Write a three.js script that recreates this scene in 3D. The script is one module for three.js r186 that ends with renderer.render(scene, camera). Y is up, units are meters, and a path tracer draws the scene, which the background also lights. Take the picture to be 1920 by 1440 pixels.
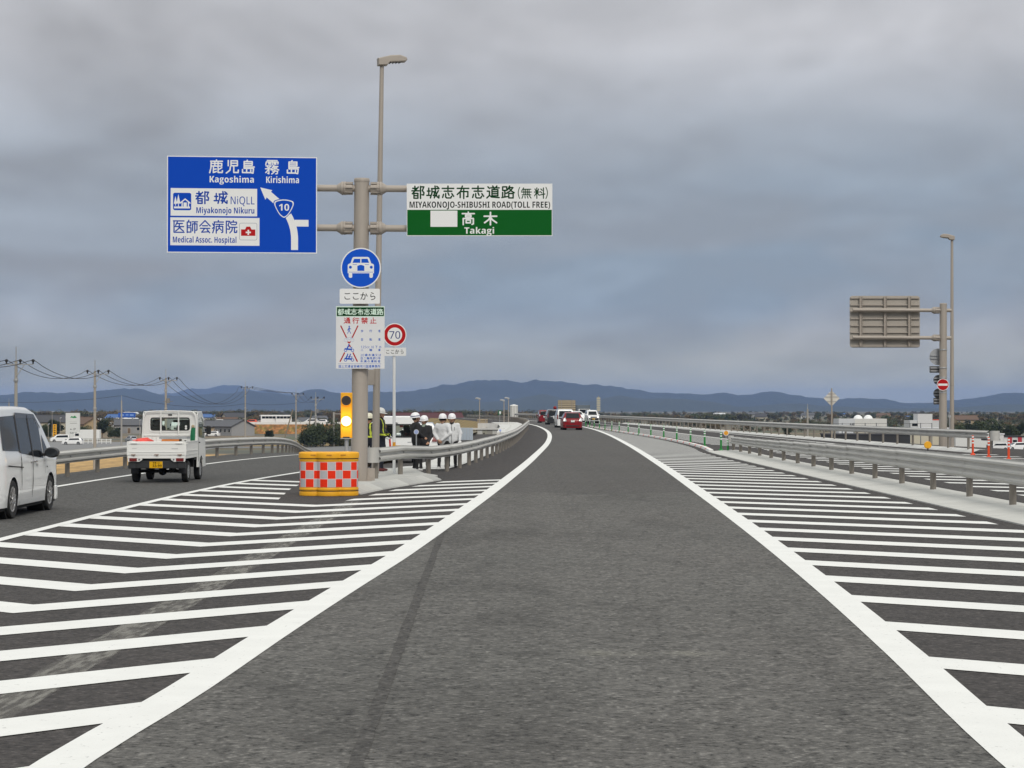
import * as THREE from 'three';
import { mergeGeometries, toCreasedNormals } from 'three/addons/utils/BufferGeometryUtils.js';
import { RoundedBoxGeometry } from 'three/addons/geometries/RoundedBoxGeometry.js';

// ---------------------------------------------------------------- camera, sky, sun, exposure
const scene = new THREE.Scene();
const EYE = 1.85, S = 1.63;              // S: metres ahead per unit of the plan distance d used below
const camera = new THREE.PerspectiveCamera(21.74, 4 / 3, 0.2, 60000);
camera.position.set(0, EYE, 0);
camera.rotation.set(Math.atan(47 / 3749), 0, 0);
const renderer = new THREE.WebGLRenderer({ antialias: true });
renderer.setSize(1024, 768);
renderer.toneMapping = THREE.LinearToneMapping;
renderer.toneMappingExposure = 1.2;
renderer.shadowMap.enabled = true;

// seeded noise
function rng(seed) { let s = seed | 0; return () => { s = (s + 0x6d2b79f5) | 0; let t = Math.imul(s ^ (s >>> 15), 1 | s); t = (t + Math.imul(t ^ (t >>> 7), 61 | t)) ^ t; return ((t ^ (t >>> 14)) >>> 0) / 4294967296; }; }
const hash2 = (x, y, s = 0) => { let h = Math.imul(x | 0, 374761393) ^ Math.imul(y | 0, 668265263) ^ Math.imul(s | 0, 974634777); h = Math.imul(h ^ (h >>> 13), 1274126177); return ((h ^ (h >>> 16)) >>> 0) / 4294967296; };
function vnoise(x, y, s = 0, per = 0) {
  const ix = Math.floor(x), iy = Math.floor(y), fx = x - ix, fy = y - iy, u = fx * fx * (3 - 2 * fx), v = fy * fy * (3 - 2 * fy);
  const w = (n) => per ? ((n % per) + per) % per : n;
  const a = hash2(w(ix), w(iy), s), b = hash2(w(ix + 1), w(iy), s), c = hash2(w(ix), w(iy + 1), s), d = hash2(w(ix + 1), w(iy + 1), s);
  return a + (b - a) * u + (c - a) * v + (a - b - c + d) * u * v;
}
function fbm(x, y, o = 4, s = 0, per = 0) { let a = 0.5, r = 0, t = 0; for (let i = 0; i < o; i++) { r += a * vnoise(x, y, s + i, per); t += a; a *= 0.5; x *= 2; y *= 2; if (per) per *= 2; } return r / t; }
const clamp = (x, a = 0, b = 1) => Math.min(b, Math.max(a, x)), mix = (a, b, t) => a + (b - a) * t, sstep = (a, b, x) => { const t = clamp((x - a) / (b - a)); return t * t * (3 - 2 * t); };

// overcast sky: brighter toward the zenith, a layer of stratus seen in perspective, a blue-grey bank of thicker cloud ahead and to the right
{
  const W = 2048, H = 1024, data = new Float32Array(W * H * 4);
  for (let j = 0; j < H; j++) {
    const el = ((j + 0.5) / H - 0.5) * Math.PI, sy = Math.sin(el);
    for (let i = 0; i < W; i++) {
      const az = ((i + 0.5) / W - 0.5) * 2 * Math.PI, dx = Math.cos(az) * Math.cos(el), dz = Math.sin(az) * Math.cos(el);
      const up = Math.max(sy, 0), k = 1 / (up + 0.22), px = dx * k, pz = dz * k;
      const wx = fbm(px * 1.7 + 5, pz * 1.7 + 1, 3, 17) - 0.5, wz = fbm(px * 1.7 + 9, pz * 1.7 + 3, 3, 19) - 0.5;   // drift the cloud shapes
      const big = fbm(px * 1.3 + wx * 0.9 + 3.1, pz * 1.3 + wz * 0.9 + 7.7, 4, 11), mid = fbm(px * 4.2 + wx * 2.2 + 9, pz * 4.2 + wz * 2.2 + 2, 6, 23), fine = fbm(px * 15 + wx * 5, pz * 15 + wz * 5, 5, 37);
      const tex = 1 + (big - 0.5) * 0.55 + (mid - 0.5) * 0.62 + (fine - 0.5) * 0.2;
      // a thicker, bluer stratus bank lies low over the whole horizon, heavier to the right; a paler strip under it
      const bank = sstep(0.022, 0.07, up) * (1 - sstep(0.10, 0.19, up)) * (0.62 + 0.5 * dx), b = clamp(bank * (0.55 + 0.9 * mid) + 0.5 * sstep(0.5, 0.72, big) * (1 - sstep(0.3, 0.7, up)));
      const low = 1 - sstep(0.008, 0.05, up), lum = 0.33 * (1 + 1.9 * up);
      const l = lum * tex * (1 - 0.30 * b) * (1 + 0.06 * low);
      let r = 0.985, g = 1.0, bl = mix(1.055, 0.975, sstep(0.15, 0.5, up));
      r = mix(r, 0.79, b); g = mix(g, 0.965, b); bl = mix(bl, 1.17, b);
      r = mix(r, 1.06, low); g = mix(g, 1.08, low); bl = mix(bl, 0.95, low);
      const o = (j * W + i) * 4;
      data[o] = l * r; data[o + 1] = l * g; data[o + 2] = l * bl; data[o + 3] = 1;
    }
  }
  const t = new THREE.DataTexture(data, W, H, THREE.RGBAFormat, THREE.FloatType);
  t.mapping = THREE.EquirectangularReflectionMapping; t.magFilter = THREE.LinearFilter; t.minFilter = THREE.LinearFilter; t.needsUpdate = true;
  scene.background = t; scene.environment = t;
}
// the sun behind thin overcast: weak, very soft, behind the camera and to the right
const sun = new THREE.DirectionalLight(new THREE.Color(1, 0.94, 0.85), 1.5);
sun.position.set(60, 150, 110); sun.target.position.set(0, 0, -60);
sun.castShadow = true; sun.shadow.radius = 40; sun.shadow.mapSize.set(4096, 4096);
Object.assign(sun.shadow.camera, { left: -140, right: 140, top: 160, bottom: -160, near: 1, far: 600 });
scene.add(sun, sun.target);
// the air: far hills fade to blue
scene.fog = new THREE.FogExp2(new THREE.Color().setRGB(0.33, 0.52, 1.0), 6.2e-5);

// ---------------------------------------------------------------- helpers
const V3 = (x, y, z) => new THREE.Vector3(x, y, z);
const P = (x, d, y = 0) => V3(x, y, -d * S);             // x metres to the right, d plan units ahead, y metres up
const lin = (r, g, b) => new THREE.Color().setRGB(r, g, b);
const used = {};
function numbered(n) { if (!(n in used)) { used[n] = 0; return n; } used[n]++; return n + '_' + String(used[n]).padStart(3, '0'); }
function mesh(name, geo, mat, parent, label) {
  const g = Array.isArray(geo) ? merge(geo) : geo;
  const m = new THREE.Mesh(g, mat); m.name = parent ? name : numbered(name); m.castShadow = m.receiveShadow = true;
  if (label) m.userData.label = label;
  (parent || scene).add(m); return m;
}
function thing(name, label, category, x = 0, d = 0, y = 0, turn = 0, group) {
  const o = new THREE.Group(); o.name = numbered(name); o.position.set(x, y, -d * S); o.rotation.y = turn;
  o.userData = { label, category }; if (group) o.userData.group = group; scene.add(o); return o;
}
function copy(src, name, label, x, d, y = 0, turn = 0, group) {
  const c = src.clone(); c.name = numbered(name); c.position.set(x, y, -d * S); c.rotation.set(0, turn, 0);
  c.userData = { ...src.userData, label }; if (group) c.userData.group = group; scene.add(c); return c;
}
function tag(o, label, category, group) { Object.assign(o.userData, { label, category }); if (group) o.userData.group = group; return o; }
function struct(o) { o.userData.kind = 'structure'; return o; }
function merge(list) {
  const l = list.flat(9).filter(Boolean).map((g) => { g = g.index ? g.toNonIndexed() : g; if (!g.attributes.uv) g.setAttribute('uv', new THREE.BufferAttribute(new Float32Array(g.attributes.position.count * 2), 2)); if (!g.attributes.normal) g.computeVertexNormals(); for (const k of Object.keys(g.attributes)) if (!['position', 'normal', 'uv', 'color'].includes(k)) g.deleteAttribute(k); return g; });
  if (l.length === 1) return l[0];
  const anyC = l.some((g) => g.attributes.color); if (anyC) for (const g of l) if (!g.attributes.color) g.setAttribute('color', new THREE.BufferAttribute(new Float32Array(g.attributes.position.count * 3).fill(1), 3));
  return mergeGeometries(l);
}
const rot = (g, x = 0, y = 0, z = 0) => { if (x) g.rotateX(x); if (y) g.rotateY(y); if (z) g.rotateZ(z); return g; };
const box = (w, h, d, x = 0, y = 0, z = 0) => new THREE.BoxGeometry(w, h, d).translate(x, y, z);
const rbox = (w, h, d, r, x = 0, y = 0, z = 0, s = 2) => new RoundedBoxGeometry(w, h, d, s, r).translate(x, y, z);
const cyl = (r0, r1, h, x = 0, y = 0, z = 0, n = 20) => new THREE.CylinderGeometry(r1, r0, h, n).translate(x, y + h / 2, z);   // r0 bottom, r1 top
function rod(a, b, r, r2 = r, n = 10) {
  const d = b.clone().sub(a), g = new THREE.CylinderGeometry(r2, r, d.length(), n); g.translate(0, d.length() / 2, 0);
  g.applyQuaternion(new THREE.Quaternion().setFromUnitVectors(V3(0, 1, 0), d.normalize())); return g.translate(a.x, a.y, a.z);
}
const pipe = (pts, r, n = 8, seg = 0, closed = false) => new THREE.TubeGeometry(new THREE.CatmullRomCurve3(pts, closed, 'centripetal'), seg || pts.length * 6, r, n, closed);
const lathe = (pts, n = 32) => new THREE.LatheGeometry(pts.map(([r, y]) => new THREE.Vector2(r, y)), n);
const shapeOf = (pts) => new THREE.Shape(pts.map(([x, y]) => new THREE.Vector2(x, y)));
const extr = (shape, depth, bevel = 0, seg = 1) => new THREE.ExtrudeGeometry(Array.isArray(shape) ? shapeOf(shape) : shape, { depth: depth - 2 * bevel, bevelEnabled: bevel > 0, bevelThickness: bevel, bevelSize: bevel, bevelOffset: -bevel, bevelSegments: seg, curveSegments: 10 }).translate(0, 0, bevel);
function rrect(x, y, w, h, r, S = THREE.Shape) { const s = new S(); s.moveTo(x + r, y); s.lineTo(x + w - r, y); s.quadraticCurveTo(x + w, y, x + w, y + r); s.lineTo(x + w, y + h - r); s.quadraticCurveTo(x + w, y + h, x + w - r, y + h); s.lineTo(x + r, y + h); s.quadraticCurveTo(x, y + h, x, y + h - r); s.lineTo(x, y + r); s.quadraticCurveTo(x, y, x + r, y); return s; }
function polyPath(pts, S = THREE.Path) { const s = new S(); pts.forEach(([x, y], i) => i ? s.lineTo(x, y) : s.moveTo(x, y)); s.closePath(); return s; }
// a curve x(d) through points [x, d]
function curve(pts) {
  const n = pts.length, m = pts.map((p, i) => { const a = pts[Math.max(0, i - 1)], b = pts[Math.min(n - 1, i + 1)]; return (b[0] - a[0]) / (b[1] - a[1]); });
  return (d) => {
    let i = 0; if (d <= pts[0][1]) return pts[0][0] + m[0] * (d - pts[0][1]); if (d >= pts[n - 1][1]) return pts[n - 1][0] + m[n - 1] * (d - pts[n - 1][1]);
    while (d > pts[i + 1][1]) i++;
    const h = pts[i + 1][1] - pts[i][1], t = (d - pts[i][1]) / h, t2 = t * t, t3 = t2 * t;
    return (2 * t3 - 3 * t2 + 1) * pts[i][0] + (t3 - 2 * t2 + t) * h * m[i] + (-2 * t3 + 3 * t2) * pts[i + 1][0] + (t3 - t2) * h * m[i + 1];
  };
}
// sheet between two curves, heights by f(x, d); colour by c(x, d)
function sheet(L, R, ds, nx, f, c, uvs = 1) {
  const pos = [], uv = [], col = [], idx = [];
  ds.forEach((d) => { const a = L(d), b = R(d); for (let i = 0; i <= nx; i++) { const x = mix(a, b, i / nx); pos.push(x, f(x, d, i / nx), -d * S); uv.push(x * uvs, d * S * uvs); if (c) col.push(...c(x, d)); } });
  for (let j = 0; j < ds.length - 1; j++) for (let i = 0; i < nx; i++) { const a = j * (nx + 1) + i, b = a + nx + 1; idx.push(a, a + 1, b, a + 1, b + 1, b); }
  const g = new THREE.BufferGeometry(); g.setAttribute('position', new THREE.Float32BufferAttribute(pos, 3)); g.setAttribute('uv', new THREE.Float32BufferAttribute(uv, 2)); if (c) g.setAttribute('color', new THREE.Float32BufferAttribute(col, 3));
  g.setIndex(idx); g.computeVertexNormals(); return g;
}
const steps = (a, b, s, grow = 1) => { const r = []; let d = a; while (d < b) { r.push(d); d += s; s *= grow; } r.push(b); return r; };

// ---------------------------------------------------------------- textures and materials
function dataTex(n, fn, srgb = false, rep = 1) {
  const a = new Uint8Array(n * n * 4);
  for (let j = 0; j < n; j++) for (let i = 0; i < n; i++) { const v = fn(i / n, j / n, i, j), o = (j * n + i) * 4; for (let k = 0; k < 3; k++) a[o + k] = clamp(Array.isArray(v) ? v[k] : v) * 255; a[o + 3] = 255; }
  const t = new THREE.DataTexture(a, n, n); t.wrapS = t.wrapT = THREE.RepeatWrapping; t.magFilter = THREE.LinearFilter; t.minFilter = THREE.LinearMipmapLinearFilter; t.generateMipmaps = true; if (srgb) t.colorSpace = THREE.SRGBColorSpace; t.repeat.set(rep, rep); t.needsUpdate = true; return t;
}
const std = (color, roughness = 0.8, metalness = 0, more = {}) => new THREE.MeshStandardMaterial({ color, roughness, metalness, ...more });
// asphalt grain: stones in binder, tile of 3 m
const grainF = (u, v, i, j) => { const a = hash2(i, j, 5), b = vnoise(u * 340, v * 340, 7, 340), c = fbm(u * 24, v * 24, 3, 9, 24); const e = vnoise(u * 110, v * 110, 15, 110), f = vnoise(u * 52, v * 52, 16, 52); return 0.30 + 0.26 * b + 0.2 * (a - 0.5) + (e > 0.84 ? 0.22 : 0) - (e < 0.12 ? 0.12 : 0) + 0.34 * (e - 0.5) + 0.20 * (f - 0.5) + 0.22 * (c - 0.5); };
const texGrain = dataTex(1024, grainF, false, 1 / 3);
const texGrainBump = dataTex(512, (u, v, i, j) => 0.6 * vnoise(u * 128, v * 128, 3, 128) + 0.4 * hash2(i, j, 2), false, 1 / 2.3);
const asphalt = (r, g, b, vc = true) => new THREE.MeshStandardMaterial({ color: lin(r, g, b), map: texGrain, bumpMap: texGrainBump, bumpScale: 0.010, roughness: 0.93, vertexColors: vc });
const texPaint = dataTex(512, (u, v, i, j) => { const s = fbm(u * 10, v * 10, 4, 77, 10), h = hash2(i, j, 78), c = vnoise(u * 90, v * 90, 79, 90); return 0.93 + 0.10 * (s - 0.5) + 0.05 * (h - 0.5) - (c > 0.93 && h > 0.4 ? 0.30 : 0); }, false, 1 / 2.7);
const texConc = dataTex(512, (u, v, i, j) => 0.86 + 0.26 * (fbm(u * 8, v * 8, 5, 41, 8) - 0.5) + 0.08 * (hash2(i, j, 42) - 0.5), false, 1 / 3.1);
const texMetal = dataTex(256, (u, v, i, j) => 0.9 + 0.2 * (fbm(u * 6, v * 6, 4, 51, 6) - 0.5) + 0.05 * (hash2(i, j, 52) - 0.5), false, 1);
const M = {
  paint: new THREE.MeshStandardMaterial({ color: lin(0.80, 0.805, 0.785), map: texPaint, roughness: 0.75, bumpMap: texGrainBump, bumpScale: 0.002 }),
  concrete: new THREE.MeshStandardMaterial({ color: lin(0.60, 0.60, 0.57), map: texConc, roughness: 0.9 }),
  concreteW: new THREE.MeshStandardMaterial({ color: lin(0.66, 0.66, 0.64), map: texConc, roughness: 0.9 }),
  concreteD: new THREE.MeshStandardMaterial({ color: lin(0.24, 0.235, 0.2), map: texConc, roughness: 0.95 }),
  rail: new THREE.MeshStandardMaterial({ color: lin(0.56, 0.55, 0.52), map: texMetal, roughness: 0.55, metalness: 0.1 }),
  post: new THREE.MeshStandardMaterial({ color: lin(0.235, 0.21, 0.18), map: texMetal, roughness: 0.6, metalness: 0.1 }),
  pole: new THREE.MeshStandardMaterial({ color: lin(0.40, 0.355, 0.31), map: texMetal, roughness: 0.55, metalness: 0.1 }),
  galv: std(lin(0.42, 0.43, 0.44), 0.45, 0.6), steel: std(lin(0.5, 0.5, 0.5), 0.35, 0.9),
  black: std(lin(0.015, 0.015, 0.016), 0.6), rubber: std(lin(0.018, 0.018, 0.018), 0.85), dark: std(lin(0.03, 0.03, 0.032), 0.8), under: std(lin(0.012, 0.012, 0.012), 0.9),
  glassDark: new THREE.MeshPhysicalMaterial({ color: lin(0.012, 0.014, 0.016), roughness: 0.08, ior: 1.38 }),
  glass: new THREE.MeshPhysicalMaterial({ color: lin(0.86, 0.94, 0.9), roughness: 0.02, transmission: 1, thickness: 0, ior: 1.5 }),
  white: new THREE.MeshPhysicalMaterial({ color: lin(0.84, 0.845, 0.84), roughness: 0.35, clearcoat: 1, clearcoatRoughness: 0.08 }),
  carBlack: new THREE.MeshPhysicalMaterial({ color: lin(0.012, 0.012, 0.014), roughness: 0.3, clearcoat: 1, clearcoatRoughness: 0.05 }),
  carRed: new THREE.MeshPhysicalMaterial({ color: lin(0.22, 0.006, 0.010), roughness: 0.4, specularIntensity: 0.4, clearcoat: 0.35, clearcoatRoughness: 0.06 }),
  carSilver: new THREE.MeshPhysicalMaterial({ color: lin(0.42, 0.44, 0.47), roughness: 0.35, metalness: 0.4, clearcoat: 1, clearcoatRoughness: 0.08 }),
  tail: new THREE.MeshPhysicalMaterial({ color: lin(0.16, 0.008, 0.008), roughness: 0.2, clearcoat: 1 }), lens: new THREE.MeshPhysicalMaterial({ color: lin(0.6, 0.62, 0.64), roughness: 0.15, clearcoat: 1 }),
  amber: std(lin(0.75, 0.33, 0.02), 0.35), whiteP: std(lin(0.78, 0.79, 0.79), 0.5), whiteMatte: std(lin(0.74, 0.74, 0.72), 0.8),
  yellow: std(lin(0.80, 0.39, 0.010), 0.55), orange: std(lin(0.72, 0.075, 0.018), 0.5), green: std(lin(0.015, 0.23, 0.04), 0.5),
  soil: new THREE.MeshStandardMaterial({ color: lin(0.40, 0.23, 0.085), map: texConc, roughness: 1 }), seal: std(lin(0.05, 0.048, 0.045), 0.8),
};
// ---------------------------------------------------------------- the setting: plain, hills
const GROUND = -6.2;
const RIDGE = [[-504,8.3],[-452,9.6],[-417,10.9],[-396,12.6],[-378,13.5],[-352,12.6],[-330,14.3],[-317,15.7],[-303,15.7],[-291,11.7],[-274,9.6],[-252,11.3],[-226,13.9],[-209,15.7],[-183,10.9],[-161,17.0],[-146,13.9],[-130,11.7],[-113,14.8],[-96,15.7],[-70,17.8],[-48,20.9],[-35,24.1],[-24,24.3],[-4,24.1],[11,21.7],[26,22.6],[43,21.7],[70,19.6],[83,17.8],[104,14.8],[130,13.0],[161,11.7],[183,12.2],[217,12.6],[235,10.0],[252,8.7],[278,9.1],[304,7.8],[322,5.2],[339,4.8],[357,6.5],[383,9.1],[404,12.6],[426,11.7],[470,8.3],[517,6.5]], FRONT = [[-157,-0.9],[-113,-0.4],[-78,1.3],[-57,6.5],[-41,8.7],[-26,5.7],[0,7.8],[26,11.3],[39,10.0],[61,6.5],[87,10.0],[104,9.1],[130,8.3],[165,5.2],[191,2.2],[222,3.9],[261,2.6],[296,1.3],[330,0.4],[365,1.3],[409,3.0],[452,1.3],[496,0.0]], FARPEAK = [[-309,9.6],[-274,14.8],[-248,17.8],[-233,19.6],[-217,17.4],[-191,14.3],[-165,11.7],[-135,8.3]];   // skyline: bearing and elevation in milliradians
{
  // patchwork of winter fields, about 60 m each
  const t = dataTex(512, (u, v, i, j) => {
    const cx = Math.floor(u * 16 + 0.4 * vnoise(u * 8, v * 8, 3, 8)), cy = Math.floor(v * 28 + 0.4 * vnoise(u * 8, v * 8, 4, 8)), h = hash2(cx, cy, 6), n = 0.7 + 0.6 * fbm(u * 60, v * 60, 3, 8, 60);
    const c = h < 0.3 ? [0.13, 0.11, 0.065] : h < 0.55 ? [0.085, 0.095, 0.05] : h < 0.75 ? [0.17, 0.13, 0.08] : [0.10, 0.105, 0.08];
    return c.map((k) => Math.pow(k * n, 1 / 2.2));
  }, true, 1 / 900);
  const g = new THREE.CircleGeometry(16000, 96).rotateX(-Math.PI / 2); const p = g.attributes.position, uv = g.attributes.uv; for (let i = 0; i < p.count; i++) uv.setXY(i, p.getX(i), p.getZ(i));
  const m = struct(mesh('ground', g, new THREE.MeshStandardMaterial({ map: t, roughness: 1 }))); m.position.y = GROUND;
}
function hills(name, D, thick, prof, seed, colr, nx = 300, nd = 16) {
  const f = curve(prof.map(([b, e]) => [e, b])), b0 = prof[0][0], b1 = prof[prof.length - 1][0], pos = [], col = [], idx = [];
  for (let j = 0; j <= nd; j++) for (let i = 0; i <= nx; i++) {
    const b = mix(b0, b1, i / nx), t = (j / nd) * 1.5 - 1, d = D + t * thick, x = (b / 1000 / S) * d;
    const n = fbm(x / 420 + seed, d / 420, 5, seed), spur = Math.abs(fbm(x / 900 + 5, d / 1500, 3, seed + 9) - 0.5) * 2;
    const fall = Math.pow(1 - Math.min(1, Math.abs(t)), 0.85), crest = EYE + (f(b) / 1000 / S) * D, rough = (fbm(x / 110, d / 400, 4, seed + 3) - 0.5) * 0.3 * (crest + 30);
    const y = mix(GROUND - 40, crest + rough, fall * (1 - 0.62 * (1 - fall) * (0.5 * n + 1.3 * spur)));
    pos.push(x, y, -d); const v = 0.75 + 0.5 * fbm(x / 160, d / 160, 4, seed + 20); col.push(v, v * (0.97 + 0.06 * n), v);
  }
  for (let j = 0; j < nd; j++) for (let i = 0; i < nx; i++) { const a = j * (nx + 1) + i, c = a + nx + 1; idx.push(a, a + 1, c, a + 1, c + 1, c); }
  const g = new THREE.BufferGeometry(); g.setAttribute('position', new THREE.Float32BufferAttribute(pos, 3)); g.setAttribute('color', new THREE.Float32BufferAttribute(col, 3)); g.setIndex(idx); g.computeVertexNormals();
  return struct(mesh(name, g, new THREE.MeshStandardMaterial({ color: colr, vertexColors: true, roughness: 1 })));
}
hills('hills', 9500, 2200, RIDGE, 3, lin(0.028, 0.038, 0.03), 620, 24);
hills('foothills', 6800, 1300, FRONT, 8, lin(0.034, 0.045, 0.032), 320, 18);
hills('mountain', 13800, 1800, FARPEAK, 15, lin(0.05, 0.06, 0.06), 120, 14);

// ---------------------------------------------------------------- roads on the embankment
const leftLine = curve([[-2.6, -6], [-2.5, 3], [-2.34, 6.4], [-2.16, 7.9], [-1.98, 10], [-1.74, 12.5], [-1.42, 15.6], [-0.87, 22.3], [-0.2, 31.3], [0.81, 46.8], [2.06, 69.8], [2.84, 94.6], [2.95, 118], [2.47, 142], [0.5, 175], [-4, 215], [-12, 260]]);
const rightLine = curve([[2.4, -6], [2.58, 4], [2.7, 6.56], [2.96, 9.2], [3.24, 12.45], [3.58, 17.2], [4.08, 25.4], [4.93, 40.6], [5.99, 62.6], [7.0, 90], [7.45, 115], [7.1, 142], [5.3, 175], [0.8, 215], [-7, 260]]);
const rampIn = curve([[-7.25, -6], [-7.25, 12], [-7.24, 20], [-7.22, 24], [-7.08, 28.3], [-6.73, 32.3], [-6.22, 35.8], [-5.3, 42], [-4.4, 48]]);
const rampOut = curve([[-10.95, -6], [-10.9, 15], [-10.84, 29.2], [-10.66, 34], [-10.2, 41.8], [-9.5, 46.8], [-8.68, 52.6], [-7.9, 56.8], [-7.2, 61]]);
const railL = curve([[-3.5, 30], [-3.13, 32], [-2.52, 33.9], [-2.16, 35.2], [-1.74, 37.6], [-1.39, 40.6], [-1.1, 44.4], [-0.65, 50.1], [0.14, 65.5], [1.08, 99], [1.5, 118], [1.3, 142], [-0.6, 175], [-5.2, 215], [-13.2, 260]]);
const railRamp = curve([[-12.3, -8], [-12.3, 20], [-12.15, 34.9], [-11.9, 41], [-11.5, 46.2], [-11.15, 50], [-11.0, 54], [-11.15, 58], [-12.4, 70], [-13.7, 80], [-15, 92]]);
const railFar = curve([[19.9, 50.8], [19.55, 55], [19.2, 60], [18.7, 70], [18.0, 84], [17.2, 100], [16.0, 125], [14.5, 152], [12.2, 180], [7, 220], [-1, 262]]);
const medNear = curve([[8.1, -6], [8.1, 18], [8.13, 25], [8.15, 35], [8.22, 43], [8.4, 52], [8.9, 58], [9.2, 66], [9.25, 76], [9.0, 87], [8.6, 98], [8.2, 112], [7.95, 130], [7.6, 146], [5.8, 178], [1.3, 216], [-6.4, 260]]);
const oppNear = curve([[13.95, -6], [13.95, 30], [13.8, 45], [13.6, 60], [13.2, 77], [12.6, 100], [11.9, 125], [11.0, 148], [9.3, 178], [4.8, 218], [-3, 260]]);
const oppFar = curve([[18.4, -6], [18.3, 30], [17.9, 45], [17.3, 58], [16.9, 74], [16.2, 98], [15.3, 125], [14.2, 148], [12.5, 178], [8.0, 218], [0.2, 260]]);
const deckL = (d) => d < 44 ? rampIn(d) : deckL2(d), deckL2 = curve([[-5.0, 44], [-4.6, 50], [-4.2, 60], [-3.6, 80], [-2.9, 99], [-2.6, 118], [-2.8, 142], [-4.4, 175], [-9, 215], [-17, 260]]);
const deckR = curve([[31, -12], [31, 40], [28, 47], [24, 55], [22, 62], [20.6, 77], [18.9, 100], [17.8, 125], [16.2, 152], [14, 180], [9, 220], [1, 262]]);
const rampR = (d) => d < 44 ? rampIn(d) : rampR2(d), rampR2 = curve([[-5.0, 44], [-5.1, 50], [-5.6, 60], [-6.5, 80], [-7, 100], [-7, 165]]);
const rampL = curve([[-13.1, -12], [-13.1, 20], [-12.9, 35], [-12.3, 46], [-11.8, 54], [-11.95, 58], [-13.2, 70], [-14.5, 80], [-17, 100], [-20, 165]]);
const rampY = (d) => d < 44 ? 0 : d < 70 ? -0.0011 * (d - 44) ** 2 : -0.7436 - 0.0572 * (d - 70);
const tone = (s, a, k = 1) => (x, d) => { const v = (1 - a / 2 + a * (0.65 * fbm(x / 1.7 + 40, d / 1.6, 4, s) + 0.35 * fbm(x / 7, d / 7, 3, s + 5))) * k; return [v * (1 + 0.03 * (fbm(x / 3, d / 3, 2, s + 8) - 0.5)), v, v]; };
const dRoad = [...steps(-12, 60, 0.6), ...steps(61, 262, 1.2, 1.02)];
const road = new THREE.Group(); road.name = 'road'; struct(road); scene.add(road);
const goreY = (x, d) => -0.22 * sstep(0, 1, (railL(d) - 0.8 - x) / 0.9) * sstep(38, 45, d);
mesh('new_asphalt', sheet(deckL, deckR, dRoad, 120, (x, d) => goreY(x, d), tone(100, 0.3)), asphalt(0.098, 0.087, 0.084), road);
mesh('ramp_asphalt', sheet(rampL, rampR, dRoad.filter((d) => d < 166), 24, (x, d) => rampY(d), tone(130, 0.25)), asphalt(0.155, 0.152, 0.146), road);
// the travelled lane: older, lighter surfacing up to a transverse joint, then darker
const DJ = 27.2;
const laneTone = (x, d) => {
  const t = tone(160, 0.3)(x, d); let k = 1;
  // stains and scrapes on the near surfacing: matter on the road with its own outline
  const scrape = Math.exp(-(((d - 9.25 - 0.05 * Math.sin(x * 2.1)) / 0.07) ** 2)) * (fbm(x * 3.1, d * 9, 3, 171) - 0.42) * 2.2 * sstep(-1.4, -0.6, x) * (1 - sstep(1.2, 1.8, x));
  const oil = sstep(0.58, 0.72, fbm(x * 0.9 + 11, d * 0.55, 4, 175)) * 0.22 + sstep(0.6, 0.7, fbm(x * 2.6 + 3, d * 1.3, 3, 177)) * 0.12;
  k = 1 + scrape - oil; return [t[0] * k, t[1] * k, t[2] * k * (1 - Math.max(0, scrape) * 0.12)];
};
mesh('lane_surface', sheet((d) => leftLine(d) + 0.02, (d) => rightLine(d) - 0.02, steps(-4, DJ, 0.16), 46, () => 0.004, laneTone), asphalt(0.216, 0.208, 0.195), road);
mesh('lane_surface', sheet((d) => leftLine(d) + 0.02, (d) => rightLine(d) - 0.02, [...steps(DJ, 70, 0.5), ...steps(71, 260, 1.5)], 14, () => 0.004, tone(190, 0.28)), asphalt(0.165, 0.157, 0.149), road);
// tar seam
mesh('tar_seam', sheet((d) => -0.81 - 0.0195 * (d - 6.4) - 0.035 - 0.02 * fbm(d * 6.3, 1, 3, 5), (d) => -0.81 - 0.0195 * (d - 6.4) + 0.03 + 0.02 * fbm(d * 7.9, 7, 3, 6), steps(3, 18.4, 0.12), 1, () => 0.008), asphalt(0.13, 0.123, 0.116, false), road);
// ground-off old line, patchy
{
  const a = dataTex(512, (u, v) => { const s = fbm(u * 9, v * 150, 4, 201, 0), e = Math.min(u, 1 - u) * 2; return (0.14 + 0.34 * sstep(0.35, 0.68, s)) * sstep(0.0, 0.2, e + 0.25 * (fbm(u * 6, v * 60, 3, 203) - 0.5)); });
  a.wrapS = a.wrapT = THREE.ClampToEdgeWrapping; a.repeat.set(1, 1);
  const g = sheet(() => -3.36, () => -2.98, steps(5.5, 24.5, 0.4), 2, () => 0.004); const p = g.attributes.position, uv = g.attributes.uv; for (let i = 0; i < p.count; i++) uv.setXY(i, (p.getX(i) + 3.36) / 0.38, (-p.getZ(i) / S - 5.5) / 19);
  mesh('removed_line', g, new THREE.MeshStandardMaterial({ color: lin(0.36, 0.35, 0.32), alphaMap: a, transparent: true, roughness: 0.95 }), road);
}
// painted edge lines
const line = (c, w, d0, d1, y = 0.009, f = null) => mesh('edge_line', sheet((d) => c(d) - w / 2, (d) => c(d) + w / 2, steps(d0, d1, 0.5, 1.004), 2, (x, d) => (f ? f(d) : 0) + y), M.paint, road);
line(leftLine, 0.295, -5, 250); line(rightLine, 0.295, -5, 250); line((d) => rampIn(d) + 0.02, 0.19, -5, 41); line(rampOut, 0.19, -5, 60, 0.009, rampY);
line(oppNear, 0.2, 5, 250); line(oppFar, 0.2, 5, 250);
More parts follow.
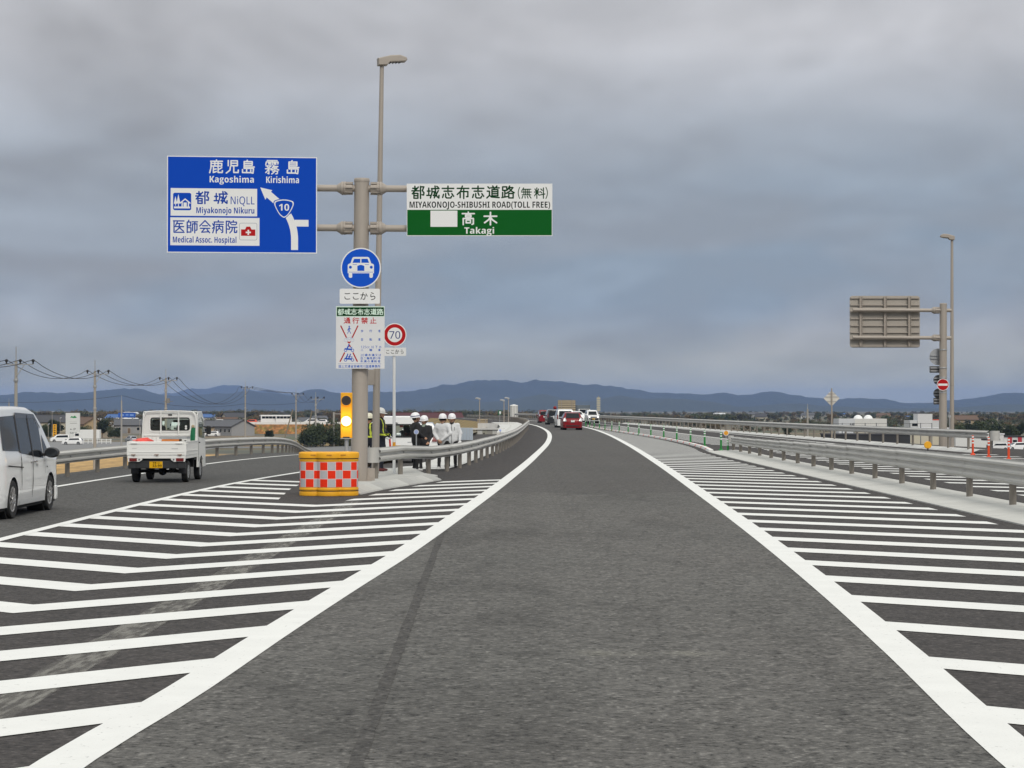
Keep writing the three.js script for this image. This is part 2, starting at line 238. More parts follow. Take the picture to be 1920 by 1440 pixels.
// painted hatching: each bar its own piece
function bar(pts) { const s = [], n = pts.length; const g = new THREE.BufferGeometry(), h = n / 2, pos = [], uv = [], idx = []; pts.forEach(([x, d]) => { pos.push(x, 0.006, -d * S); uv.push(x, d * S); }); for (let i = 0; i < h - 1; i++) idx.push(i, i + 1, n - 1 - i, i + 1, n - 2 - i, n - 1 - i); g.setAttribute('position', new THREE.Float32BufferAttribute(pos, 3)); g.setAttribute('uv', new THREE.Float32BufferAttribute(uv, 2)); g.setIndex(idx); g.computeVertexNormals(); return mesh('hatch_bar', g, M.paint, road); }
const meet = (c, x0, z0, sl, xv) => { let x = x0; for (let i = 0; i < 40; i++) x = 0.5 * x + 0.5 * c(z0 + sl * (x - xv)); return [x, z0 + sl * (x - xv)]; };
const kerbR = curve([[-3.32, 26.3], [-2.94, 28.2], [-2.36, 30.2], [-1.82, 32]]), kerbLf = curve([[-4.55, 25.4], [-4.9, 29], [-5.0, 36]]);
for (let k = -7; k < 14; k++) {
  const z0 = 12.45 + 1.34 * k, xv = -4.52 + 0.062 * (z0 - 11), w = 0.48, A = 0.6, B = -0.5;
  const top = z0 + 3 > 26.6;
  const r0 = meet(leftLine, -2, z0, A, xv), r1 = meet(leftLine, -2, z0 + w, A, xv), l0 = meet(rampIn, -7, z0, B, xv), l1 = meet(rampIn, -7, z0 + w, B, xv);
  if (z0 < 24) bar([l0, [xv, z0], r0, r1, [xv, z0 + w], l1]);
  else {
    const a0 = meet((d) => kerbR(d) + 0.28, -2.5, z0, A, xv), a1 = meet((d) => kerbR(d) + 0.28, -2.5, z0 + w, A, xv); if (a0[0] < r0[0] - 0.3) bar([a0, r0, r1, a1]);
    const b0 = meet((d) => kerbLf(d) - 0.25, -5, z0, B, xv), b1 = meet((d) => kerbLf(d) - 0.25, -5, z0 + w, B, xv); if (b0[0] > l0[0] + 0.3) bar([l0, b0, b1, l1]);
  }
}
for (let k = -3; k < 90; k++) {
  const z0 = k < 2 ? 8.8 + 1.515 * k : 11.83 + 1.375 * (k - 2), w = k < 3 ? 0.44 : 0.5, A = -0.46, xv = rightLine(z0);
  const m0 = meet((d) => medNear(d) - 0.32, 8, z0, A, xv), m1 = meet((d) => medNear(d) - 0.32, 8, z0 + w, A, xv), a0 = meet(rightLine, xv, z0, A, xv), a1 = meet(rightLine, xv, z0 + w, A, xv);
  if (m0[0] > a0[0] + 0.25 && m0[1] > -3) bar([a0, m0, m1, a1]);
}
for (let k = 0; k < 74; k++) {
  const z0 = 20 + 1.5 * k, w = 0.45, A = -0.4, xv = 11; const inner = (d) => medNear(d) + (d < 56 ? 2.75 : mix(2.75, 1.0, sstep(56, 66, d)));
  const a0 = meet(inner, 11, z0, A, xv), a1 = meet(inner, 11, z0 + w, A, xv), b0 = meet(oppNear, 13, z0, A, xv), b1 = meet(oppNear, 13, z0 + w, A, xv);
  if (b0[0] > a0[0] + 0.25) bar([a0, b0, b1, a1]);
}
for (let k = 0; k < 6; k++) { const z0 = 39 + 2.2 * k, x0 = oppFar(z0) + 0.45, x1 = Math.min(19.6, x0 + 2.2 - 0.12 * k); bar([[x0, z0], [x1, z0 - 0.7], [x1, z0 - 0.25], [x0, z0 + 0.45]]); }
mesh('edge_line', sheet((d) => 20.6 + (d < 46 ? (46 - d) * 0.22 : 0), (d) => 20.85 + (d < 46 ? (46 - d) * 0.22 : 0), steps(30, 47, 1), 1, () => 0.009), M.paint, road);

// embankments
const texSoil = dataTex(512, (u, v, i, j) => { const n = fbm(u * 12, v * 12, 5, 301, 12), s = hash2(i, j, 302); const g = sstep(0.45, 0.6, fbm(u * 5, v * 5, 3, 305, 5)); return [mix(0.56, 0.44, g) * (0.6 + 0.7 * n) + 0.08 * s, mix(0.46, 0.44, g) * (0.6 + 0.7 * n) + 0.06 * s, mix(0.31, 0.27, g) * (0.6 + 0.7 * n) + 0.03 * s]; }, true, 1 / 9);
M.bank = new THREE.MeshStandardMaterial({ map: texSoil, roughness: 1 });
struct(mesh('embankment', [
  sheet((d) => deckL2(d) - 9.6, (d) => deckL2(d), steps(44, 262, 4), 4, (x, d, t) => mix(GROUND - 0.1, -0.02, t)),
  sheet((d) => rampL(d) - 1.5 * (rampY(d) - GROUND) - 0.3, rampL, steps(-12, 165, 3), 4, (x, d, t) => mix(GROUND - 0.1, rampY(d) - 0.02, t)),
  sheet(deckR, (d) => deckR(d) + 9.6, steps(-12, 262, 4), 4, (x, d, t) => mix(-0.02, GROUND - 0.1, t)),
], M.bank));

// ---------------------------------------------------------------- kerbs and concrete
for (let i = 0; i < 3; i++) M['kerb' + i] = new THREE.MeshStandardMaterial({ color: lin(0.42 + 0.045 * i, 0.42 + 0.045 * i, 0.405 + 0.04 * i), map: texConc, roughness: 0.9 });
const island = thing('traffic_island', 'low concrete island with sloped kerb blocks under the near end of the guardrail', 'traffic island');
{
  const pts = []; for (const d of [26.2, 28, 30, 31.6]) pts.push([kerbR(d) - 0.30, d]); pts.push([-1.95, 32.2], [-2.35, 33.2], [-2.9, 36], [-4.7, 36]); for (const d of [34, 30, 26.6]) pts.push([kerbLf(d) + 0.2, d]);
  const g = extr(pts.map(([x, d]) => [x, d * S]), 0.12, 0.015).rotateX(-Math.PI / 2); mesh('top_slab', g, M.kerb2, island);
  const N = 10;
  for (let i = 0; i < N; i++) {                                       // sloped kerb blocks
    const d0 = mix(26.55, 32, i / N), d1 = mix(26.55, 32, (i + 1) / N), a = P(kerbR(d0), d0), b = P(kerbR(d1), d1), len = a.distanceTo(b) - 0.045;
    const m = mesh('kerb_block', extr([[0, 0], [-0.34, 0.0], [-0.34, 0.15], [-0.30, 0.15], [-0.02, 0.03]], len, 0.008).translate(0, 0, -len), M['kerb' + (i % 3)], island);
    m.position.set(a.x, 0, a.z); m.rotation.y = Math.atan2(-(b.x - a.x), -(b.z - a.z));
  }
}
const median = thing('median_strip', 'wide light concrete median strip of slabs carrying the right hand guardrail', 'median strip');
for (let i = 0; i < 22; i++) {
  const d0 = 9 + i * 2, d1 = d0 + 1.985, mk = (a, b, h0, h1) => { const q = [[a(d0), h0, d0], [b(d0), h1, d0], [b(d1), h1, d1], [a(d1), h0, d1]]; const pos = [], push = (...v) => v.forEach(([x, y, d]) => pos.push(x, y, -d * S)); const bt = q.map(([x, , d]) => [x, 0.0, d]);
    push(q[0], q[1], q[2], q[0], q[2], q[3], bt[0], bt[1], q[1], bt[0], q[1], q[0], bt[1], bt[2], q[2], bt[1], q[2], q[1], bt[2], bt[3], q[3], bt[2], q[3], q[2], bt[3], bt[0], q[0], bt[3], q[0], q[3]);
    const g = new THREE.BufferGeometry(); g.setAttribute('position', new THREE.Float32BufferAttribute(pos, 3)); const uv = []; for (let k = 0; k < pos.length; k += 3) uv.push(pos[k], pos[k + 2]); g.setAttribute('uv', new THREE.Float32BufferAttribute(uv, 2)); g.computeVertexNormals(); return g; };
  mesh('slab', mk((d) => medNear(d), (d) => medNear(d) + 1.13, 0.022, 0.105), M.concrete, median);
  mesh('slab', mk((d) => medNear(d) + 1.145, (d) => medNear(d) + 1.82, 0.10, 0.02), M.concrete, median);
}
const sepk = thing('lane_separator', 'row of short white kerb blocks under the green flexible posts', 'lane separator');
{
  const g = extr([[-0.12, 0], [0.12, 0], [0.09, 0.1], [-0.09, 0.1]], 1.45, 0.02, 2).translate(0, 0, -0.72);
  const gA = extr([[-0.12, 0], [0.12, 0], [0.09, 0.1], [-0.09, 0.1]], 0.45, 0.02, 2).translate(0, 0, -0.22);
  for (let i = 0; i < 58; i++) { const d = 53.6 + i * 1.34; for (const [gg, dd, mt] of [[g, 0, M.whiteMatte], [gA, 0.64, i % 2 ? M.orange : M.whiteMatte]]) { const m = mesh('kerb_block', gg, mt, sepk); m.position.copy(P(medNear(d + dd) + 0.15, d + dd)); m.rotation.y = -Math.atan((medNear(d + 1) - medNear(d - 1)) / 2 / S); } }
}
{
  const k = thing('roadside_kerb', 'white concrete kerb below the far guardrail on the opposite lane', 'kerb');
  for (let i = 0; i < 40; i++) { const d0 = 52 + i * 2.6, d1 = d0 + 2.58; mesh('kerb_stone', sheet((d) => railFar(d) - 0.32, (d) => railFar(d) + 0.35, [d0, d1], 2, (x, d, t) => t < 0.1 ? 0.0 : 0.13), M.concreteW, k); }
}
struct(mesh('concrete_shoulder', sheet((d) => railL(d) - 1.9 - 0.6 * sstep(38, 46, d), (d) => railL(d) - 0.22, steps(37.2, 60, 0.7), 10, (x, d) => goreY(x, d) + 0.03), M.concreteW));
{
  const a = thing('concrete_apron', 'pale concrete apron curving behind the far end of the left guardrail', 'apron');
  mesh('surface', sheet((d) => railL(d) - 1.75 - (d - 84) * 0.028, (d) => railL(d) - 0.4, steps(84, 150, 3), 4, () => 0.24), M.concreteW, a);
  mesh('end_face', [box(1.35, 1.6, 0.3, railL(84) - 1.075, -0.56, -84.1 * S)], M.concreteW, a);
  mesh('drain_lid', sheet((d) => railL(d) - 1.3 - (d - 84) * 0.012, (d) => railL(d) - 1.15 - (d - 84) * 0.012, steps(90, 146, 3), 1, () => 0.246), M.concrete, a);
  const w = thing('retaining_wall', 'weathered grey concrete wall with pale coping beyond the white jackets', 'wall', -2.0, 101, 0);
  for (let i = 0; i < 6; i++) mesh('wall_panel', box(0.40, 4, 0.35, -1.05 + i * 0.41, -1.85, 0), i % 3 === 1 ? M.concrete : std(lin(0.36 - 0.03 * (i % 2), 0.35 - 0.03 * (i % 2), 0.29), 0.95, 0, { map: texConc }), w);
  mesh('coping', box(2.75, 0.14, 0.55, 0.05, 0.22, 0), M.concreteW, w); mesh('recess_shade', box(0.1, 0.9, 0.05, -0.3, -0.55, 0.18), M.black, w);  // black block on the wall face, its colour stands for a recess in shade
  const f = thing('site_fence', 'pale blue corrugated sheet fence beside the grey concrete wall', 'fence', -3.2, 82, 0.1);
  for (let i = 0; i < 5; i++) { const g = []; for (let k = 0; k < 6; k++) g.push(box(0.02, 1.9, 0.03, -0.5 + i * 0.222 + k * 0.036, -0.45, k % 2 ? 0.015 : 0)); g.push(box(0.214, 1.9, 0.012, -0.41 + i * 0.222, -0.45, -0.02)); mesh('sheet_panel', g, std(lin(0.56, 0.63, 0.70), 0.5, 0.1), f); }
  const s = struct(mesh('soil_bank', sheet((d) => -2.6, (d) => -0.68, [83.4, 84.1], 6, (x, d, t) => -0.95 + t * 1.05), M.soil));
  const b = thing('parapet', 'long white concrete parapet behind the grey wall left of the bend', 'parapet', -1.6, 128, 0);
  for (let i = 0; i < 4; i++) mesh('parapet_block', box(0.94, 2.2, 0.4, -1.5 + i * 0.95, -0.72, 0), M.concreteW, b);
}
// ---------------------------------------------------------------- lettering: strokes on a 100 x 100 square, "@X:x,y,w,h" sets another character into a box
const GLYPH = {
  土: '50,5 50,92|18,40 82,40|5,92 95,92', 木: '5,32 95,32|50,3 50,98|50,34 38,58 8,82|50,34 62,58 94,82', 心: '15,45 8,85|32,35 32,80 40,92 72,92 78,70|50,25 58,55|80,35 94,70',
  車: '10,15 90,15|22,30 78,30 78,68 22,68 22,30|22,49 78,49|5,83 95,83|50,2 50,99', 者: '15,18 70,18|42,2 42,38|5,38 95,38|85,8 10,62|30,58 80,58 80,97 30,97 30,58|30,77 80,77',
  都: '@者:0,2,62,98|70,5 70,99|70,8 96,8 84,38 97,54 94,72 82,70', 城: '@土:0,15,34,65|38,22 98,22|42,22 42,55 30,95|42,46 62,46 60,78 52,74|66,2 70,50 82,85 96,95 97,75|92,38 60,94|80,4 92,14',
  志: '50,2 50,42|5,20 95,20|20,42 80,42|@心:0,40,100,60', 布: '5,20 95,20|45,2 32,42 5,68|28,45 28,92|28,45 88,45 88,85 78,85|56,28 56,99',
  辶: '10,8 22,20|5,42 22,42 22,75|2,95 22,75 40,88 98,92', 道: '@辶:0,0,100,100|48,2 55,14|80,2 70,14|32,16 98,16|62,16 56,30|42,30 88,30 88,78 42,78 42,30|42,46 88,46|42,62 88,62',
  路: '8,8 40,8 40,36 8,36 8,8|25,36 25,88|25,58 42,58|8,52 8,88|2,92 45,84|62,2 48,30|58,14 88,14 70,38 42,56|60,22 78,42 98,54|56,60 90,60 90,95 56,95 56,60',
  無: '25,2 8,30|18,14 92,14|5,40 97,40|12,66 92,66|28,14 28,66|44,14 44,66|60,14 60,66|76,14 76,66|18,78 10,98|38,78 40,96|60,78 66,96|80,76 94,96',
  料: '25,2 25,98|3,40 48,40|8,12 16,30|42,12 34,30|24,42 4,75|27,42 46,70|62,12 74,24|58,36 70,48|52,68 99,58|86,2 86,98',
  高: '50,0 50,12|5,12 95,12|30,24 70,24 70,38 30,38 30,24|12,98 12,50 88,50 88,92 78,96|34,62 66,62 66,84 34,84 34,62',
  鹿: '52,0 52,10|10,10 95,10|14,10 12,60 3,96|14,26 90,26 90,46 14,46|40,12 40,46|64,12 64,46|30,54 30,94 52,86|30,70 50,68|90,58 66,72|64,52 64,93 94,93 95,80',
  児: '22,4 22,42|42,5 88,5 88,42 42,42 42,5|42,23 88,23|38,48 34,76 8,97|62,48 62,92 94,92 95,74',
  島: '45,0 38,10|22,10 22,60|22,10 80,10 80,38 22,38|22,24 80,24|22,50 95,50|22,61 90,61 86,96 76,94|10,70 10,92 70,92 70,72|40,68 40,92',
  務: '5,6 42,6 28,26|15,18 26,30|2,40 46,40 42,54|26,40 26,97 18,92|26,44 4,84|62,0 50,30|58,12 90,12 52,50|62,24 96,52|52,66 88,66 86,94 76,98|70,50 62,80 46,99',
  霧: '15,4 85,4|8,14 4,32|8,14 92,14 90,28|50,4 50,34|24,20 38,22|24,28 38,30|62,20 76,22|62,28 76,30|@務:0,38,100,61',
  医: '5,6 95,6|10,6 10,94 96,94|38,14 24,40|34,26 82,26|20,50 92,50|56,26 52,64 24,84|56,52 70,70 90,84', 師: '24,0 18,14|10,14 10,96|10,14 40,14 40,44 10,44|10,58 42,58 42,92 10,92|52,12 98,12|56,28 56,82|56,28 94,28 94,74 86,78|75,12 75,98',
  会: '50,2 5,44|50,2 95,44|28,42 72,42|10,62 90,62|48,62 22,92 84,88|68,72 90,96', 病: '52,0 52,12|16,12 96,12|18,12 16,62 4,96|4,26 12,40|2,62 14,52|30,30 94,30|34,46 34,98|34,46 90,46 90,90 80,94|62,30 58,60 42,78|60,58 78,76',
  院: '8,5 8,98|8,6 36,6 22,36 38,54 34,68 18,66|68,0 68,10|46,26 46,12 95,12 95,26|54,32 88,32|42,52 99,52|60,52 56,78 38,96|78,52 78,92 96,92 98,78',
  通: '@辶:0,0,100,100|40,6 88,6 68,22|54,16 66,24|42,28 42,80|42,28 90,28 90,80 80,80|42,44 90,44|42,60 90,60|66,28 66,82', 行: '28,2 4,28|30,28 2,58|20,48 20,98|44,14 94,14|38,42 99,42|74,42 74,94 60,90',
  禁: '4,16 46,16|25,0 25,46|24,18 4,42|26,18 46,40|54,16 96,16|75,0 75,46|74,18 54,42|76,18 97,42|20,54 80,54|6,68 95,68|50,68 50,98 38,94|30,76 14,94|70,76 90,94', 止: '50,2 50,92|50,42 88,42|20,36 20,92|4,92 97,92',
  歩: '50,2 50,40|50,18 82,18|22,16 22,40|4,40 97,40|50,44 50,72 42,70|28,52 12,70|74,50 90,66|82,66 52,88 14,99', 自: '48,0 40,14|18,14 82,14 82,97 18,97 18,14|18,40 82,40|18,68 82,68',
  転: '@車:0,2,48,96|56,18 92,18|50,44 99,44|70,44 58,88 90,82|82,64 97,95', 輪: '@車:0,2,46,96|72,2 50,32|72,2 99,32|62,32 86,32|54,48 54,98|54,48 96,48 96,94|68,48 68,90|82,48 82,90|54,68 96,68',
  以: '14,10 14,72 42,56|40,18 52,36|86,6 80,56 44,98|72,70 96,96', 下: '4,10 96,10|48,10 48,98|50,34 78,54', の: '56,18 50,55 34,84 16,74 10,52 26,26 56,16 84,34 90,58 76,84 54,94', 二: '20,22 80,22|6,82 94,82',
  歳: '50,0 50,28|50,12 80,12|22,8 22,28|4,28 96,28|20,38 16,70 6,96|20,38 94,38|64,28 72,72 94,96|90,48 60,96|28,54 56,54|42,54 42,90 34,88|32,64 24,82|50,64 58,80', 未: '20,20 80,20|4,44 96,44|50,2 50,98|48,46 6,86|52,46 95,86',
  氵: '10,6 24,18|4,34 18,46|4,96 24,62', 満: '@氵:0,0,100,100|34,16 98,16|52,4 52,30|80,4 80,30|34,38 98,38|38,50 38,98|38,50 96,50 96,96 88,96|66,30 66,76|50,60 50,80 82,80 82,60', 又: '12,14 84,14 66,52 8,96|24,24 52,66 94,96',
  は: '16,6 12,60 18,96|40,30 94,30|70,6 72,80 56,96 40,88 42,72 62,70 92,92', 免: '40,0 12,32|36,14 70,14 56,32|18,32 82,32 82,58 18,58 18,32|50,32 46,64 8,97|58,58 58,92 92,92 95,76',
  許: '24,0 32,10|2,20 44,20|8,36 40,36|8,52 40,52|8,66 40,66 40,94 8,94 8,66|62,2 52,34|60,22 96,22|48,52 99,52|76,22 76,98', 年: '28,0 8,32|24,16 90,16|28,42 84,42|28,42 28,68|2,68 98,68|56,16 56,98',
  運: '@辶:0,0,100,100|38,16 38,4 94,4 94,16|40,24 92,24|44,34 88,34 88,62 44,62 44,34|44,48 88,48|34,74 98,74|66,16 66,88', 国: '8,6 92,6 92,96 8,96 8,6|24,26 76,26|28,50 72,50|22,76 80,76|50,26 50,76|62,58 70,68',
  交: '50,0 50,16|4,16 96,16|30,26 10,48|68,26 90,48|70,44 44,80 6,98|30,44 56,80 96,98', 省: '50,0 50,24 42,22|26,8 10,28|72,8 94,26|84,24 50,42 8,54|28,46 80,46 80,98 28,98 28,46|28,64 80,64|28,80 80,80',
  宮: '50,0 50,10|8,26 8,12 92,12 92,26|28,30 74,30 74,52 28,52 28,30|46,52 38,62|20,62 82,62 82,97 20,97 20,62', 崎: '6,28 6,82 38,82|38,28 38,82|22,8 22,82|44,18 99,18|72,2 66,26 46,40|76,26 94,38|42,48 99,48|50,58 74,58 74,80 50,80 50,58|88,48 88,96 76,94',
  河: '@氵:0,0,100,100|34,12 99,12|86,12 86,94 72,94|42,32 68,32 68,66 42,66 42,32', 川: '14,8 14,60 4,96|50,12 50,88|86,4 86,98', 事: '4,12 96,12|28,22 74,22 74,36 28,36 28,22|14,48 84,48 84,76|2,62 98,62|14,76 84,76|50,0 50,94 38,96',
  所: '6,8 46,8|10,24 42,24 42,48 10,48 10,24|10,24 8,70 2,96|88,4 56,14|56,14 56,56 46,96|56,44 99,44|80,44 80,98',
  こ: '22,18 50,22 82,16|18,62 22,84 48,92 86,86', か: '6,36 60,32 66,44 60,82 48,96 34,88|38,6 28,52 8,92|76,22 92,52', ら: '34,6 62,18|30,30 22,66 52,52 76,52 86,70 72,90 36,96',
};
function glyph(g, ch, x, y, w, h, lw, first = true) {
  if (first) { g.lineWidth = lw; g.lineCap = 'butt'; g.lineJoin = 'round'; g.lineCap = 'round'; }
  for (const s of (GLYPH[ch] || '').split('|')) {
    if (s[0] === '@') { const [a, b, c, d] = s.slice(3).split(',').map(Number); glyph(g, s[1], x + (a * w) / 100, y + (b * h) / 100, (c * w) / 100, (d * h) / 100, lw, false); continue; }
    const pts = s.split(' ').map((p) => p.split(',').map(Number)); g.beginPath();
    const soft = 'のこからは'.includes(ch) && pts.length > 2;
    pts.forEach(([a, b], i) => { const X = x + (a * w) / 100, Y = y + (b * h) / 100; if (!i) g.moveTo(X, Y); else if (soft && i < pts.length - 1) { const n = pts[i + 1]; g.quadraticCurveTo(X, Y, x + ((a + n[0]) / 2) * w / 100, y + ((b + n[1]) / 2) * h / 100); } else g.lineTo(X, Y); });
    g.stroke();
  }
}
function kanji(g, str, x, y, w, h, pitch, lw, color) { g.strokeStyle = color; [...str].forEach((c, i) => glyph(g, c, x + i * pitch, y, w, h, lw)); }
function latin(g, str, x, base, w, size, color, weight = 'bold') { g.fillStyle = color; g.font = weight + ' ' + size + 'px sans-serif'; const m = g.measureText(str).width; g.save(); g.translate(x, base); g.scale(w / m, 1); g.fillText(str, 0, 0); g.restore(); }
function canvasTex(w, h, k, draw) { const c = document.createElement('canvas'); c.width = Math.round(w * k); c.height = Math.round(h * k); const g = c.getContext('2d'); g.scale(k, k); draw(g, w, h); const t = new THREE.CanvasTexture(c); t.colorSpace = THREE.SRGBColorSpace; return t; }
const printMat = (t, rough = 0.75) => new THREE.MeshPhysicalMaterial({ map: t, roughness: rough, specularIntensity: 0.25 });
const INK = { blue: '#0845b4', green: '#07581d', dgreen: '#073516', white: '#e2e3e3', red: '#b01c20', navy: '#1440a0', text: '#161c1a' };
const rr = (g, x, y, w, h, r) => { g.beginPath(); g.moveTo(x + r, y); g.arcTo(x + w, y, x + w, y + h, r); g.arcTo(x + w, y + h, x, y + h, r); g.arcTo(x, y + h, x, y, r); g.arcTo(x, y, x + w, y, r); g.closePath(); };
const TX = {};
TX.blue = canvasTex(1113, 722, 1.6, (g, W, H) => {
  g.fillStyle = INK.white; g.fillRect(0, 0, W, H); g.fillStyle = INK.blue; g.fillRect(7, 7, W - 14, H - 14);
  kanji(g, '鹿児島', 312, 28, 102, 100, 118, 10.5, INK.white); kanji(g, '霧', 727, 24, 104, 106, 0, 9.5, INK.white); kanji(g, '島', 882, 28, 100, 100, 0, 10.5, INK.white);
  latin(g, 'Kagoshima', 309, 196, 338, 66, INK.white); latin(g, 'Kirishima', 729, 196, 253, 66, INK.white);
  g.fillStyle = INK.white; g.fillRect(27, 241, 640, 206); g.fillRect(25, 459, 660, 208);
  g.fillStyle = INK.blue; rr(g, 45, 276, 134, 130, 14); g.fill(); g.fillStyle = INK.white;
  g.beginPath(); g.moveTo(62, 300); g.lineTo(50, 358); g.lineTo(60, 358); g.lineTo(60, 372); g.lineTo(66, 372); g.lineTo(66, 358); g.lineTo(76, 358); g.closePath(); g.fill();
  g.beginPath(); g.moveTo(84, 286); g.lineTo(70, 356); g.lineTo(82, 356); g.lineTo(82, 378); g.lineTo(88, 378); g.lineTo(88, 356); g.lineTo(100, 356); g.closePath(); g.fill(); g.fillRect(52, 378, 118, 14);
  g.strokeStyle = INK.white; g.lineWidth = 9; g.beginPath(); g.moveTo(98, 352); g.lineTo(134, 322); g.lineTo(170, 352); g.moveTo(112, 346); g.lineTo(112, 380); g.moveTo(158, 346); g.lineTo(158, 380); g.stroke(); g.fillRect(122, 348, 24, 30);
  kanji(g, '都', 210, 262, 100, 94, 0, 11, INK.navy); kanji(g, '城', 347, 262, 100, 94, 0, 11, INK.navy);
  latin(g, 'NiQLL', 464, 358, 185, 80, INK.navy, ''); latin(g, 'Miyakonojo Nikuru', 212, 426, 438, 60, INK.navy);
  kanji(g, '医師会病院', 44, 480, 86, 96, 97, 9, INK.navy); latin(g, 'Medical Assoc. Hospital', 40, 646, 477, 60, INK.navy);
  g.strokeStyle = '#8f96a4'; g.lineWidth = 3; rr(g, 536, 498, 130, 126, 12); g.stroke(); g.fillStyle = INK.red; g.fillRect(548, 545, 106, 48); g.beginPath(); g.moveTo(578, 546); g.lineTo(588, 524); g.lineTo(616, 524); g.lineTo(626, 546); g.closePath(); g.fill();
  g.fillStyle = INK.white; g.fillRect(596, 548, 12, 38); g.fillRect(583, 561, 38, 12);
  g.fillStyle = INK.white; g.beginPath(); g.moveTo(690, 230); g.lineTo(780, 250); g.lineTo(770, 262); g.lineTo(850, 330); g.lineTo(815, 372); g.lineTo(738, 304); g.lineTo(728, 322); g.closePath(); g.fill();
  g.strokeStyle = INK.white; g.lineWidth = 52; g.lineCap = 'butt'; g.beginPath(); g.moveTo(898, 436); g.quadraticCurveTo(946, 520, 946, 620); g.lineTo(946, 696); g.stroke(); g.fillRect(946, 470, 104, 50);
  const sh = (k) => { g.beginPath(); g.moveTo(867 - 62 * k, 385 - 52 * k); g.quadraticCurveTo(867, 385 - 76 * k, 867 + 62 * k, 385 - 52 * k); g.quadraticCurveTo(867 + 78 * k, 385 - 40 * k, 867 + 62 * k, 385 - 8 * k); g.quadraticCurveTo(867 + 34 * k, 385 + 58 * k, 867, 385 + 68 * k); g.quadraticCurveTo(867 - 34 * k, 385 + 58 * k, 867 - 62 * k, 385 - 8 * k); g.quadraticCurveTo(867 - 78 * k, 385 - 40 * k, 867 - 62 * k, 385 - 52 * k); g.closePath(); };
  g.fillStyle = INK.blue; sh(1.12); g.fill(); g.fillStyle = INK.white; sh(1.04); g.fill(); g.fillStyle = INK.blue; sh(0.92); g.fill(); latin(g, '10', 826, 402, 82, 70, INK.white);
});
TX.green = canvasTex(1755, 640, 1.1, (g, W, H) => {
  g.fillStyle = INK.white; g.fillRect(0, 0, W, H); g.fillStyle = INK.green; g.fillRect(6, 320, W - 12, H - 328);
  kanji(g, '都城志布志道路', 58, 27, 154, 156, 181, 18, INK.dgreen); kanji(g, '無', 1376, 50, 130, 132, 0, 12, INK.dgreen); kanji(g, '料', 1536, 50, 130, 132, 0, 13, INK.dgreen);
  g.strokeStyle = INK.dgreen; g.lineWidth = 10; g.beginPath(); g.moveTo(1362, 46); g.quadraticCurveTo(1326, 112, 1362, 182); g.moveTo(1678, 46); g.quadraticCurveTo(1714, 112, 1678, 182); g.stroke();
  latin(g, 'MIYAKONOJO-SHIBUSHI ROAD(TOLL FREE)', 26, 294, 1706, 104, INK.text, 'bold');
  g.fillStyle = INK.white; g.fillRect(286, 330, 324, 198); kanji(g, '高', 662, 348, 160, 156, 0, 18, INK.white); kanji(g, '木', 926, 348, 166, 158, 0, 20, INK.white); latin(g, 'Takagi', 692, 612, 370, 108, INK.white);
});
TX.car = canvasTex(300, 300, 1.7, (g) => {
  g.fillStyle = INK.white; g.fillRect(0, 0, 300, 300); g.fillStyle = '#1452c4'; g.beginPath(); g.arc(150, 150, 141, 0, 7); g.fill(); g.fillStyle = INK.white;
  g.beginPath(); g.moveTo(52, 190); g.lineTo(52, 128); g.quadraticCurveTo(54, 120, 72, 116); g.lineTo(86, 78); g.quadraticCurveTo(90, 68, 104, 68); g.lineTo(196, 68); g.quadraticCurveTo(210, 68, 214, 78); g.lineTo(228, 116); g.quadraticCurveTo(246, 120, 248, 128); g.lineTo(248, 190); g.closePath(); g.fill();
  for (const x of [60, 214]) { rr(g, x, 180, 26, 44, 10); g.fill(); } g.fillStyle = '#1452c4';
  g.beginPath(); g.moveTo(88, 112); g.lineTo(100, 82); g.lineTo(146, 82); g.lineTo(146, 112); g.closePath(); g.fill(); g.beginPath(); g.moveTo(212, 112); g.lineTo(200, 82); g.lineTo(154, 82); g.lineTo(154, 112); g.closePath(); g.fill();
  g.beginPath(); g.moveTo(124, 172); g.lineTo(124, 136); g.quadraticCurveTo(150, 120, 176, 136); g.lineTo(176, 172); g.closePath(); g.fill(); for (const x of [72, 228]) { g.beginPath(); g.arc(x, 145, 11, 0, 7); g.fill(); } g.fillRect(58, 180, 184, 3);
  g.fillRect(90, 124, 30, 3); g.fillRect(180, 124, 30, 3);
});
TX.from = canvasTex(300, 112, 1.4, (g, W, H) => { g.fillStyle = INK.white; g.fillRect(0, 0, W, H); kanji(g, 'ここから', 28, 26, 56, 58, 63, 5.5, '#101214'); });
TX.seventy = canvasTex(300, 300, 1.2, (g) => { g.fillStyle = INK.white; g.fillRect(0, 0, 300, 300); g.strokeStyle = INK.red; g.lineWidth = 44; g.beginPath(); g.arc(150, 150, 116, 0, 7); g.stroke(); latin(g, '70', 74, 198, 152, 132, '#16266e', ''); });
TX.noentry = canvasTex(300, 300, 0.8, (g) => { g.fillStyle = INK.white; g.fillRect(0, 0, 300, 300); g.fillStyle = INK.red; g.beginPath(); g.arc(150, 150, 138, 0, 7); g.fill(); g.fillStyle = INK.white; g.fillRect(30, 124, 240, 52); });
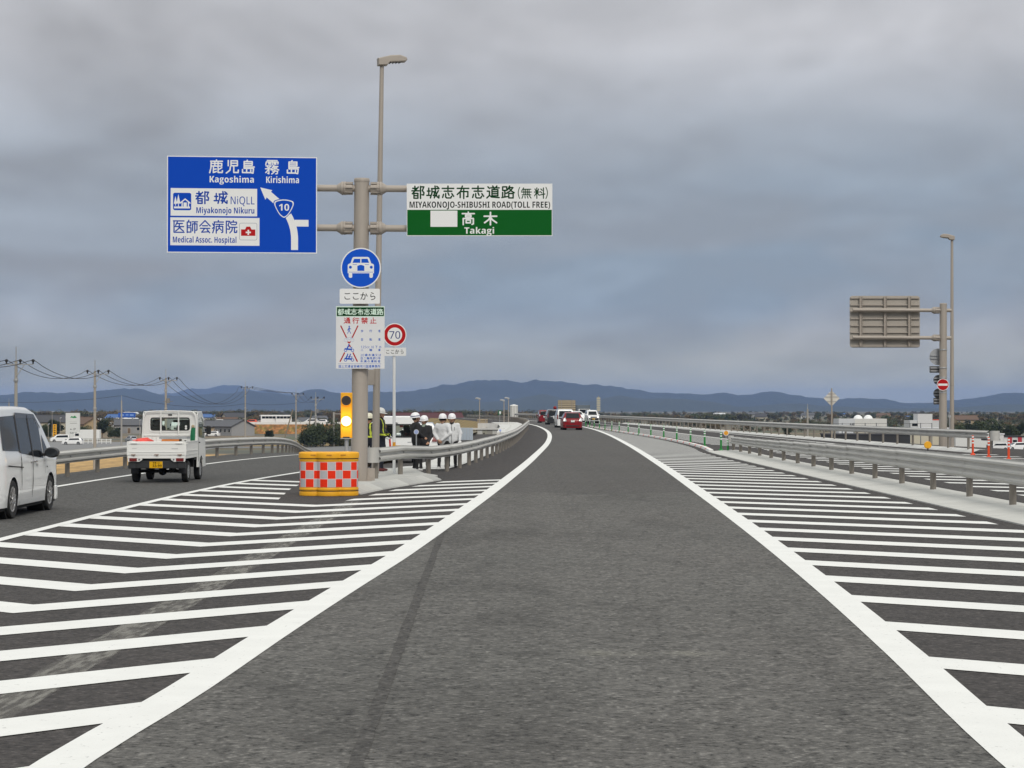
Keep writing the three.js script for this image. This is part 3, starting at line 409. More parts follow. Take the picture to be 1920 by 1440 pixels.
TX.board = canvasTex(950, 1215, 1.0, (g, W, H) => {
  g.fillStyle = '#d5d6d8'; g.fillRect(0, 0, W, H); g.fillStyle = '#c6e3d0'; g.fillRect(6, 6, W - 12, 200); g.fillStyle = INK.dgreen; g.fillRect(16, 22, W - 30, 172);
  kanji(g, '都城志布志道路', 34, 52, 118, 118, 128, 13, '#d8efe0'); kanji(g, '通行禁止', 154, 222, 126, 118, 170, 14, INK.red);
  const red = (a, b, c, d) => { g.strokeStyle = '#a2181c'; g.lineWidth = 24; g.lineCap = 'butt'; g.beginPath(); g.moveTo(a, b); g.lineTo(c, d); g.stroke(); };
  red(90, 378, 205, 615); red(430, 378, 315, 615); red(225, 690, 262, 722); red(285, 690, 248, 722); red(255, 750, 285, 790); red(170, 900, 78, 1082); red(330, 900, 420, 1082);
  g.fillStyle = g.strokeStyle = '#1b4fb4'; g.lineCap = 'round'; g.beginPath(); g.arc(258, 395, 14, 0, 7); g.fill(); g.lineWidth = 22; g.beginPath(); g.moveTo(256, 420); g.lineTo(254, 470); g.stroke(); g.lineWidth = 11; g.beginPath(); g.moveTo(254, 470); g.lineTo(226, 530); g.moveTo(256, 470); g.lineTo(288, 532); g.moveTo(252, 424); g.lineTo(224, 470); g.moveTo(260, 424); g.lineTo(292, 446); g.stroke();
  g.lineWidth = 5; g.strokeStyle = '#8fa3c4'; for (const x of [190, 320]) { g.beginPath(); g.arc(x, 660, 32, 0, 7); g.stroke(); } g.beginPath(); g.moveTo(190, 660); g.lineTo(225, 612); g.lineTo(300, 612); g.lineTo(320, 660); g.moveTo(225, 612); g.lineTo(255, 660); g.lineTo(300, 612); g.moveTo(298, 580); g.lineTo(302, 612); g.stroke();
  g.strokeStyle = '#1b4fb4';
  for (const [y, n] of [[858, 1], [1046, 2]]) { for (const x of [186, 322]) { g.lineWidth = 11; g.beginPath(); g.arc(x, y, 26, 0, 7); g.stroke(); } g.lineWidth = 30; g.beginPath(); g.moveTo(180, y - 26); g.lineTo(300, y - 16); g.stroke(); g.lineWidth = 12; g.beginPath(); g.moveTo(290, y - 20); g.lineTo(312, y - 62); g.stroke(); for (let k = 0; k < n; k++) { const x = 234 - 22 * (n - 1) + k * 52; g.lineWidth = 26; g.beginPath(); g.moveTo(x - 12, y - 42); g.lineTo(x + 8, y - 84); g.stroke(); g.beginPath(); g.arc(x + 16, y - 110, 13, 0, 7); g.fill(); g.lineWidth = 9; g.beginPath(); g.moveTo(x + 10, y - 78); g.lineTo(x + 62, y - 52); g.stroke(); } }
  const B = '#2a55ae'; const t3 = (s, y, h) => [...s].forEach((c, i) => kanji(g, c, 484 + i * (s.length > 2 ? (390 - 50) / (s.length - 1) : 340), y, 50, h, 0, 6, B));
  t3('歩行者', 458, 50); t3('自転車', 622, 52); latin(g, '125cc', 480, 818, 180, 66, B, ''); kanji(g, '以下の', 690, 768, 50, 52, 74, 6, B); t3('二輪車', 828, 48);
  latin(g, '20', 476, 975, 78, 62, B, ''); kanji(g, '歳未満又は', 566, 926, 52, 50, 66, 6, B); kanji(g, '自二輪免許', 476, 988, 52, 50, 62, 6, B); latin(g, '3', 780, 1036, 34, 62, B, ''); kanji(g, '年', 822, 988, 52, 50, 0, 6, B); kanji(g, '未満の運転者', 476, 1048, 52, 48, 68, 6, B);
  g.fillStyle = '#3a5aa6'; g.fillRect(36, 1118, 850, 5); kanji(g, '国土交通省宮崎河川国道事務所', 50, 1144, 52, 54, 59, 6, B);
});
TX.plateK = canvasTex(330, 165, 1.0, (g, W, H) => { g.fillStyle = '#d9a81e'; g.fillRect(0, 0, W, H); g.strokeStyle = '#b88a10'; g.lineWidth = 5; g.strokeRect(4, 4, W - 8, H - 8); kanji(g, '宮崎', 84, 16, 42, 40, 48, 5, '#15140c'); latin(g, '480', 196, 54, 70, 46, '#15140c', ''); latin(g, '33-99', 74, 142, 236, 92, '#15140c'); });
TX.plateW = canvasTex(330, 165, 0.6, (g, W, H) => { g.fillStyle = '#dcdedc'; g.fillRect(0, 0, W, H); kanji(g, '宮崎', 84, 16, 42, 40, 48, 5, '#114a2a'); });
// a flat printed board: front print, metal rim and back; local front faces +z
function plate(parent, tex, w, h, x, y, z, o = {}) {
  const s = o.round ? new THREE.Shape().absarc(0, 0, w / 2, 0, Math.PI * 2) : o.r ? rrect(-w / 2, -h / 2, w, h, o.r) : rrect(-w / 2, -h / 2, w, h, 0.004);
  const panel = mesh(o.name || 'panel', new THREE.ExtrudeGeometry(s, { depth: o.t || 0.03, bevelEnabled: false, curveSegments: 40 }).translate(0, 0, -(o.t || 0.03)), o.back || M.galv, parent);
  panel.position.set(x, y, z);
  const f = new THREE.ShapeGeometry(s, 40).translate(0, 0, 0.003), p = f.attributes.position, uv = f.attributes.uv; for (let i = 0; i < p.count; i++) uv.setXY(i, p.getX(i) / w + 0.5, p.getY(i) / h + 0.5);
  mesh('printed_face', f, o.mat || printMat(tex), panel); return panel;
}

// ---------------------------------------------------------------- sign gantry on the island
function flange(x, y, dir) {            // bolted sleeve where an arm leaves the pole
  const g = []; const s = dir; const c = (r0, r1, a, b) => rod(V3(x + s * a, y, 0), V3(x + s * b, y, 0), r0, r1, 14);
  g.push(c(0.09, 0.165, 0.42, 0.30), c(0.165, 0.165, 0.31, 0.27), c(0.165, 0.165, 0.25, 0.21), c(0.14, 0.14, 0.27, 0.05));
  for (let k = 0; k < 8; k++) { const a = (k / 8) * Math.PI * 2, yy = Math.cos(a) * 0.135, zz = Math.sin(a) * 0.135; g.push(rod(V3(x + s * 0.33, y + yy, zz), V3(x + s * 0.18, y + yy, zz), 0.018, 0.018, 6)); g.push(box(0.2, 0.016, 0.05, x + s * 0.14, y + yy * 1.08, zz * 1.08)); }
  return g;
}
const gantry = thing('sign_gantry', 'thick beige steel sign pole behind the checkered drum, carrying the overhead direction signs', 'sign pole', -3.69, 29.6, 0.1);
{
  mesh('pole', [cyl(0.205, 0.18, 7.32, 0, 0, 0, 28), lathe([[0, 7.32], [0.185, 7.32], [0.19, 7.28], [0.19, 7.24]], 28)], M.pole, gantry);
  mesh('base_plate', [box(0.62, 0.03, 0.62, 0, 0.015, 0), ...[0, 1, 2, 3].map((k) => rot(box(0.02, 0.3, 0.2, 0, 0.18, 0.28), 0, (k * Math.PI) / 2))], M.pole, gantry);
  for (const [dir, y, len] of [[-1, 7.08, 4.5], [-1, 6.12, 4.5], [1, 7.08, 4.5], [1, 6.12, 4.5]]) { const arm = mesh('arm', [rod(V3(dir * 0.1, y, 0), V3(dir * len, y, 0), 0.083, 0.083, 16)], M.pole, gantry); mesh('flange', flange(dir * 0.17, y, dir), M.pole, arm); }
  gantry.rotation.z = -0.0085;
}
{
  const s = thing('direction_sign', 'big blue direction sign for Kagoshima and Kirishima with a left arrow and route shield', 'road sign', -6.47, 29.39, 6.75, 0.09);
  plate(s, TX.blue, 3.57, 2.32, 0, 0, 0, { t: 0.035 });
  for (const x of [-1.2, 0, 1.2]) mesh('rib', box(0.06, 2.3, 0.05, x, 0, -0.062), M.galv, s); for (const y of [0.43, -0.53]) mesh('clamp', box(3.3, 0.06, 0.05, 0, y, -0.115), M.galv, s);
  const n = thing('route_name_sign', 'white and green sign naming the toll free Miyakonojo-Shibushi road and Takagi', 'road sign', -0.78, 29.46, 6.64);
  plate(n, TX.green, 3.5, 1.26, 0, 0, 0, { t: 0.035 });
  for (const x of [-1.2, 0, 1.2]) mesh('rib', box(0.06, 1.22, 0.05, x, 0, -0.062), M.galv, n); for (const y of [0.54, -0.42]) mesh('clamp', box(3.3, 0.06, 0.05, 0, y, -0.115), M.galv, n);
  const c = thing('car_only_sign', 'round blue sign with a white car on the thick beige pole', 'road sign', -3.63, 29.44, 5.24); plate(c, TX.car, 0.965, 0.965, 0, 0, 0, { round: true, t: 0.012 }); mesh('bracket', [box(0.5, 0.05, 0.05, 0, 0.2, -0.045), box(0.5, 0.05, 0.05, 0, -0.2, -0.045)], M.galv, c);
  const k = thing('plaque', 'white plaque with black hiragana right below the round blue car sign', 'road sign', -3.655, 29.44, 4.56); plate(k, TX.from, 0.965, 0.36, 0, 0, 0, { r: 0.04, t: 0.012 }); mesh('bracket', box(0.5, 0.05, 0.05, 0, 0, -0.045), M.galv, k);
  const b = thing('prohibition_board', 'white board with green header, red crosses and blue pictograms of banned road users', 'road sign', -3.64, 29.43, 3.57); plate(b, TX.board, 1.165, 1.5, 0, 0, 0, { t: 0.02 }); mesh('bracket', [box(0.8, 0.05, 0.05, 0, 0.45, -0.05), box(0.8, 0.05, 0.05, 0, -0.45, -0.05)], M.galv, b);
}
// speed limit sign on its white post
{
  const s = thing('speed_limit_sign', 'round red ringed 70 speed sign with hiragana plaque on a slim white post', 'road sign', -3.17, 33.0, 0);
  mesh('post', [cyl(0.042, 0.04, 3.7, 0, 0, 0, 14), lathe([[0, 3.96], [0.04, 3.95], [0.04, 3.6]], 14)], M.whiteP, s);
  plate(s, TX.seventy, 0.63, 0.63, 0.02, 3.845, 0.06, { round: true, t: 0.01, name: 'disc' }); plate(s, TX.from, 0.61, 0.225, 0.02, 3.39, 0.06, { r: 0.025, t: 0.01, name: 'plaque' });
  mesh('sticker', cyl(0.0425, 0.0425, 0.11, 0, 0.85, 0, 14), M.amber, s); mesh('base_collar', lathe([[0, 0.12], [0.045, 0.12], [0.07, 0.03], [0.09, 0]], 14), M.galv, s);
}
// lamp posts
function lampPost(label, x, d, y, h, r0, r1, headLen, turn, lean, group, name = 'lamp_post') {
  const s = thing(name, label, 'lamp post', x, d, y, 0, group);
  mesh('pole', [cyl(r0, r1, h, 0, 0, 0, 18), lathe([[0, 0.02], [r0 * 1.9, 0.02], [r0 * 1.9, 0], [0, 0]], 18)], M.pole, s);
  if (r0 > 0.08) { mesh('inspection_door', rbox(0.1, 0.34, 0.02, 0.008, 0, 0.75, r0 * 0.96), M.pole, s); mesh('band', lathe([[r1 * 1.02, 3.05], [r0 * 0.98, 3.05], [r0 * 0.98, 3.0], [r1 * 1.02, 3.0]].map(([a, b]) => [Math.max(a, mix(r0, r1, 3 / h) * 1.03), b]), 18), M.pole, s); }
  const head = new THREE.Group(); head.name = 'lamp_head'; head.position.set(0, h, 0); head.rotation.y = turn; s.add(head);
  const L = headLen;
  const side = shapeOf([[-0.09, -0.02], [-0.09, 0.13], [L * 0.35, 0.20], [L * 0.75, 0.21], [L * 0.98, 0.15], [L, 0.11], [L * 0.95, 0.075], [L * 0.3, 0.06], [0.12, -0.02]]);
  const body = new THREE.ExtrudeGeometry(side, { depth: 0.2, bevelEnabled: true, bevelThickness: 0.04, bevelSize: 0.025, bevelSegments: 2 }).translate(0, 0, -0.1); body.rotateZ(0.06); mesh('housing', body, r0 < 0.08 ? M.galv : M.pole, head);
  mesh('light_panel', rot(box(L * 0.62, 0.012, 0.2, L * 0.58, 0.06, 0), 0, 0, 0.085), M.black, head);
  for (let k = 0; k < 4; k++) mesh('lens', rot(box(0.075, 0.02, 0.14, L * (0.4 + k * 0.13), 0.05, 0), 0, 0, 0.085), M.lens, head);
  for (let k = 0; k < 4; k++) mesh('cooling_fin', rot(box(0.018, 0.05, 0.2, L * (0.34 + k * 0.13), 0.035, 0), 0, 0, 0.085), M.black, head);
  s.rotation.z = lean; return s;
}
lampPost('tall beige street lamp with a finned head rising behind the thick sign pole', -3.68, 33, 0, 11.15, 0.105, 0.055, 0.66, 0.25, -0.0155);
mesh('junction_box', rbox(0.22, 0.42, 0.15, 0.02, -0.16, 2.7, 0.02), M.pole, scene.getObjectByName('lamp_post'));
// ---------------------------------------------------------------- impact drum and warning lamp at the nose of the island
{
  const s = thing('impact_drum', 'yellow three lobed crash drum wrapped in red and silver checks', 'crash drum', -3.93, 26.3, 0);
  const C = [[-0.34, 0.02], [0.02, 0.14], [0.36, 0.02]], R = 0.285;
  const outline = (k) => {                                         // union of three circles, walked by angle from the centre of each lobe
    const pts = [], N = 96; for (let i = 0; i < N; i++) { const a = (i / N) * Math.PI * 2, dx = Math.cos(a), dz = Math.sin(a); let best = 0; for (const [cx, cz] of C) { const b = cx * dx + (cz - 0.02) * dz, c = cx * cx + (cz - 0.02) ** 2 - (R + k) ** 2, q = b * b - c; if (q > 0) best = Math.max(best, b + Math.sqrt(q)); } pts.push([dx * best, dz * best + 0.02]); } return pts;
  };
  const ring = (prof) => {                                          // sweep [offset, y] profile round the outline
    const pos = [], uv = [], idx = [], rows = prof.map(([k]) => outline(k)), N = 96; let per = [0]; for (let i = 0; i < N; i++) { const a = rows[0][i], b = rows[0][(i + 1) % N]; per.push(per[i] + Math.hypot(a[0] - b[0], a[1] - b[1])); }
    prof.forEach(([, y], j) => { for (let i = 0; i <= N; i++) { const q = rows[j][i % N]; pos.push(q[0], y, q[1]); uv.push(per[i], y); } });
    for (let j = 0; j < prof.length - 1; j++) for (let i = 0; i < N; i++) { const a = j * (N + 1) + i, b = a + N + 1; idx.push(a, b, a + 1, a + 1, b, b + 1); }
    const g = new THREE.BufferGeometry(); g.setAttribute('position', new THREE.Float32BufferAttribute(pos, 3)); g.setAttribute('uv', new THREE.Float32BufferAttribute(uv, 2)); g.setIndex(idx); g.computeVertexNormals(); return g;
  };
  const cap = (k, y) => extr(outline(k).map(([a, b]) => [a, -b]), 0.01).rotateX(-Math.PI / 2).translate(0, y, 0);
  mesh('lower_body', ring([[-0.01, 0], [0, 0.012], [0, 0.085], [-0.012, 0.1], [-0.012, 0.115], [0, 0.13], [0, 0.165], [-0.018, 0.185], [-0.018, 0.73], [0, 0.745], [0, 0.78]]), M.yellow, s);
  mesh('lid', [ring([[0, 0.80], [0.012, 0.81], [0.012, 0.90], [0.0, 0.925], [-0.04, 0.935], [-0.2, 0.94]]), cap(-0.2, 0.93)], M.yellow, s);
  for (const x of [-0.3, 0.05, 0.34]) mesh('moulded_grip', rbox(0.11, 0.03, 0.012, 0.005, x, 0.87, x === 0.05 ? 0.436 : 0.316), std(lin(0.5, 0.22, 0.01), 0.6), s);
  mesh('seam_band', [ring([[-0.006, 0.778], [-0.012, 0.785], [-0.012, 0.795], [-0.004, 0.802]]), ring([[-0.004, 0.1], [0.002, 0.104], [0.002, 0.112], [-0.004, 0.116]])], M.black, s);
  const t = canvasTex(360, 540, 1, (g, W, H) => { for (let j = 0; j < 3; j++) for (let i = 0; i < 2; i++) { g.fillStyle = (i + j) % 2 ? '#e5361c' : '#b4b3b6'; g.fillRect(i * 180, j * 180, 180, 180); } g.fillStyle = '#e7c9c4'; for (let j = 0; j <= 3; j++) g.fillRect(0, j * 180 - 5, W, 10); for (let i = 0; i <= 2; i++) g.fillRect(i * 180 - 5, 0, 10, H); });
  t.wrapS = THREE.RepeatWrapping; t.repeat.set(1 / 0.36, 1 / 0.54); t.offset.set(0.2, -0.185 / 0.54);
  mesh('reflective_wrap', ring([[-0.009, 0.188], [-0.009, 0.728]]), printMat(t, 0.35), s);
}
{
  const s = thing('warning_lamp', 'yellow box with one dark and one lit amber lamp on a short steel stake', 'warning lamp', -3.72, 27.6, 0);
  mesh('stake', [cyl(0.045, 0.045, 1.2, 0, 0, 0, 16), box(0.26, 0.02, 0.2, 0, 1.19, 0)], M.galv, s);
  const sh = rrect(-0.128, 0, 0.256, 1.02, 0.012); const bx = extr(sh, 0.16, 0.012).translate(0, 1.2, -0.08); mesh('housing', bx, M.yellow, s); mesh('foot', box(0.15, 0.03, 0.14, 0, 1.215, 0.02), M.black, s);
  const disc = (y, m, n) => { const p = mesh(n, new THREE.CylinderGeometry(0.112, 0.112, 0.03, 32).rotateX(Math.PI / 2).translate(0, y, 0.092), m, s); mesh('bezel', new THREE.TorusGeometry(0.114, 0.009, 8, 36).translate(0, y, 0.1), M.yellow, p); return p; };
  const dk = disc(2.04, std(lin(0.05, 0.045, 0.045), 0.3), 'dark_lamp'); const dots = []; for (let a = -4; a <= 4; a++) for (let b = -4; b <= 4; b++) if (a * a + b * b < 17) dots.push(new THREE.SphereGeometry(0.008, 6, 4).translate(a * 0.023, 2.04 + b * 0.023, 0.109)); mesh('led', dots, M.black, dk);
  disc(1.58, new THREE.MeshStandardMaterial({ color: lin(0.8, 0.6, 0.3), emissive: lin(1, 0.62, 0.2), emissiveIntensity: 4.5, roughness: 0.4 }), 'lit_lamp');
  const pl = new THREE.PointLight(lin(1, 0.55, 0.12), 0.5, 0, 2); pl.position.set(0, 1.58, 0.22); pl.castShadow = true; pl.shadow.radius = 5; s.add(pl);
}
// ---------------------------------------------------------------- guardrails: beams, posts, brackets
function wBeam(h, dep, waves) {
  const f = [], n = waves * 8; for (let i = 0; i <= n; i++) { const u = i / n, y = (u - 0.5) * h, c = Math.cos(u * waves * 2 * Math.PI); f.push([dep * clamp(0.5 - 0.78 * c, 0, 1), y]); }
  const b = f.map(([x, y]) => [x - 0.005, y]).reverse(); return new THREE.ExtrudeGeometry(shapeOf([...f, ...b]), { depth: 1, bevelEnabled: false });
}
const beamGeo = { two: wBeam(0.36, 0.085, 2), three: wBeam(0.44, 0.055, 3) };
const postGeo = mergeGeometries([cyl(0.066, 0.066, 1, 0, 0, 0, 16).toNonIndexed(), lathe([[0.066, 1], [0.05, 1.012], [0, 1.016]], 16).toNonIndexed()]);
const postGeoThin = mergeGeometries([cyl(0.057, 0.057, 1, 0, 0, 0, 12).toNonIndexed(), lathe([[0.057, 1], [0.045, 1.012], [0, 1.016]], 12).toNonIndexed()]);
const boltGeo = new THREE.SphereGeometry(0.022, 8, 5);
// side: +1 the beam faces +x of travel; the beams follow the curve c(d)
function guardrail(label, c, d0, d1, o) {
  const s = thing('guardrail', label, 'guardrail'); const base = o.y || (() => 0), sp = o.pitch || 2.1, HH = typeof o.h === 'function' ? o.h : () => o.h || 0.78;
  const st = []; let d = d0; while (d < d1) { st.push(d); const sl = (c(d + 0.5) - c(d - 0.5)); d += sp / Math.hypot(1, sl); }
  const at = (q) => V3(c(q), base(q), -q * S), off = o.off ?? 0.075;
  st.forEach((q, i) => {
    const H = HH(q), ky = o.ky ? o.ky(q) : 1;
    const p = mesh('post', o.thin ? postGeoThin : postGeo, M.post, s); p.position.copy(at(q)); p.position.y -= 0.15; p.scale.y = (o.double ? H - 0.44 * ky + 0.02 : H - 0.06) + 0.15;
    if (i === st.length - 1) return;
    const a = at(q), b = at(st[i + 1]), len = a.distanceTo(b) + 0.16, dir = b.clone().sub(a).normalize();
    for (const side of o.double ? [1, -1] : [o.side]) {
      const m = mesh('beam', beamGeo[o.beam || 'two'], M.rail, s), X = V3(-dir.z, 0, dir.x).multiplyScalar(side).normalize(), Z = side > 0 ? dir.clone().negate() : dir.clone(), Y = Z.clone().cross(X), k = side > 0 ? b : a;
      m.position.copy(k).addScaledVector(X, off + (i % 2) * 0.007); m.position.y += H - (o.beam === 'three' ? 0.22 * ky : 0.18);
      m.quaternion.setFromRotationMatrix(new THREE.Matrix4().makeBasis(X, Y, Z)); m.scale.set(1, ky, len);
      if (q < 60) { const bo = mesh('bolt', boltGeo, M.galv, m); bo.position.set(0.02, 0, 0.02 / len); bo.scale.set(1, 1, 1 / len); }
    }
    if (o.double && q < 70) { const br = mesh('bracket', box(0.17, 0.16, 0.12, 0, H - 0.24 * ky, 0), M.post, s); br.position.copy(at(q)); }
  });
  return s;
}
const gl = guardrail('curved grey guardrail starting behind the yellow drum and running along the left lane edge', railL, 30.6, 236, { side: 1, h: 0.79, y: (d) => d < 33.2 ? 0.1 : 0.02, pitch: 2.0 });
{ // curled end piece, turned back round the first post
  const c = []; for (let i = 0; i <= 10; i++) { const a = Math.PI * (i / 10); c.push([Math.sin(a) * -0.32, Math.cos(a) * 0.17]); }
  const pos = [], idx = []; c.forEach(([z, x]) => pos.push(x, -0.19, -z, x, 0.19, -z)); for (let i = 0; i < 10; i++) idx.push(2 * i, 2 * i + 1, 2 * i + 2, 2 * i + 1, 2 * i + 3, 2 * i + 2);
  const g = new THREE.BufferGeometry(); g.setAttribute('position', new THREE.Float32BufferAttribute(pos, 3)); g.setIndex(idx); g.computeVertexNormals(); const e = mesh('end_terminal', g, M.rail, gl); e.position.copy(P(railL(30.55) - 0.06, 30.55, 0.71));
}
guardrail('grey guardrail on the far left edge of the exit ramp, dipping over the crest', railRamp, 6, 92, { side: 1, h: 0.74, y: rampY, pitch: 2.3 });
const gm = guardrail('three waved guardrail on the concrete median strip at the right', (d) => medNear(d) + 1.06, 9.6, 53.5, { double: true, thick: true, beam: 'three', h: (d) => mix(0.81, 0.57, sstep(24, 53, d)), ky: (d) => mix(1, 0.68, sstep(24, 53, d)), y: () => 0.11, pitch: 2.15, off: 0.09 });
guardrail('long guardrail on the far right edge of the opposite lane', railFar, 51, 255, { side: -1, h: 0.86, y: () => 0.1, pitch: 2.0, thin: true });
{
  const far = scene.getObjectByName('guardrail_003'); const e = mesh('end_terminal', [rot(cyl(0.19, 0.19, 0.4, 0, -0.2, 0, 20), 0, 0, 0)], M.rail, far); e.position.copy(P(railFar(50.6), 50.6, 0.75));
  mesh('end_terminal', [cyl(0.13, 0.13, 0.3, 0, -0.15, 0, 20)], M.rail, gm).position.copy(P(medNear(53.5) + 1.06, 53.6, 0.54));
}
// ---------------------------------------------------------------- delineators
const discTex = dataTex(64, (u, v) => { const r = Math.hypot(u - 0.5, v - 0.5) * 2; return r < 0.78 ? [0.62, 0.7, 0.92] : [0.85, 0.86, 0.88]; }, true);
function reflector(label, x, d, y, h, m, rad = 0.055) {
  const s = thing('reflector_stake', label, 'reflector', x, d, y); mesh('stake', cyl(0.018, 0.018, h, 0, 0, 0, 10), M.galv, s);
  const k = mesh('reflector_rim', new THREE.CylinderGeometry(rad, rad, 0.03, 24).rotateX(Math.PI / 2).translate(0, h + rad * 0.8, 0), M.whiteP, s); mesh('reflector_disc', new THREE.CircleGeometry(rad * 0.82, 24).translate(0, h + rad * 0.8, 0.019), m, k); return s;
}
reflector('pale blue round reflector on a thin stake in front of the black jacket', -2.62, 33.6, 0.55, 0.62, std(lin(0.40, 0.48, 0.78), 0.3), 0.068);
reflector('small pale reflector on the curved guardrail near the grey wall', -0.5, 52, 0.6, 0.3, std(lin(0.40, 0.48, 0.78), 0.3), 0.06);
reflector('amber round reflector at the near end of the median guardrail', 9.42, 54.0, 0.55, 0.15, M.amber, 0.12);
{ // big yellow ball delineator and its twin
  const s = thing('ball_marker', 'big round yellow marker disc on the opposite lane edge before the right sign pole', 'marker', 17.45, 51.5, 0);
  mesh('base', lathe([[0, 0.06], [0.11, 0.06], [0.14, 0]], 18), M.dark, s); mesh('stem', cyl(0.03, 0.03, 0.18, 0, 0.05, 0, 10), M.dark, s); mesh('disc', [new THREE.CylinderGeometry(0.145, 0.145, 0.05, 28).rotateX(Math.PI / 2).translate(0, 0.34, 0), new THREE.TorusGeometry(0.14, 0.02, 8, 28).translate(0, 0.34, 0)], M.yellow, s);
}
function flexPost(name, label, col, x, d, h, r, group) {
  const s = thing(name, label, 'marker post', x, d, 0, 0, group);
  mesh('base', lathe([[0, 0.07], [r * 1.6, 0.07], [r * 2.1, 0.05], [r * 2.2, 0]], 16), col, s); mesh('post', [cyl(r, r * 0.92, h - 0.06, 0, 0.05, 0, 14), lathe([[r * 0.92, h - 0.01], [r * 0.7, h + 0.01], [0, h + 0.012]], 14)], col, s);
  for (const k of [0.6, 0.76, 0.9]) mesh('reflective_band', cyl(r * 1.03, r * 1.03, h * 0.07, 0, h * k, 0, 14), M.whiteP, s); return s;
}
{
  const D = [[9.3, 54.6], [9.42, 60], [9.4, 64.6], [9.4, 70], [9.4, 76], [9.28, 82], [9.05, 87.5], [8.9, 94], [8.65, 99], [8.46, 104], [8.3, 109.5], [8.2, 115], [8.1, 121], [8.05, 127], [8.0, 133]];
  const o = ['nearest', 'second', 'third', 'fourth', 'fifth', 'sixth', 'seventh', 'eighth', 'ninth', 'tenth', 'eleventh', 'twelfth', 'thirteenth', 'fourteenth', 'farthest'];
  const first = flexPost('flexible_post', 'nearest of the green and white banded flexible posts along the median', M.green, 9.3, 54.6, 0.82, 0.048, 'green flexible posts');
  D.slice(1).forEach(([x, d], i) => copy(first, 'flexible_post', o[i + 1] + ' green and white banded flexible post along the median, counted from the guardrail end', x, d, 0, 0));
  const q = flexPost('flexible_post', 'short green flexible post right at the first median guardrail post', M.green, 9.25, 52.6, 0.5, 0.05, 'green flexible posts');
  const or = flexPost('flexible_post', 'orange and white banded post nearest to the far guardrail end', M.orange, 18.55, 49.4, 0.78, 0.045, 'orange posts at the right');
  copy(or, 'flexible_post', 'middle one of the three orange and white banded posts at the right', 18.1, 46.6, 0); copy(or, 'flexible_post', 'rightmost of the three orange and white banded posts', 18.05, 44.6, 0);
  const rg = flexPost('flexible_post', 'pale green flexible post just left of the crash drum on the ramp edge', std(lin(0.25, 0.5, 0.3), 0.5), -5.35, 42.2, 0.42, 0.055, 'pale green posts'); copy(rg, 'flexible_post', 'pale green flexible post half hidden behind the crash drum', -4.35, 39.6, 0);
}
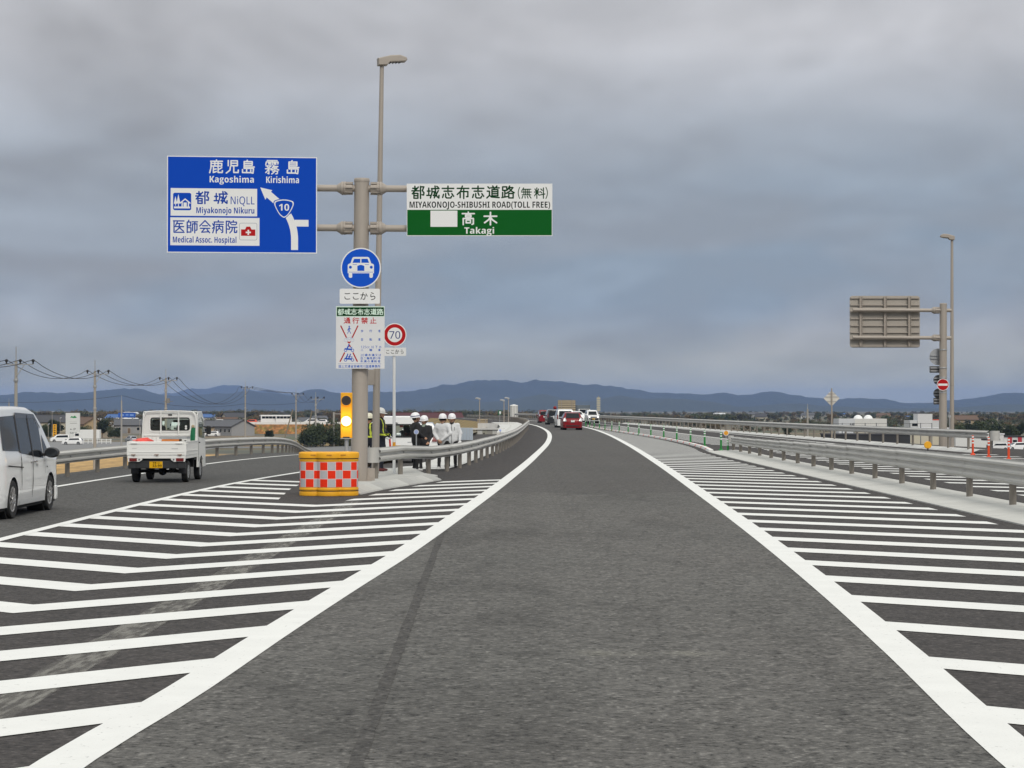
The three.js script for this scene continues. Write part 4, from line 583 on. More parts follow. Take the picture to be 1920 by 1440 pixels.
// ---------------------------------------------------------------- right hand sign gantry seen from behind
{
  const s = thing('sign_gantry', 'beige steel sign pole on the right with two arms reaching left over the road', 'sign pole', 20.15, 57.4, 0.05); s.rotation.z = -0.006;
  mesh('pole', [cyl(0.185, 0.165, 6.75, 0, 0, 0, 24), lathe([[0, 6.76], [0.17, 6.75], [0.17, 6.7]], 24)], M.pole, s);
  for (const y of [6.42, 5.13]) { const a = mesh('arm', [rod(V3(0.37, y, 0.0), V3(-4.24, y, 0.0), 0.085, 0.085, 14)], M.pole, s); mesh('flange', flange(-0.14, y, -1), M.pole, a); }
  for (const y of [4.55, 3.7, 3.25, 2.55]) mesh('band_clamp', lathe([[0.178, y], [0.19, y], [0.19, y + 0.05], [0.178, y + 0.05]], 24), M.galv, s);
  const b = thing('reversed_sign', 'back of a big rectangular sign with beige ribs, on the right sign pole arms', 'road sign', 17.5, 57.56, 5.95);
  mesh('panel', extr(rrect(-1.645, -1.215, 3.29, 2.43, 0.16), 0.03).translate(0, 0, -0.03), std(lin(0.36, 0.33, 0.29), 0.7), b);
  for (let i = 0; i < 8; i++) mesh('rib', [box(3.25, 0.022, 0.07, 0, -1.13 + i * 0.323, 0.036), box(3.25, 0.06, 0.012, 0, -1.15 + i * 0.323, 0.07)], M.pole, b);
  for (const x of [-1.14, 0, 1.14]) mesh('stiffener', [box(0.14, 2.36, 0.012, x, 0, 0.095), box(0.012, 2.36, 0.07, x - 0.06, 0, 0.12), box(0.012, 2.36, 0.07, x + 0.06, 0, 0.12)], M.pole, b);
  const side = (label, x, y, w, round) => { const q = thing('reversed_sign', label, 'road sign', x, 57.56, y); const sh = round ? new THREE.Shape().absarc(0, 0, w / 2, 0, Math.PI * 2) : rrect(-w / 2, -0.155, w, 0.31, 0.03); mesh('panel', new THREE.ExtrudeGeometry(sh, { depth: 0.012, bevelEnabled: false, curveSegments: 32 }), round && w > 0.6 ? M.galv : std(lin(0.12, 0.12, 0.12), 0.5, 0.3), q); mesh('bracket', [box(w * 0.9, 0.05, 0.05, 0, 0.07, 0.05), box(w * 0.9, 0.05, 0.05, 0, -0.07, 0.05)], M.galv, q); };
  side('back of the largest round sign on the right pole', 19.98, 4.3, 0.78, true); side('back of the rectangular plate below the large round sign on the right pole', 19.98, 3.71, 0.78, false); side('back of the dark round sign just above the no entry sign', 20.0, 3.22, 0.46, true); side('back of the dark round sign just below the no entry sign', 20.0, 2.58, 0.46, true); side('back of the lowest dark plate on the right pole', 20.0, 2.22, 0.46, false);
  const ne = thing('no_entry_sign', 'round red no entry sign with a white bar on the right sign pole', 'road sign', 20.11, 57.25, 2.99); plate(ne, TX.noentry, 0.56, 0.56, 0, 0, 0, { round: true, t: 0.012 }); mesh('bracket', box(0.3, 0.05, 0.06, 0, 0, -0.045), M.galv, ne);
  lampPost('slim beige street lamp right beside the right sign pole', 21.33, 59.5, 0, 10.1, 0.11, 0.06, 0.55, Math.PI - 0.1, -0.003);
  const dm = thing('diamond_sign', 'back of a pale diamond sign on a thin pole behind the far guardrail', 'road sign', 20.85, 80, -0.4); mesh('pole', cyl(0.05, 0.045, 3.6, 0, 0, 0, 12), M.pole, dm);
  mesh('panel', extr([[0, -0.52], [0.52, 0], [0, 0.52], [-0.52, 0]], 0.014).translate(0, 2.95, -0.07), std(lin(0.62, 0.6, 0.56), 0.6), dm); mesh('cross_bar', [box(0.9, 0.04, 0.03, 0, 3.05, -0.04), box(0.5, 0.04, 0.03, 0, 3.25, -0.04), box(0.6, 0.04, 0.03, 0, 2.75, -0.04)], M.galv, dm);
  const rs = thing('round_marker', 'small pale round marker between the right sign pole and the slim lamp post', 'reflector', 20.9, 58.6, 0); mesh('stem', cyl(0.025, 0.025, 1.45, 0, 0, 0, 10), M.galv, rs); mesh('disc', new THREE.CylinderGeometry(0.07, 0.07, 0.03, 20).rotateX(Math.PI / 2).translate(0, 1.5, 0), M.galv, rs);
}
// ---------------------------------------------------------------- signs and lamps further along the road
lampPost('thin far lamp post left of the bend, nearest the barn', -3.75, 142, -0.8, 3.75, 0.06, 0.05, 0.5, Math.PI, 0, 'lamp posts at the bend'); lampPost('thin far lamp post left of the bend, lower of the near pair', -0.98, 150, -0.8, 3.6, 0.06, 0.05, 0.5, Math.PI, 0, 'lamp posts at the bend'); lampPost('thin far lamp post left of the bend, taller of the near pair', -0.42, 148, -0.8, 3.85, 0.06, 0.05, 0.5, Math.PI, 0, 'lamp posts at the bend');
function signBack(label, x, d, y, w, h, ribs, legH) { const s = thing('reversed_sign', label, 'road sign', x, d, y); mesh('panel', box(w, h, 0.03, 0, legH + h / 2, 0), std(lin(0.2, 0.165, 0.11), 0.7), s); for (let i = 0; i < ribs; i++) mesh('rib', box(w, h / ribs * 0.45, 0.05, 0, legH + (h * (i + 0.5)) / ribs, 0.04), std(lin(0.5, 0.42, 0.3), 0.7), s); for (const q of [-0.3, 0.3]) mesh('leg', cyl(0.05, 0.05, legH + h, q * w, 0, 0.09, 10), M.pole, s); }
signBack('back of a ribbed beige sign standing behind the far white van', 8.6, 193, -0.5, 2.75, 1.75, 6, 2.0); signBack('small brown sign back left of the bend beside a thin lamp', -3.6, 150, -1.6, 1.25, 0.75, 4, 1.5);
{ const s = thing('reversed_sign', 'back of a tall narrow stacked sign behind the far white off-roader', 'road sign', 12.9, 183, 0); mesh('pole', cyl(0.06, 0.06, 3.8, 0, 0, 0, 10), M.pole, s); for (let i = 0; i < 6; i++) mesh('sign_plate', box(0.55, 0.26, 0.03, 0, 1.7 + i * 0.35, 0.07), std(lin(0.45, 0.43, 0.34), 0.7), s);
  const gs = thing('round_sign', 'small dark green and white sign on a pole left of the bend', 'road sign', -1.55, 155, -0.9); mesh('pole', cyl(0.035, 0.035, 2.2, 0, 0, 0, 8), M.galv, gs); mesh('panel', rbox(0.42, 0.62, 0.03, 0.01, 0, 2.3, 0), std(lin(0.02, 0.12, 0.05), 0.5), gs); mesh('emblem', new THREE.CircleGeometry(0.15, 20).scale(0.8, 1.3, 1).translate(0.04, 2.3, 0.02), M.whiteP, gs);
  const tank = thing('silo', 'pale grey silo with white stripes far left of the bend', 'silo', 0.5, 320, GROUND); mesh('body', cyl(1.05, 1.05, 9, 0, 0, 0, 24), M.concrete, tank); for (const x of [-0.3, 0.3]) mesh('pipe', cyl(0.12, 0.12, 9, x, 0, 1.05, 8), M.whiteMatte, tank); mesh('roof', lathe([[0, 9.3], [1.1, 9.0], [1.1, 8.9]], 24), M.whiteMatte, tank);
}
// ---------------------------------------------------------------- vehicles: local axes x right, y up, rear towards +z, front towards -z; s runs from the rear to the front
function lerpTable(t) { return (s) => { if (s <= t[0][0]) return t[0][1]; for (let i = 0; i < t.length - 1; i++) if (s <= t[i + 1][0]) return mix(t[i][1], t[i + 1][1], (s - t[i][0]) / (t[i + 1][0] - t[i][0])); return t[t.length - 1][1]; }; }
function carBody(o) {
  const { L, W, yb, belt, H, wheels, arch, wy } = o, top0 = lerpTable(o.top), roofW = o.roofW, re = o.endR || 0.25, ce = o.endC || 0.13;
  const top = (s) => (top0(s - 0.03) + top0(s) * 2 + top0(s + 0.03)) / 4;
  const plan = (s) => { const e = Math.min(s, L - s), t = clamp(1 - e / re); return 1 - ce * t * t; };
  const hw = (s, y) => { const p = plan(s) * W / 2; if (y <= belt) { const t = (belt - y) / (belt - yb); return p * (1 - 0.05 * Math.pow(Math.max(0, t - 0.35) / 0.65, 2) - 0.012 * (1 - Math.abs(2 * t - 0.5))); } const t = (y - belt) / (H - belt); return mix(p * 0.988, roofW * plan(s), t); };
  const ss = [0, 0.012, 0.03]; for (let s = 0.06; s < L - 0.05; s += o.step || 0.045) ss.push(s); ss.push(L - 0.03, L - 0.012, L);
  const NL = 13, NU = 6, NA = 5, half = NL + NU + NA, pos = [], idx = [], rows = 2 * half + 1, inside = [];
  for (const s of ss) {
    const yt = top(s), yB = Math.min(belt, yt - 0.10), r = 0.07, pts = [];
    for (let i = 0; i < NL; i++) { const y = mix(yb, yB, i / (NL - 1)); pts.push([hw(s, y), y]); }
    for (let i = 1; i <= NU; i++) { const y = mix(yB, yt - r, i / NU); pts.push([hw(s, y), y]); }
    const w0 = hw(s, yt - r); for (let i = 1; i <= NA; i++) { const a = (i / NA) * Math.PI / 2; pts.push([w0 - (1 - Math.cos(a)) * r * 1.4, yt - r + Math.sin(a) * r]); }
    const all = [...pts, [0, yt + 0.012], ...pts.slice().reverse().map(([x, y]) => [-x, y])];
    for (const [x, y] of all) {
      let zz = L / 2 - s, yy = y, ins = 0;
      for (const ws of wheels) { const dx = s - ws, dy = y - wy, d = Math.hypot(dx, dy); if (d < arch && Math.abs(x) > W * 0.3) { ins = 1; if (d > arch - 0.10) { zz = L / 2 - (ws + (dx / d) * arch); yy = wy + (dy / d) * arch; ins = 2; } } }
      pos.push(x, yy, zz); inside.push(ins);
    }
  }
  for (let j = 0; j < ss.length - 1; j++) for (let i = 0; i < rows - 1; i++) { const a = j * rows + i, b = a + 1, c = a + rows, d = c + 1; const q = [a, b, c, d].map((k) => inside[k]); if (q.every((k) => k > 0) || q.some((k) => k === 1)) continue; idx.push(a, b, c, b, d, c); }
  for (const [j, f] of [[0, 1], [ss.length - 1, 0]]) { const o0 = j * rows, cI = pos.length / 3; pos.push(0, (pos[o0 * 3 + 1] + pos[(o0 + half) * 3 + 1]) / 2, pos[o0 * 3 + 2]); for (let i = 0; i < rows - 1; i++) f ? idx.push(cI, o0 + i + 1, o0 + i) : idx.push(cI, o0 + i, o0 + i + 1); idx.push(cI, f ? o0 : o0 + rows - 1, f ? o0 + rows - 1 : o0); }
  const g = new THREE.BufferGeometry(); g.setAttribute('position', new THREE.Float32BufferAttribute(pos, 3)); g.setIndex(idx);
  const rearS = (y) => { if (y <= top(0)) return 0; for (let s = 0; s < L / 2; s += 0.01) if (top(s) >= y) return s; return 0.3; }, frontS = (y) => { if (y <= top(L)) return L; for (let s = L; s > L / 2; s -= 0.01) if (top(s) >= y) return s; return L - 1; };
  return { g: toCreasedNormals(g, 0.7), hw, rearZ: (y) => L / 2 - rearS(y), frontZ: (y) => L / 2 - frontS(y), L, top };
}
const dense = (pts, n = 6) => pts.flatMap((p, i) => { const q = pts[(i + 1) % pts.length]; return Array.from({ length: n }, (_, k) => [mix(p[0], q[0], k / n), mix(p[1], q[1], k / n)]); });
function remap(pts, fn) { const g = new THREE.ShapeGeometry(shapeOf(dense(pts))); const p = g.attributes.position; for (let i = 0; i < p.count; i++) { const v = fn(p.getX(i), p.getY(i)); p.setXYZ(i, v[0], v[1], v[2]); } g.computeVertexNormals(); return g; }
const sidePatch = (B, pts, side, off = 0.010) => remap(pts, (s, y) => [side * (B.hw(s, y) + off), y, B.L / 2 - s]);
const rearPatch = (B, pts, off = 0.05) => remap(pts, (x, y) => [x, y, B.rearZ(y) + off]);
const frontPatch = (B, pts, off = 0.03) => remap(pts, (x, y) => [x, y, B.frontZ(y) - off]);
function wheelGeo(r, w, rim) {
  const t = lathe([[r * rim, -w * 0.42], [r * 0.93, -w / 2], [r * 0.985, -w * 0.42], [r, -w * 0.28], [r, w * 0.28], [r * 0.985, w * 0.42], [r * 0.93, w / 2], [r * rim, w * 0.42]], 36).rotateZ(Math.PI / 2);
  const sp = []; for (let k = 0; k < 10; k++) sp.push(rot(box(w * 0.10, r * (rim - 0.12), r * 0.10, w * 0.40, r * (rim + 0.12) / 2, 0), (k / 10) * Math.PI * 2)); sp.push(lathe([[r * rim, w * 0.43], [r * (rim - 0.07), w * 0.44], [r * (rim - 0.08), w * 0.32]], 36).rotateZ(-Math.PI / 2), rot(cyl(r * 0.17, r * 0.14, w * 0.14, 0, w * 0.34, 0, 16), 0, 0, -Math.PI / 2));
  const disc = lathe([[0, w * 0.22], [r * rim, w * 0.25], [r * rim, -w * 0.4]], 30).rotateZ(-Math.PI / 2);
  return { t, sp: merge(sp), disc };
}
function addWheels(car, L, W, wheels, r, w, rim = 0.66, rimMat = M.steel, rear = true) {
  const g = wheelGeo(r, w, rim);
  for (const s of wheels) for (const side of [1, -1]) { const q = new THREE.Group(); q.name = 'wheel'; q.position.set(side * (W / 2 - w * 0.55), r, L / 2 - s); q.rotation.y = side > 0 ? 0 : Math.PI; car.add(q); mesh('tyre', g.t, M.rubber, q); mesh('rim', g.sp, rimMat, q); mesh('brake_disc', g.disc, M.dark, q); }
}
function underside(car, L, W, yb, wheels, arch, wy) { mesh('underbody', [box(W * 0.9, 0.16, L * 0.92, 0, yb + 0.02, 0), ...wheels.flatMap((s) => [1, -1].map((k) => rot(new THREE.CylinderGeometry(arch + 0.015, arch + 0.015, 0.30, 20, 1, false), 0, 0, Math.PI / 2).translate(k * (W / 2 - 0.235), wy, L / 2 - s)))], M.under, car); }

// a car with the usual parts; every entry is optional
function car(name, label, category, x, d, y, turn, o) {
  const c = thing(name, label, category, x, d, y, turn, o.group); const B = carBody(o); mesh('body', B.g, o.paint, c); underside(c, o.L, o.W, o.yb, o.wheels, o.arch, o.wy); addWheels(c, o.L, o.W, o.wheels, o.wr, o.ww || 0.19, o.rim || 0.66, o.rimMat || M.steel);
  for (const w of o.sideWin || []) for (const k of [1, -1]) mesh('side_window', sidePatch(B, w, k), M.glassDark, c);
  if (o.rearWin) mesh('rear_window', rearPatch(B, o.rearWin), M.glassDark, c); if (o.windscreen) mesh('windscreen', frontPatch(B, o.windscreen), M.glassDark, c);
  for (const k of [1, -1]) {
    const mir = (pts) => pts.map(([a, b]) => [a * k, b]);
    if (o.tail) mesh('tail_light', rearPatch(B, mir(o.tail), 0.055), o.tailMat || M.tail, c); if (o.head) mesh('headlight', frontPatch(B, mir(o.head), 0.036), M.lens, c);
    if (o.mirror) { const [s, yy] = o.mirror, m = mesh('wing_mirror', rbox(0.2, 0.14, 0.1, 0.045, 0, 0, 0), o.mirrorMat || o.paint, c); m.position.set(k * (B.hw(s, yy) + 0.12), yy, o.L / 2 - s); mesh('arm', box(0.12, 0.04, 0.05, -k * 0.1, -0.03, 0), M.black, m); }
  }
  for (const [n, pts, m] of o.rearBits || []) mesh(n, rearPatch(B, pts, 0.06), m, c); for (const [n, pts, m] of o.frontBits || []) mesh(n, frontPatch(B, pts, 0.04), m, c);
  for (const [n, pts, m, sides] of o.sideBits || []) for (const k of sides || [1, -1]) mesh(n, sidePatch(B, pts, k, 0.015), m, c);
  const pl = (z, yy, ry, tex) => { const p = mesh('number_plate', box(0.33, 0.165, 0.012), M.galv, c); p.position.set(0, yy, z); p.rotation.y = ry; const f = mesh('printed_face', new THREE.PlaneGeometry(0.33, 0.165).translate(0, 0, 0.009), printMat(tex), p); };
  if (o.plateRear) pl(B.rearZ(o.plateRear) + 0.075, o.plateRear, 0, o.plateTex || TX.plateW); if (o.plateFront) pl(B.frontZ(o.plateFront) - 0.035, o.plateFront, Math.PI, o.plateTex || TX.plateW);
  return [c, B];
}
const R4 = (x0, x1, y0, y1) => [[x0, y0], [x1, y0], [x1, y1], [x0, y1]];
// ---- white minivan cut by the left edge of the picture
{
  const L = 4.7, W = 1.74, wheels = [0.95, 3.8];
  const [c, B] = car('minivan', 'white minivan cut off by the left edge, its black door mirror showing', 'minivan', -9.3, 21.6, 0, 0.012, {
    L, W, H: 1.9, yb: 0.2, belt: 0.95, roofW: 0.70, wheels, arch: 0.37, wy: 0.33, wr: 0.325, ww: 0.205, endR: 0.5, endC: 0.16, step: 0.03,
    top: [[0, 1.0], [0.06, 1.5], [0.22, 1.82], [0.7, 1.895], [1.8, 1.9], [2.6, 1.885], [3.1, 1.80], [3.45, 1.62], [3.85, 1.28], [4.05, 1.14], [4.45, 1.0], [4.62, 0.82], [4.7, 0.62]], paint: M.white,
    rearWin: [[-0.6, 1.1], [0.6, 1.1], [0.52, 1.6], [-0.52, 1.6]], tail: [[0.66, 0.95], [0.80, 0.95], [0.76, 1.35], [0.68, 1.35]], plateRear: 0.8, windscreen: [[-0.62, 1.2], [0.62, 1.2], [0.55, 1.72], [-0.55, 1.72]],
    sideWin: [[[0.35, 1.16], [1.42, 1.13], [1.44, 1.74], [0.4, 1.72]], [[1.50, 1.10], [2.36, 1.03], [2.34, 1.73], [1.52, 1.74]], [[2.44, 1.02], [3.18, 0.97], [3.18, 1.50], [2.92, 1.66], [2.42, 1.73]], [[3.26, 0.98], [3.62, 1.10], [3.30, 1.40]]],
    sideBits: [['pillar_trim', [[2.36, 1.02], [2.44, 1.01], [2.42, 1.74], [2.34, 1.75]], M.black], ['pillar_trim', [[1.42, 1.12], [1.50, 1.10], [1.52, 1.75], [1.44, 1.75]], M.black], ['rain_visor', [[1.52, 1.70], [2.9, 1.68], [3.25, 1.50], [3.28, 1.53], [2.93, 1.76], [1.52, 1.79]], std(lin(0.03, 0.03, 0.035), 0.2)], ['slide_rail', [[0.5, 0.885], [1.62, 0.835], [1.62, 0.855], [0.5, 0.91]], M.black], ['door_seam', [[2.32, 0.30], [2.332, 0.30], [2.405, 0.99], [2.39, 0.99]], M.seal], ['door_seam', [[3.30, 0.70], [3.312, 0.70], [3.26, 0.96], [3.245, 0.96]], M.seal], ['door_seam', [[1.50, 0.45], [1.512, 0.45], [1.512, 1.09], [1.50, 1.09]], M.seal], ['sill_trim', [[1.42, 0.21], [3.34, 0.21], [3.34, 0.285], [1.42, 0.285]], std(lin(0.6, 0.61, 0.61), 0.4)], ['hybrid_badge', [[3.42, 0.80], [3.50, 0.80], [3.50, 0.82], [3.42, 0.82]], M.dark]],
  });
  for (const [s, k] of [[2.26, 1], [2.52, 1]]) { const h = mesh('door_handle', rbox(0.03, 0.035, 0.17, 0.012, B.hw(s, 0.93) + 0.018, 0.93, L / 2 - s), M.steel, c); }
  for (const k of [1, -1]) mesh('front_lip', rbox(0.05, 0.26, 0.16, 0.02, k * (B.hw(4.22, 0.3) + 0.01), 0.31, L / 2 - 4.24), M.white, c);
  for (const k of [1, -1]) { const m = mesh('door_mirror', new THREE.SphereGeometry(0.15, 20, 14).scale(0.95, 0.66, 0.5), M.carBlack, c); m.position.set(k * (B.hw(3.2, 1.06) + 0.17), 1.07, L / 2 - 3.22); mesh('mirror_glass', new THREE.CircleGeometry(0.105, 24).scale(1.05, 0.72, 1).translate(0, 0, 0.076), std(lin(0.05, 0.055, 0.06), 0.12, 0.6), m); mesh('stalk', box(0.14, 0.05, 0.05, -k * 0.13, -0.04, 0), M.black, m); }
  // sticker of a paw pair on the door
  const paw = []; for (const [z, y] of [[0, 0], [0.085, -0.005]]) { paw.push(new THREE.CircleGeometry(0.018, 12).translate(z, y - 0.008, 0)); for (let k = 0; k < 4; k++) paw.push(new THREE.CircleGeometry(0.0085, 8).translate(z + (k - 1.5) * 0.017, y + 0.022 - Math.abs(k - 1.5) * 0.006, 0)); }
  const pw = mesh('paw_sticker', merge(paw).rotateY(Math.PI / 2), std(lin(0.1, 0.1, 0.1), 0.5), c); pw.position.set(B.hw(2.7, 0.87) + 0.012, 0.86, L / 2 - 2.62);
}
// ---- white kei truck
{
  const c = thing('kei_truck', 'white kei pickup truck with guard frame and a yellow number plate', 'truck', -8.9, 31.75, 0, 0.0);
  const L = 3.36, W = 1.475, rz = L / 2, w2 = W / 2; const wm = new THREE.MeshPhysicalMaterial({ color: lin(0.8, 0.8, 0.775), roughness: 0.45, clearcoat: 0.6, clearcoatRoughness: 0.2 });
  // cargo bed: floor at 0.66, gates up to 1.05
  mesh('bed_floor', box(W - 0.06, 0.06, 1.95, 0, 0.66, rz - 1.0), wm, c);
  const gate = mesh('tail_gate', [extr(rrect(-w2 + 0.01, 0.70, W - 0.02, 0.34, 0.015), 0.035, 0.006).translate(0, 0, rz - 0.035), box(W - 0.1, 0.02, 0.012, 0, 0.775, rz + 0.004), box(W - 0.1, 0.02, 0.012, 0, 0.985, rz + 0.004)], wm, c);
  for (const x of [-0.56, 0.56]) mesh('gate_latch', rbox(0.16, 0.035, 0.03, 0.012, x, 0.995, rz + 0.015), M.whiteMatte, gate); for (const x of [-0.58, 0, 0.58]) mesh('gate_hook', [box(0.1, 0.02, 0.02, x, 0.705, rz + 0.012), rot(box(0.06, 0.015, 0.02, 0, 0, 0), 0, 0, 0.6).translate(x + 0.03, 0.70, rz + 0.016)], std(lin(0.18, 0.09, 0.05), 0.8), gate);
  mesh('gate_mark', [box(0.16, 0.018, 0.004, 0.46, 0.86, rz + 0.003), box(0.12, 0.012, 0.004, -0.55, 0.87, rz + 0.003)], std(lin(0.5, 0.5, 0.5), 0.4), gate);
  for (const k of [1, -1]) { const sg = mesh('side_gate', [box(0.032, 0.33, 1.86, k * (w2 - 0.018), 0.865, rz - 0.98), box(0.05, 0.025, 1.86, k * (w2 - 0.012), 1.03, rz - 0.98), box(0.045, 0.02, 1.84, k * (w2 - 0.012), 0.80, rz - 0.98)], wm, c); mesh('corner_post', box(0.05, 0.36, 0.05, k * (w2 - 0.02), 0.87, rz - 0.03), wm, c); mesh('gate_latch', rbox(0.03, 0.035, 0.12, 0.01, k * (w2 + 0.008), 0.98, rz - 0.16), M.whiteMatte, sg); mesh('corner_cap', box(0.04, 0.03, 0.05, k * (w2 - 0.02), 1.055, rz - 0.03), M.black, c); }
  mesh('bed_rail', [box(W - 0.02, 0.06, 0.04, 0, 0.645, rz - 0.03), ...[1, -1].map((k) => box(0.04, 0.06, 1.9, k * (w2 - 0.03), 0.64, rz - 0.98))], wm, c);
  // lamps, bumper, plate
  for (const k of [1, -1]) { const lp = mesh('lamp_panel', extr(k > 0 ? [[0.36, 0.58], [0.43, 0.53], [0.70, 0.53], [0.72, 0.56], [0.72, 0.63], [0.36, 0.63]] : [[-0.36, 0.63], [-0.72, 0.63], [-0.72, 0.56], [-0.70, 0.53], [-0.43, 0.53], [-0.36, 0.58]], 0.03).translate(0, 0, rz - 0.05), wm, c); mesh('tail_light', rbox(0.19, 0.082, 0.03, 0.008, k * 0.585, 0.582, rz - 0.012), M.tail, lp); mesh('reverse_light', rot(cyl(0.026, 0.026, 0.02, 0, 0, 0, 14), Math.PI / 2).translate(k * 0.43, 0.588, rz - 0.02), M.lens, lp); mesh('bulb_recess', rot(cyl(0.014, 0.014, 0.012, 0, 0, 0, 10), Math.PI / 2).translate(k * 0.43, 0.588, rz + 0.002), M.black, lp); }
  mesh('bumper', [rbox(1.32, 0.2, 0.1, 0.02, 0, 0.46, rz - 0.12), rbox(0.86, 0.18, 0.08, 0.02, 0, 0.55, rz - 0.14), rbox(0.2, 0.17, 0.1, 0.02, -0.62, 0.44, rz - 0.1), rbox(0.2, 0.17, 0.1, 0.02, 0.62, 0.44, rz - 0.1)], std(lin(0.02, 0.022, 0.025), 0.6), c);
  const np = mesh('number_plate', box(0.335, 0.168, 0.012, -0.02, 0.455, rz - 0.058), M.galv, c); mesh('printed_face', new THREE.PlaneGeometry(0.33, 0.165).translate(-0.02, 0.455, rz - 0.05), printMat(TX.plateK), np);
  mesh('chassis', [box(0.7, 0.12, 2.9, 0, 0.42, -0.1), rod(V3(-0.6, 0.28, rz - 0.62), V3(0.6, 0.28, rz - 0.62), 0.045), new THREE.SphereGeometry(0.11, 14, 10).translate(0.05, 0.28, rz - 0.62), box(1.25, 0.3, 0.5, 0, 0.5, -0.4), rod(V3(0.3, 0.3, rz - 0.3), V3(0.3, 0.3, rz - 0.9), 0.06)], M.under, c);
  for (const k of [1, -1]) mesh('mud_flap', box(0.2, 0.26, 0.012, k * 0.6, 0.36, rz - 0.34), std(lin(0.03, 0.03, 0.034), 0.8), c);
  addWheels(c, L, 1.42, [0.68, 2.62], 0.272, 0.15, 0.6, M.galv);
  // cab: back wall with a window, sides, roof, windscreen, seats
  const zb = rz - 2.0, zf = -rz; const wall = rrect(-0.685, 0.7, 1.37, 1.06, 0.09); wall.holes.push(rrect(-0.50, 1.30, 1.0, 0.315, 0.07, THREE.Path));
  mesh('cab_back', [extr(wall, 0.03, 0.004).translate(0, 0, zb - 0.03), extr((() => { const s = rrect(-0.56, 1.25, 1.12, 0.42, 0.11); s.holes.push(rrect(-0.515, 1.285, 1.03, 0.345, 0.08, THREE.Path)); return s; })(), 0.02, 0.006).translate(0, 0, zb - 0.004)], wm, c);
  mesh('window_seal', extr((() => { const s = rrect(-0.515, 1.287, 1.03, 0.34, 0.08); s.holes.push(rrect(-0.492, 1.308, 0.984, 0.298, 0.065, THREE.Path)); return s; })(), 0.02).translate(0, 0, zb - 0.012), M.black, c);
  mesh('rear_window', new THREE.ShapeGeometry(rrect(-0.5, 1.3, 1.0, 0.315, 0.07)).translate(0, 0, zb - 0.01), M.glass, c); mesh('brake_light', rbox(0.1, 0.035, 0.03, 0.008, 0.0, 1.70, zb + 0.012), M.dark, c);
  for (const k of [1, -1]) mesh('window_sticker', new THREE.CircleGeometry(0.03, 16).translate(0.41, 1.345 + (k > 0 ? 0.055 : 0), zb - 0.006), M.whiteMatte, c);
  const prof = [[zb, 0.34], [zb, 1.70], [zb - 0.08, 1.77], [zb - 0.75, 1.77], [zf + 0.32, 1.60], [zf + 0.05, 0.98], [zf, 0.75], [zf, 0.33], [zf + 0.42, 0.33], [zf + 0.46, 0.52], [zf + 0.7, 0.64], [zf + 0.95, 0.56], [zf + 1.03, 0.33]];
  for (const k of [1, -1]) { const s = shapeOf(prof.map(([z, y]) => [-z, y])); s.holes.push(polyPath([[-zb + 0.12, 1.12], [-zb + 0.12, 1.62], [-zb + 0.66, 1.64], [-zf - 0.36, 1.54], [-zf - 0.14, 1.05]])); const d = mesh('cab_side', extr(s, 0.03, 0.006).translate(0, 0, -0.015).rotateY(Math.PI / 2).translate(k * 0.70, 0, 0), wm, c); mesh('side_window', new THREE.ShapeGeometry(polyPath([[-zb + 0.12, 1.12], [-zb + 0.12, 1.62], [-zb + 0.66, 1.64], [-zf - 0.36, 1.54], [-zf - 0.14, 1.05]], THREE.Shape)).rotateY(Math.PI / 2).translate(k * 0.70, 0, 0), M.glass, d); mesh('door_seam', box(0.004, 0.62, 0.012, k * 0.718, 0.8, zb - 0.16), M.seal, d); mesh('door_handle', rbox(0.03, 0.03, 0.12, 0.01, k * 0.722, 0.98, zb - 0.27), M.black, d);
    const m = mesh('door_mirror', rbox(0.13, 0.24, 0.09, 0.04, k * 0.86, 1.30, zf + 0.42), M.carBlack, c); mesh('arm', [rod(V3(k * 0.70, 1.22, zf + 0.36), V3(k * 0.84, 1.24, zf + 0.42), 0.012), rod(V3(k * 0.70, 1.4, zf + 0.4), V3(k * 0.84, 1.36, zf + 0.42), 0.012)], M.black, m); }
  mesh('cab_roof', [rbox(1.40, 0.035, 0.80, 0.012, 0, 1.775, zb - 0.42), rot(box(1.38, 0.03, 0.62, 0, 0, 0), -0.27).translate(0, 1.69, zf + 0.62)], wm, c);
  mesh('cab_front', [box(1.38, 0.46, 0.04, 0, 0.75, zf + 0.02), box(1.36, 0.04, 0.3, 0, 0.99, zf + 0.2), box(1.3, 0.04, 1.2, 0, 0.55, zf + 0.7)], wm, c);
  mesh('windscreen', rot(new THREE.PlaneGeometry(1.32, 0.66), 0.41).translate(0, 1.28, zf + 0.2), M.glass, c); for (const k of [1, -1]) mesh('windscreen_pillar', rod(V3(k * 0.68, 0.98, zf + 0.05), V3(k * 0.68, 1.62, zf + 0.33), 0.03), wm, c);
  for (const x of [-0.36, 0.36]) mesh('seat', [rbox(0.44, 0.58, 0.12, 0.05, x, 1.12, zb - 0.14), rbox(0.26, 0.18, 0.1, 0.04, x, 1.48, zb - 0.14), rbox(0.44, 0.14, 0.5, 0.05, x, 0.78, zb - 0.42)], std(lin(0.025, 0.025, 0.028), 0.9), c); mesh('dashboard', box(1.3, 0.12, 0.3, 0, 1.02, zf + 0.28), M.dark, c); mesh('steering_wheel', rot(new THREE.TorusGeometry(0.18, 0.015, 8, 28), -0.7).translate(0.36, 1.15, zf + 0.6), M.black, c); mesh('rear_view_mirror', rbox(0.2, 0.06, 0.03, 0.012, 0.02, 1.53, zf + 0.42), M.black, c);
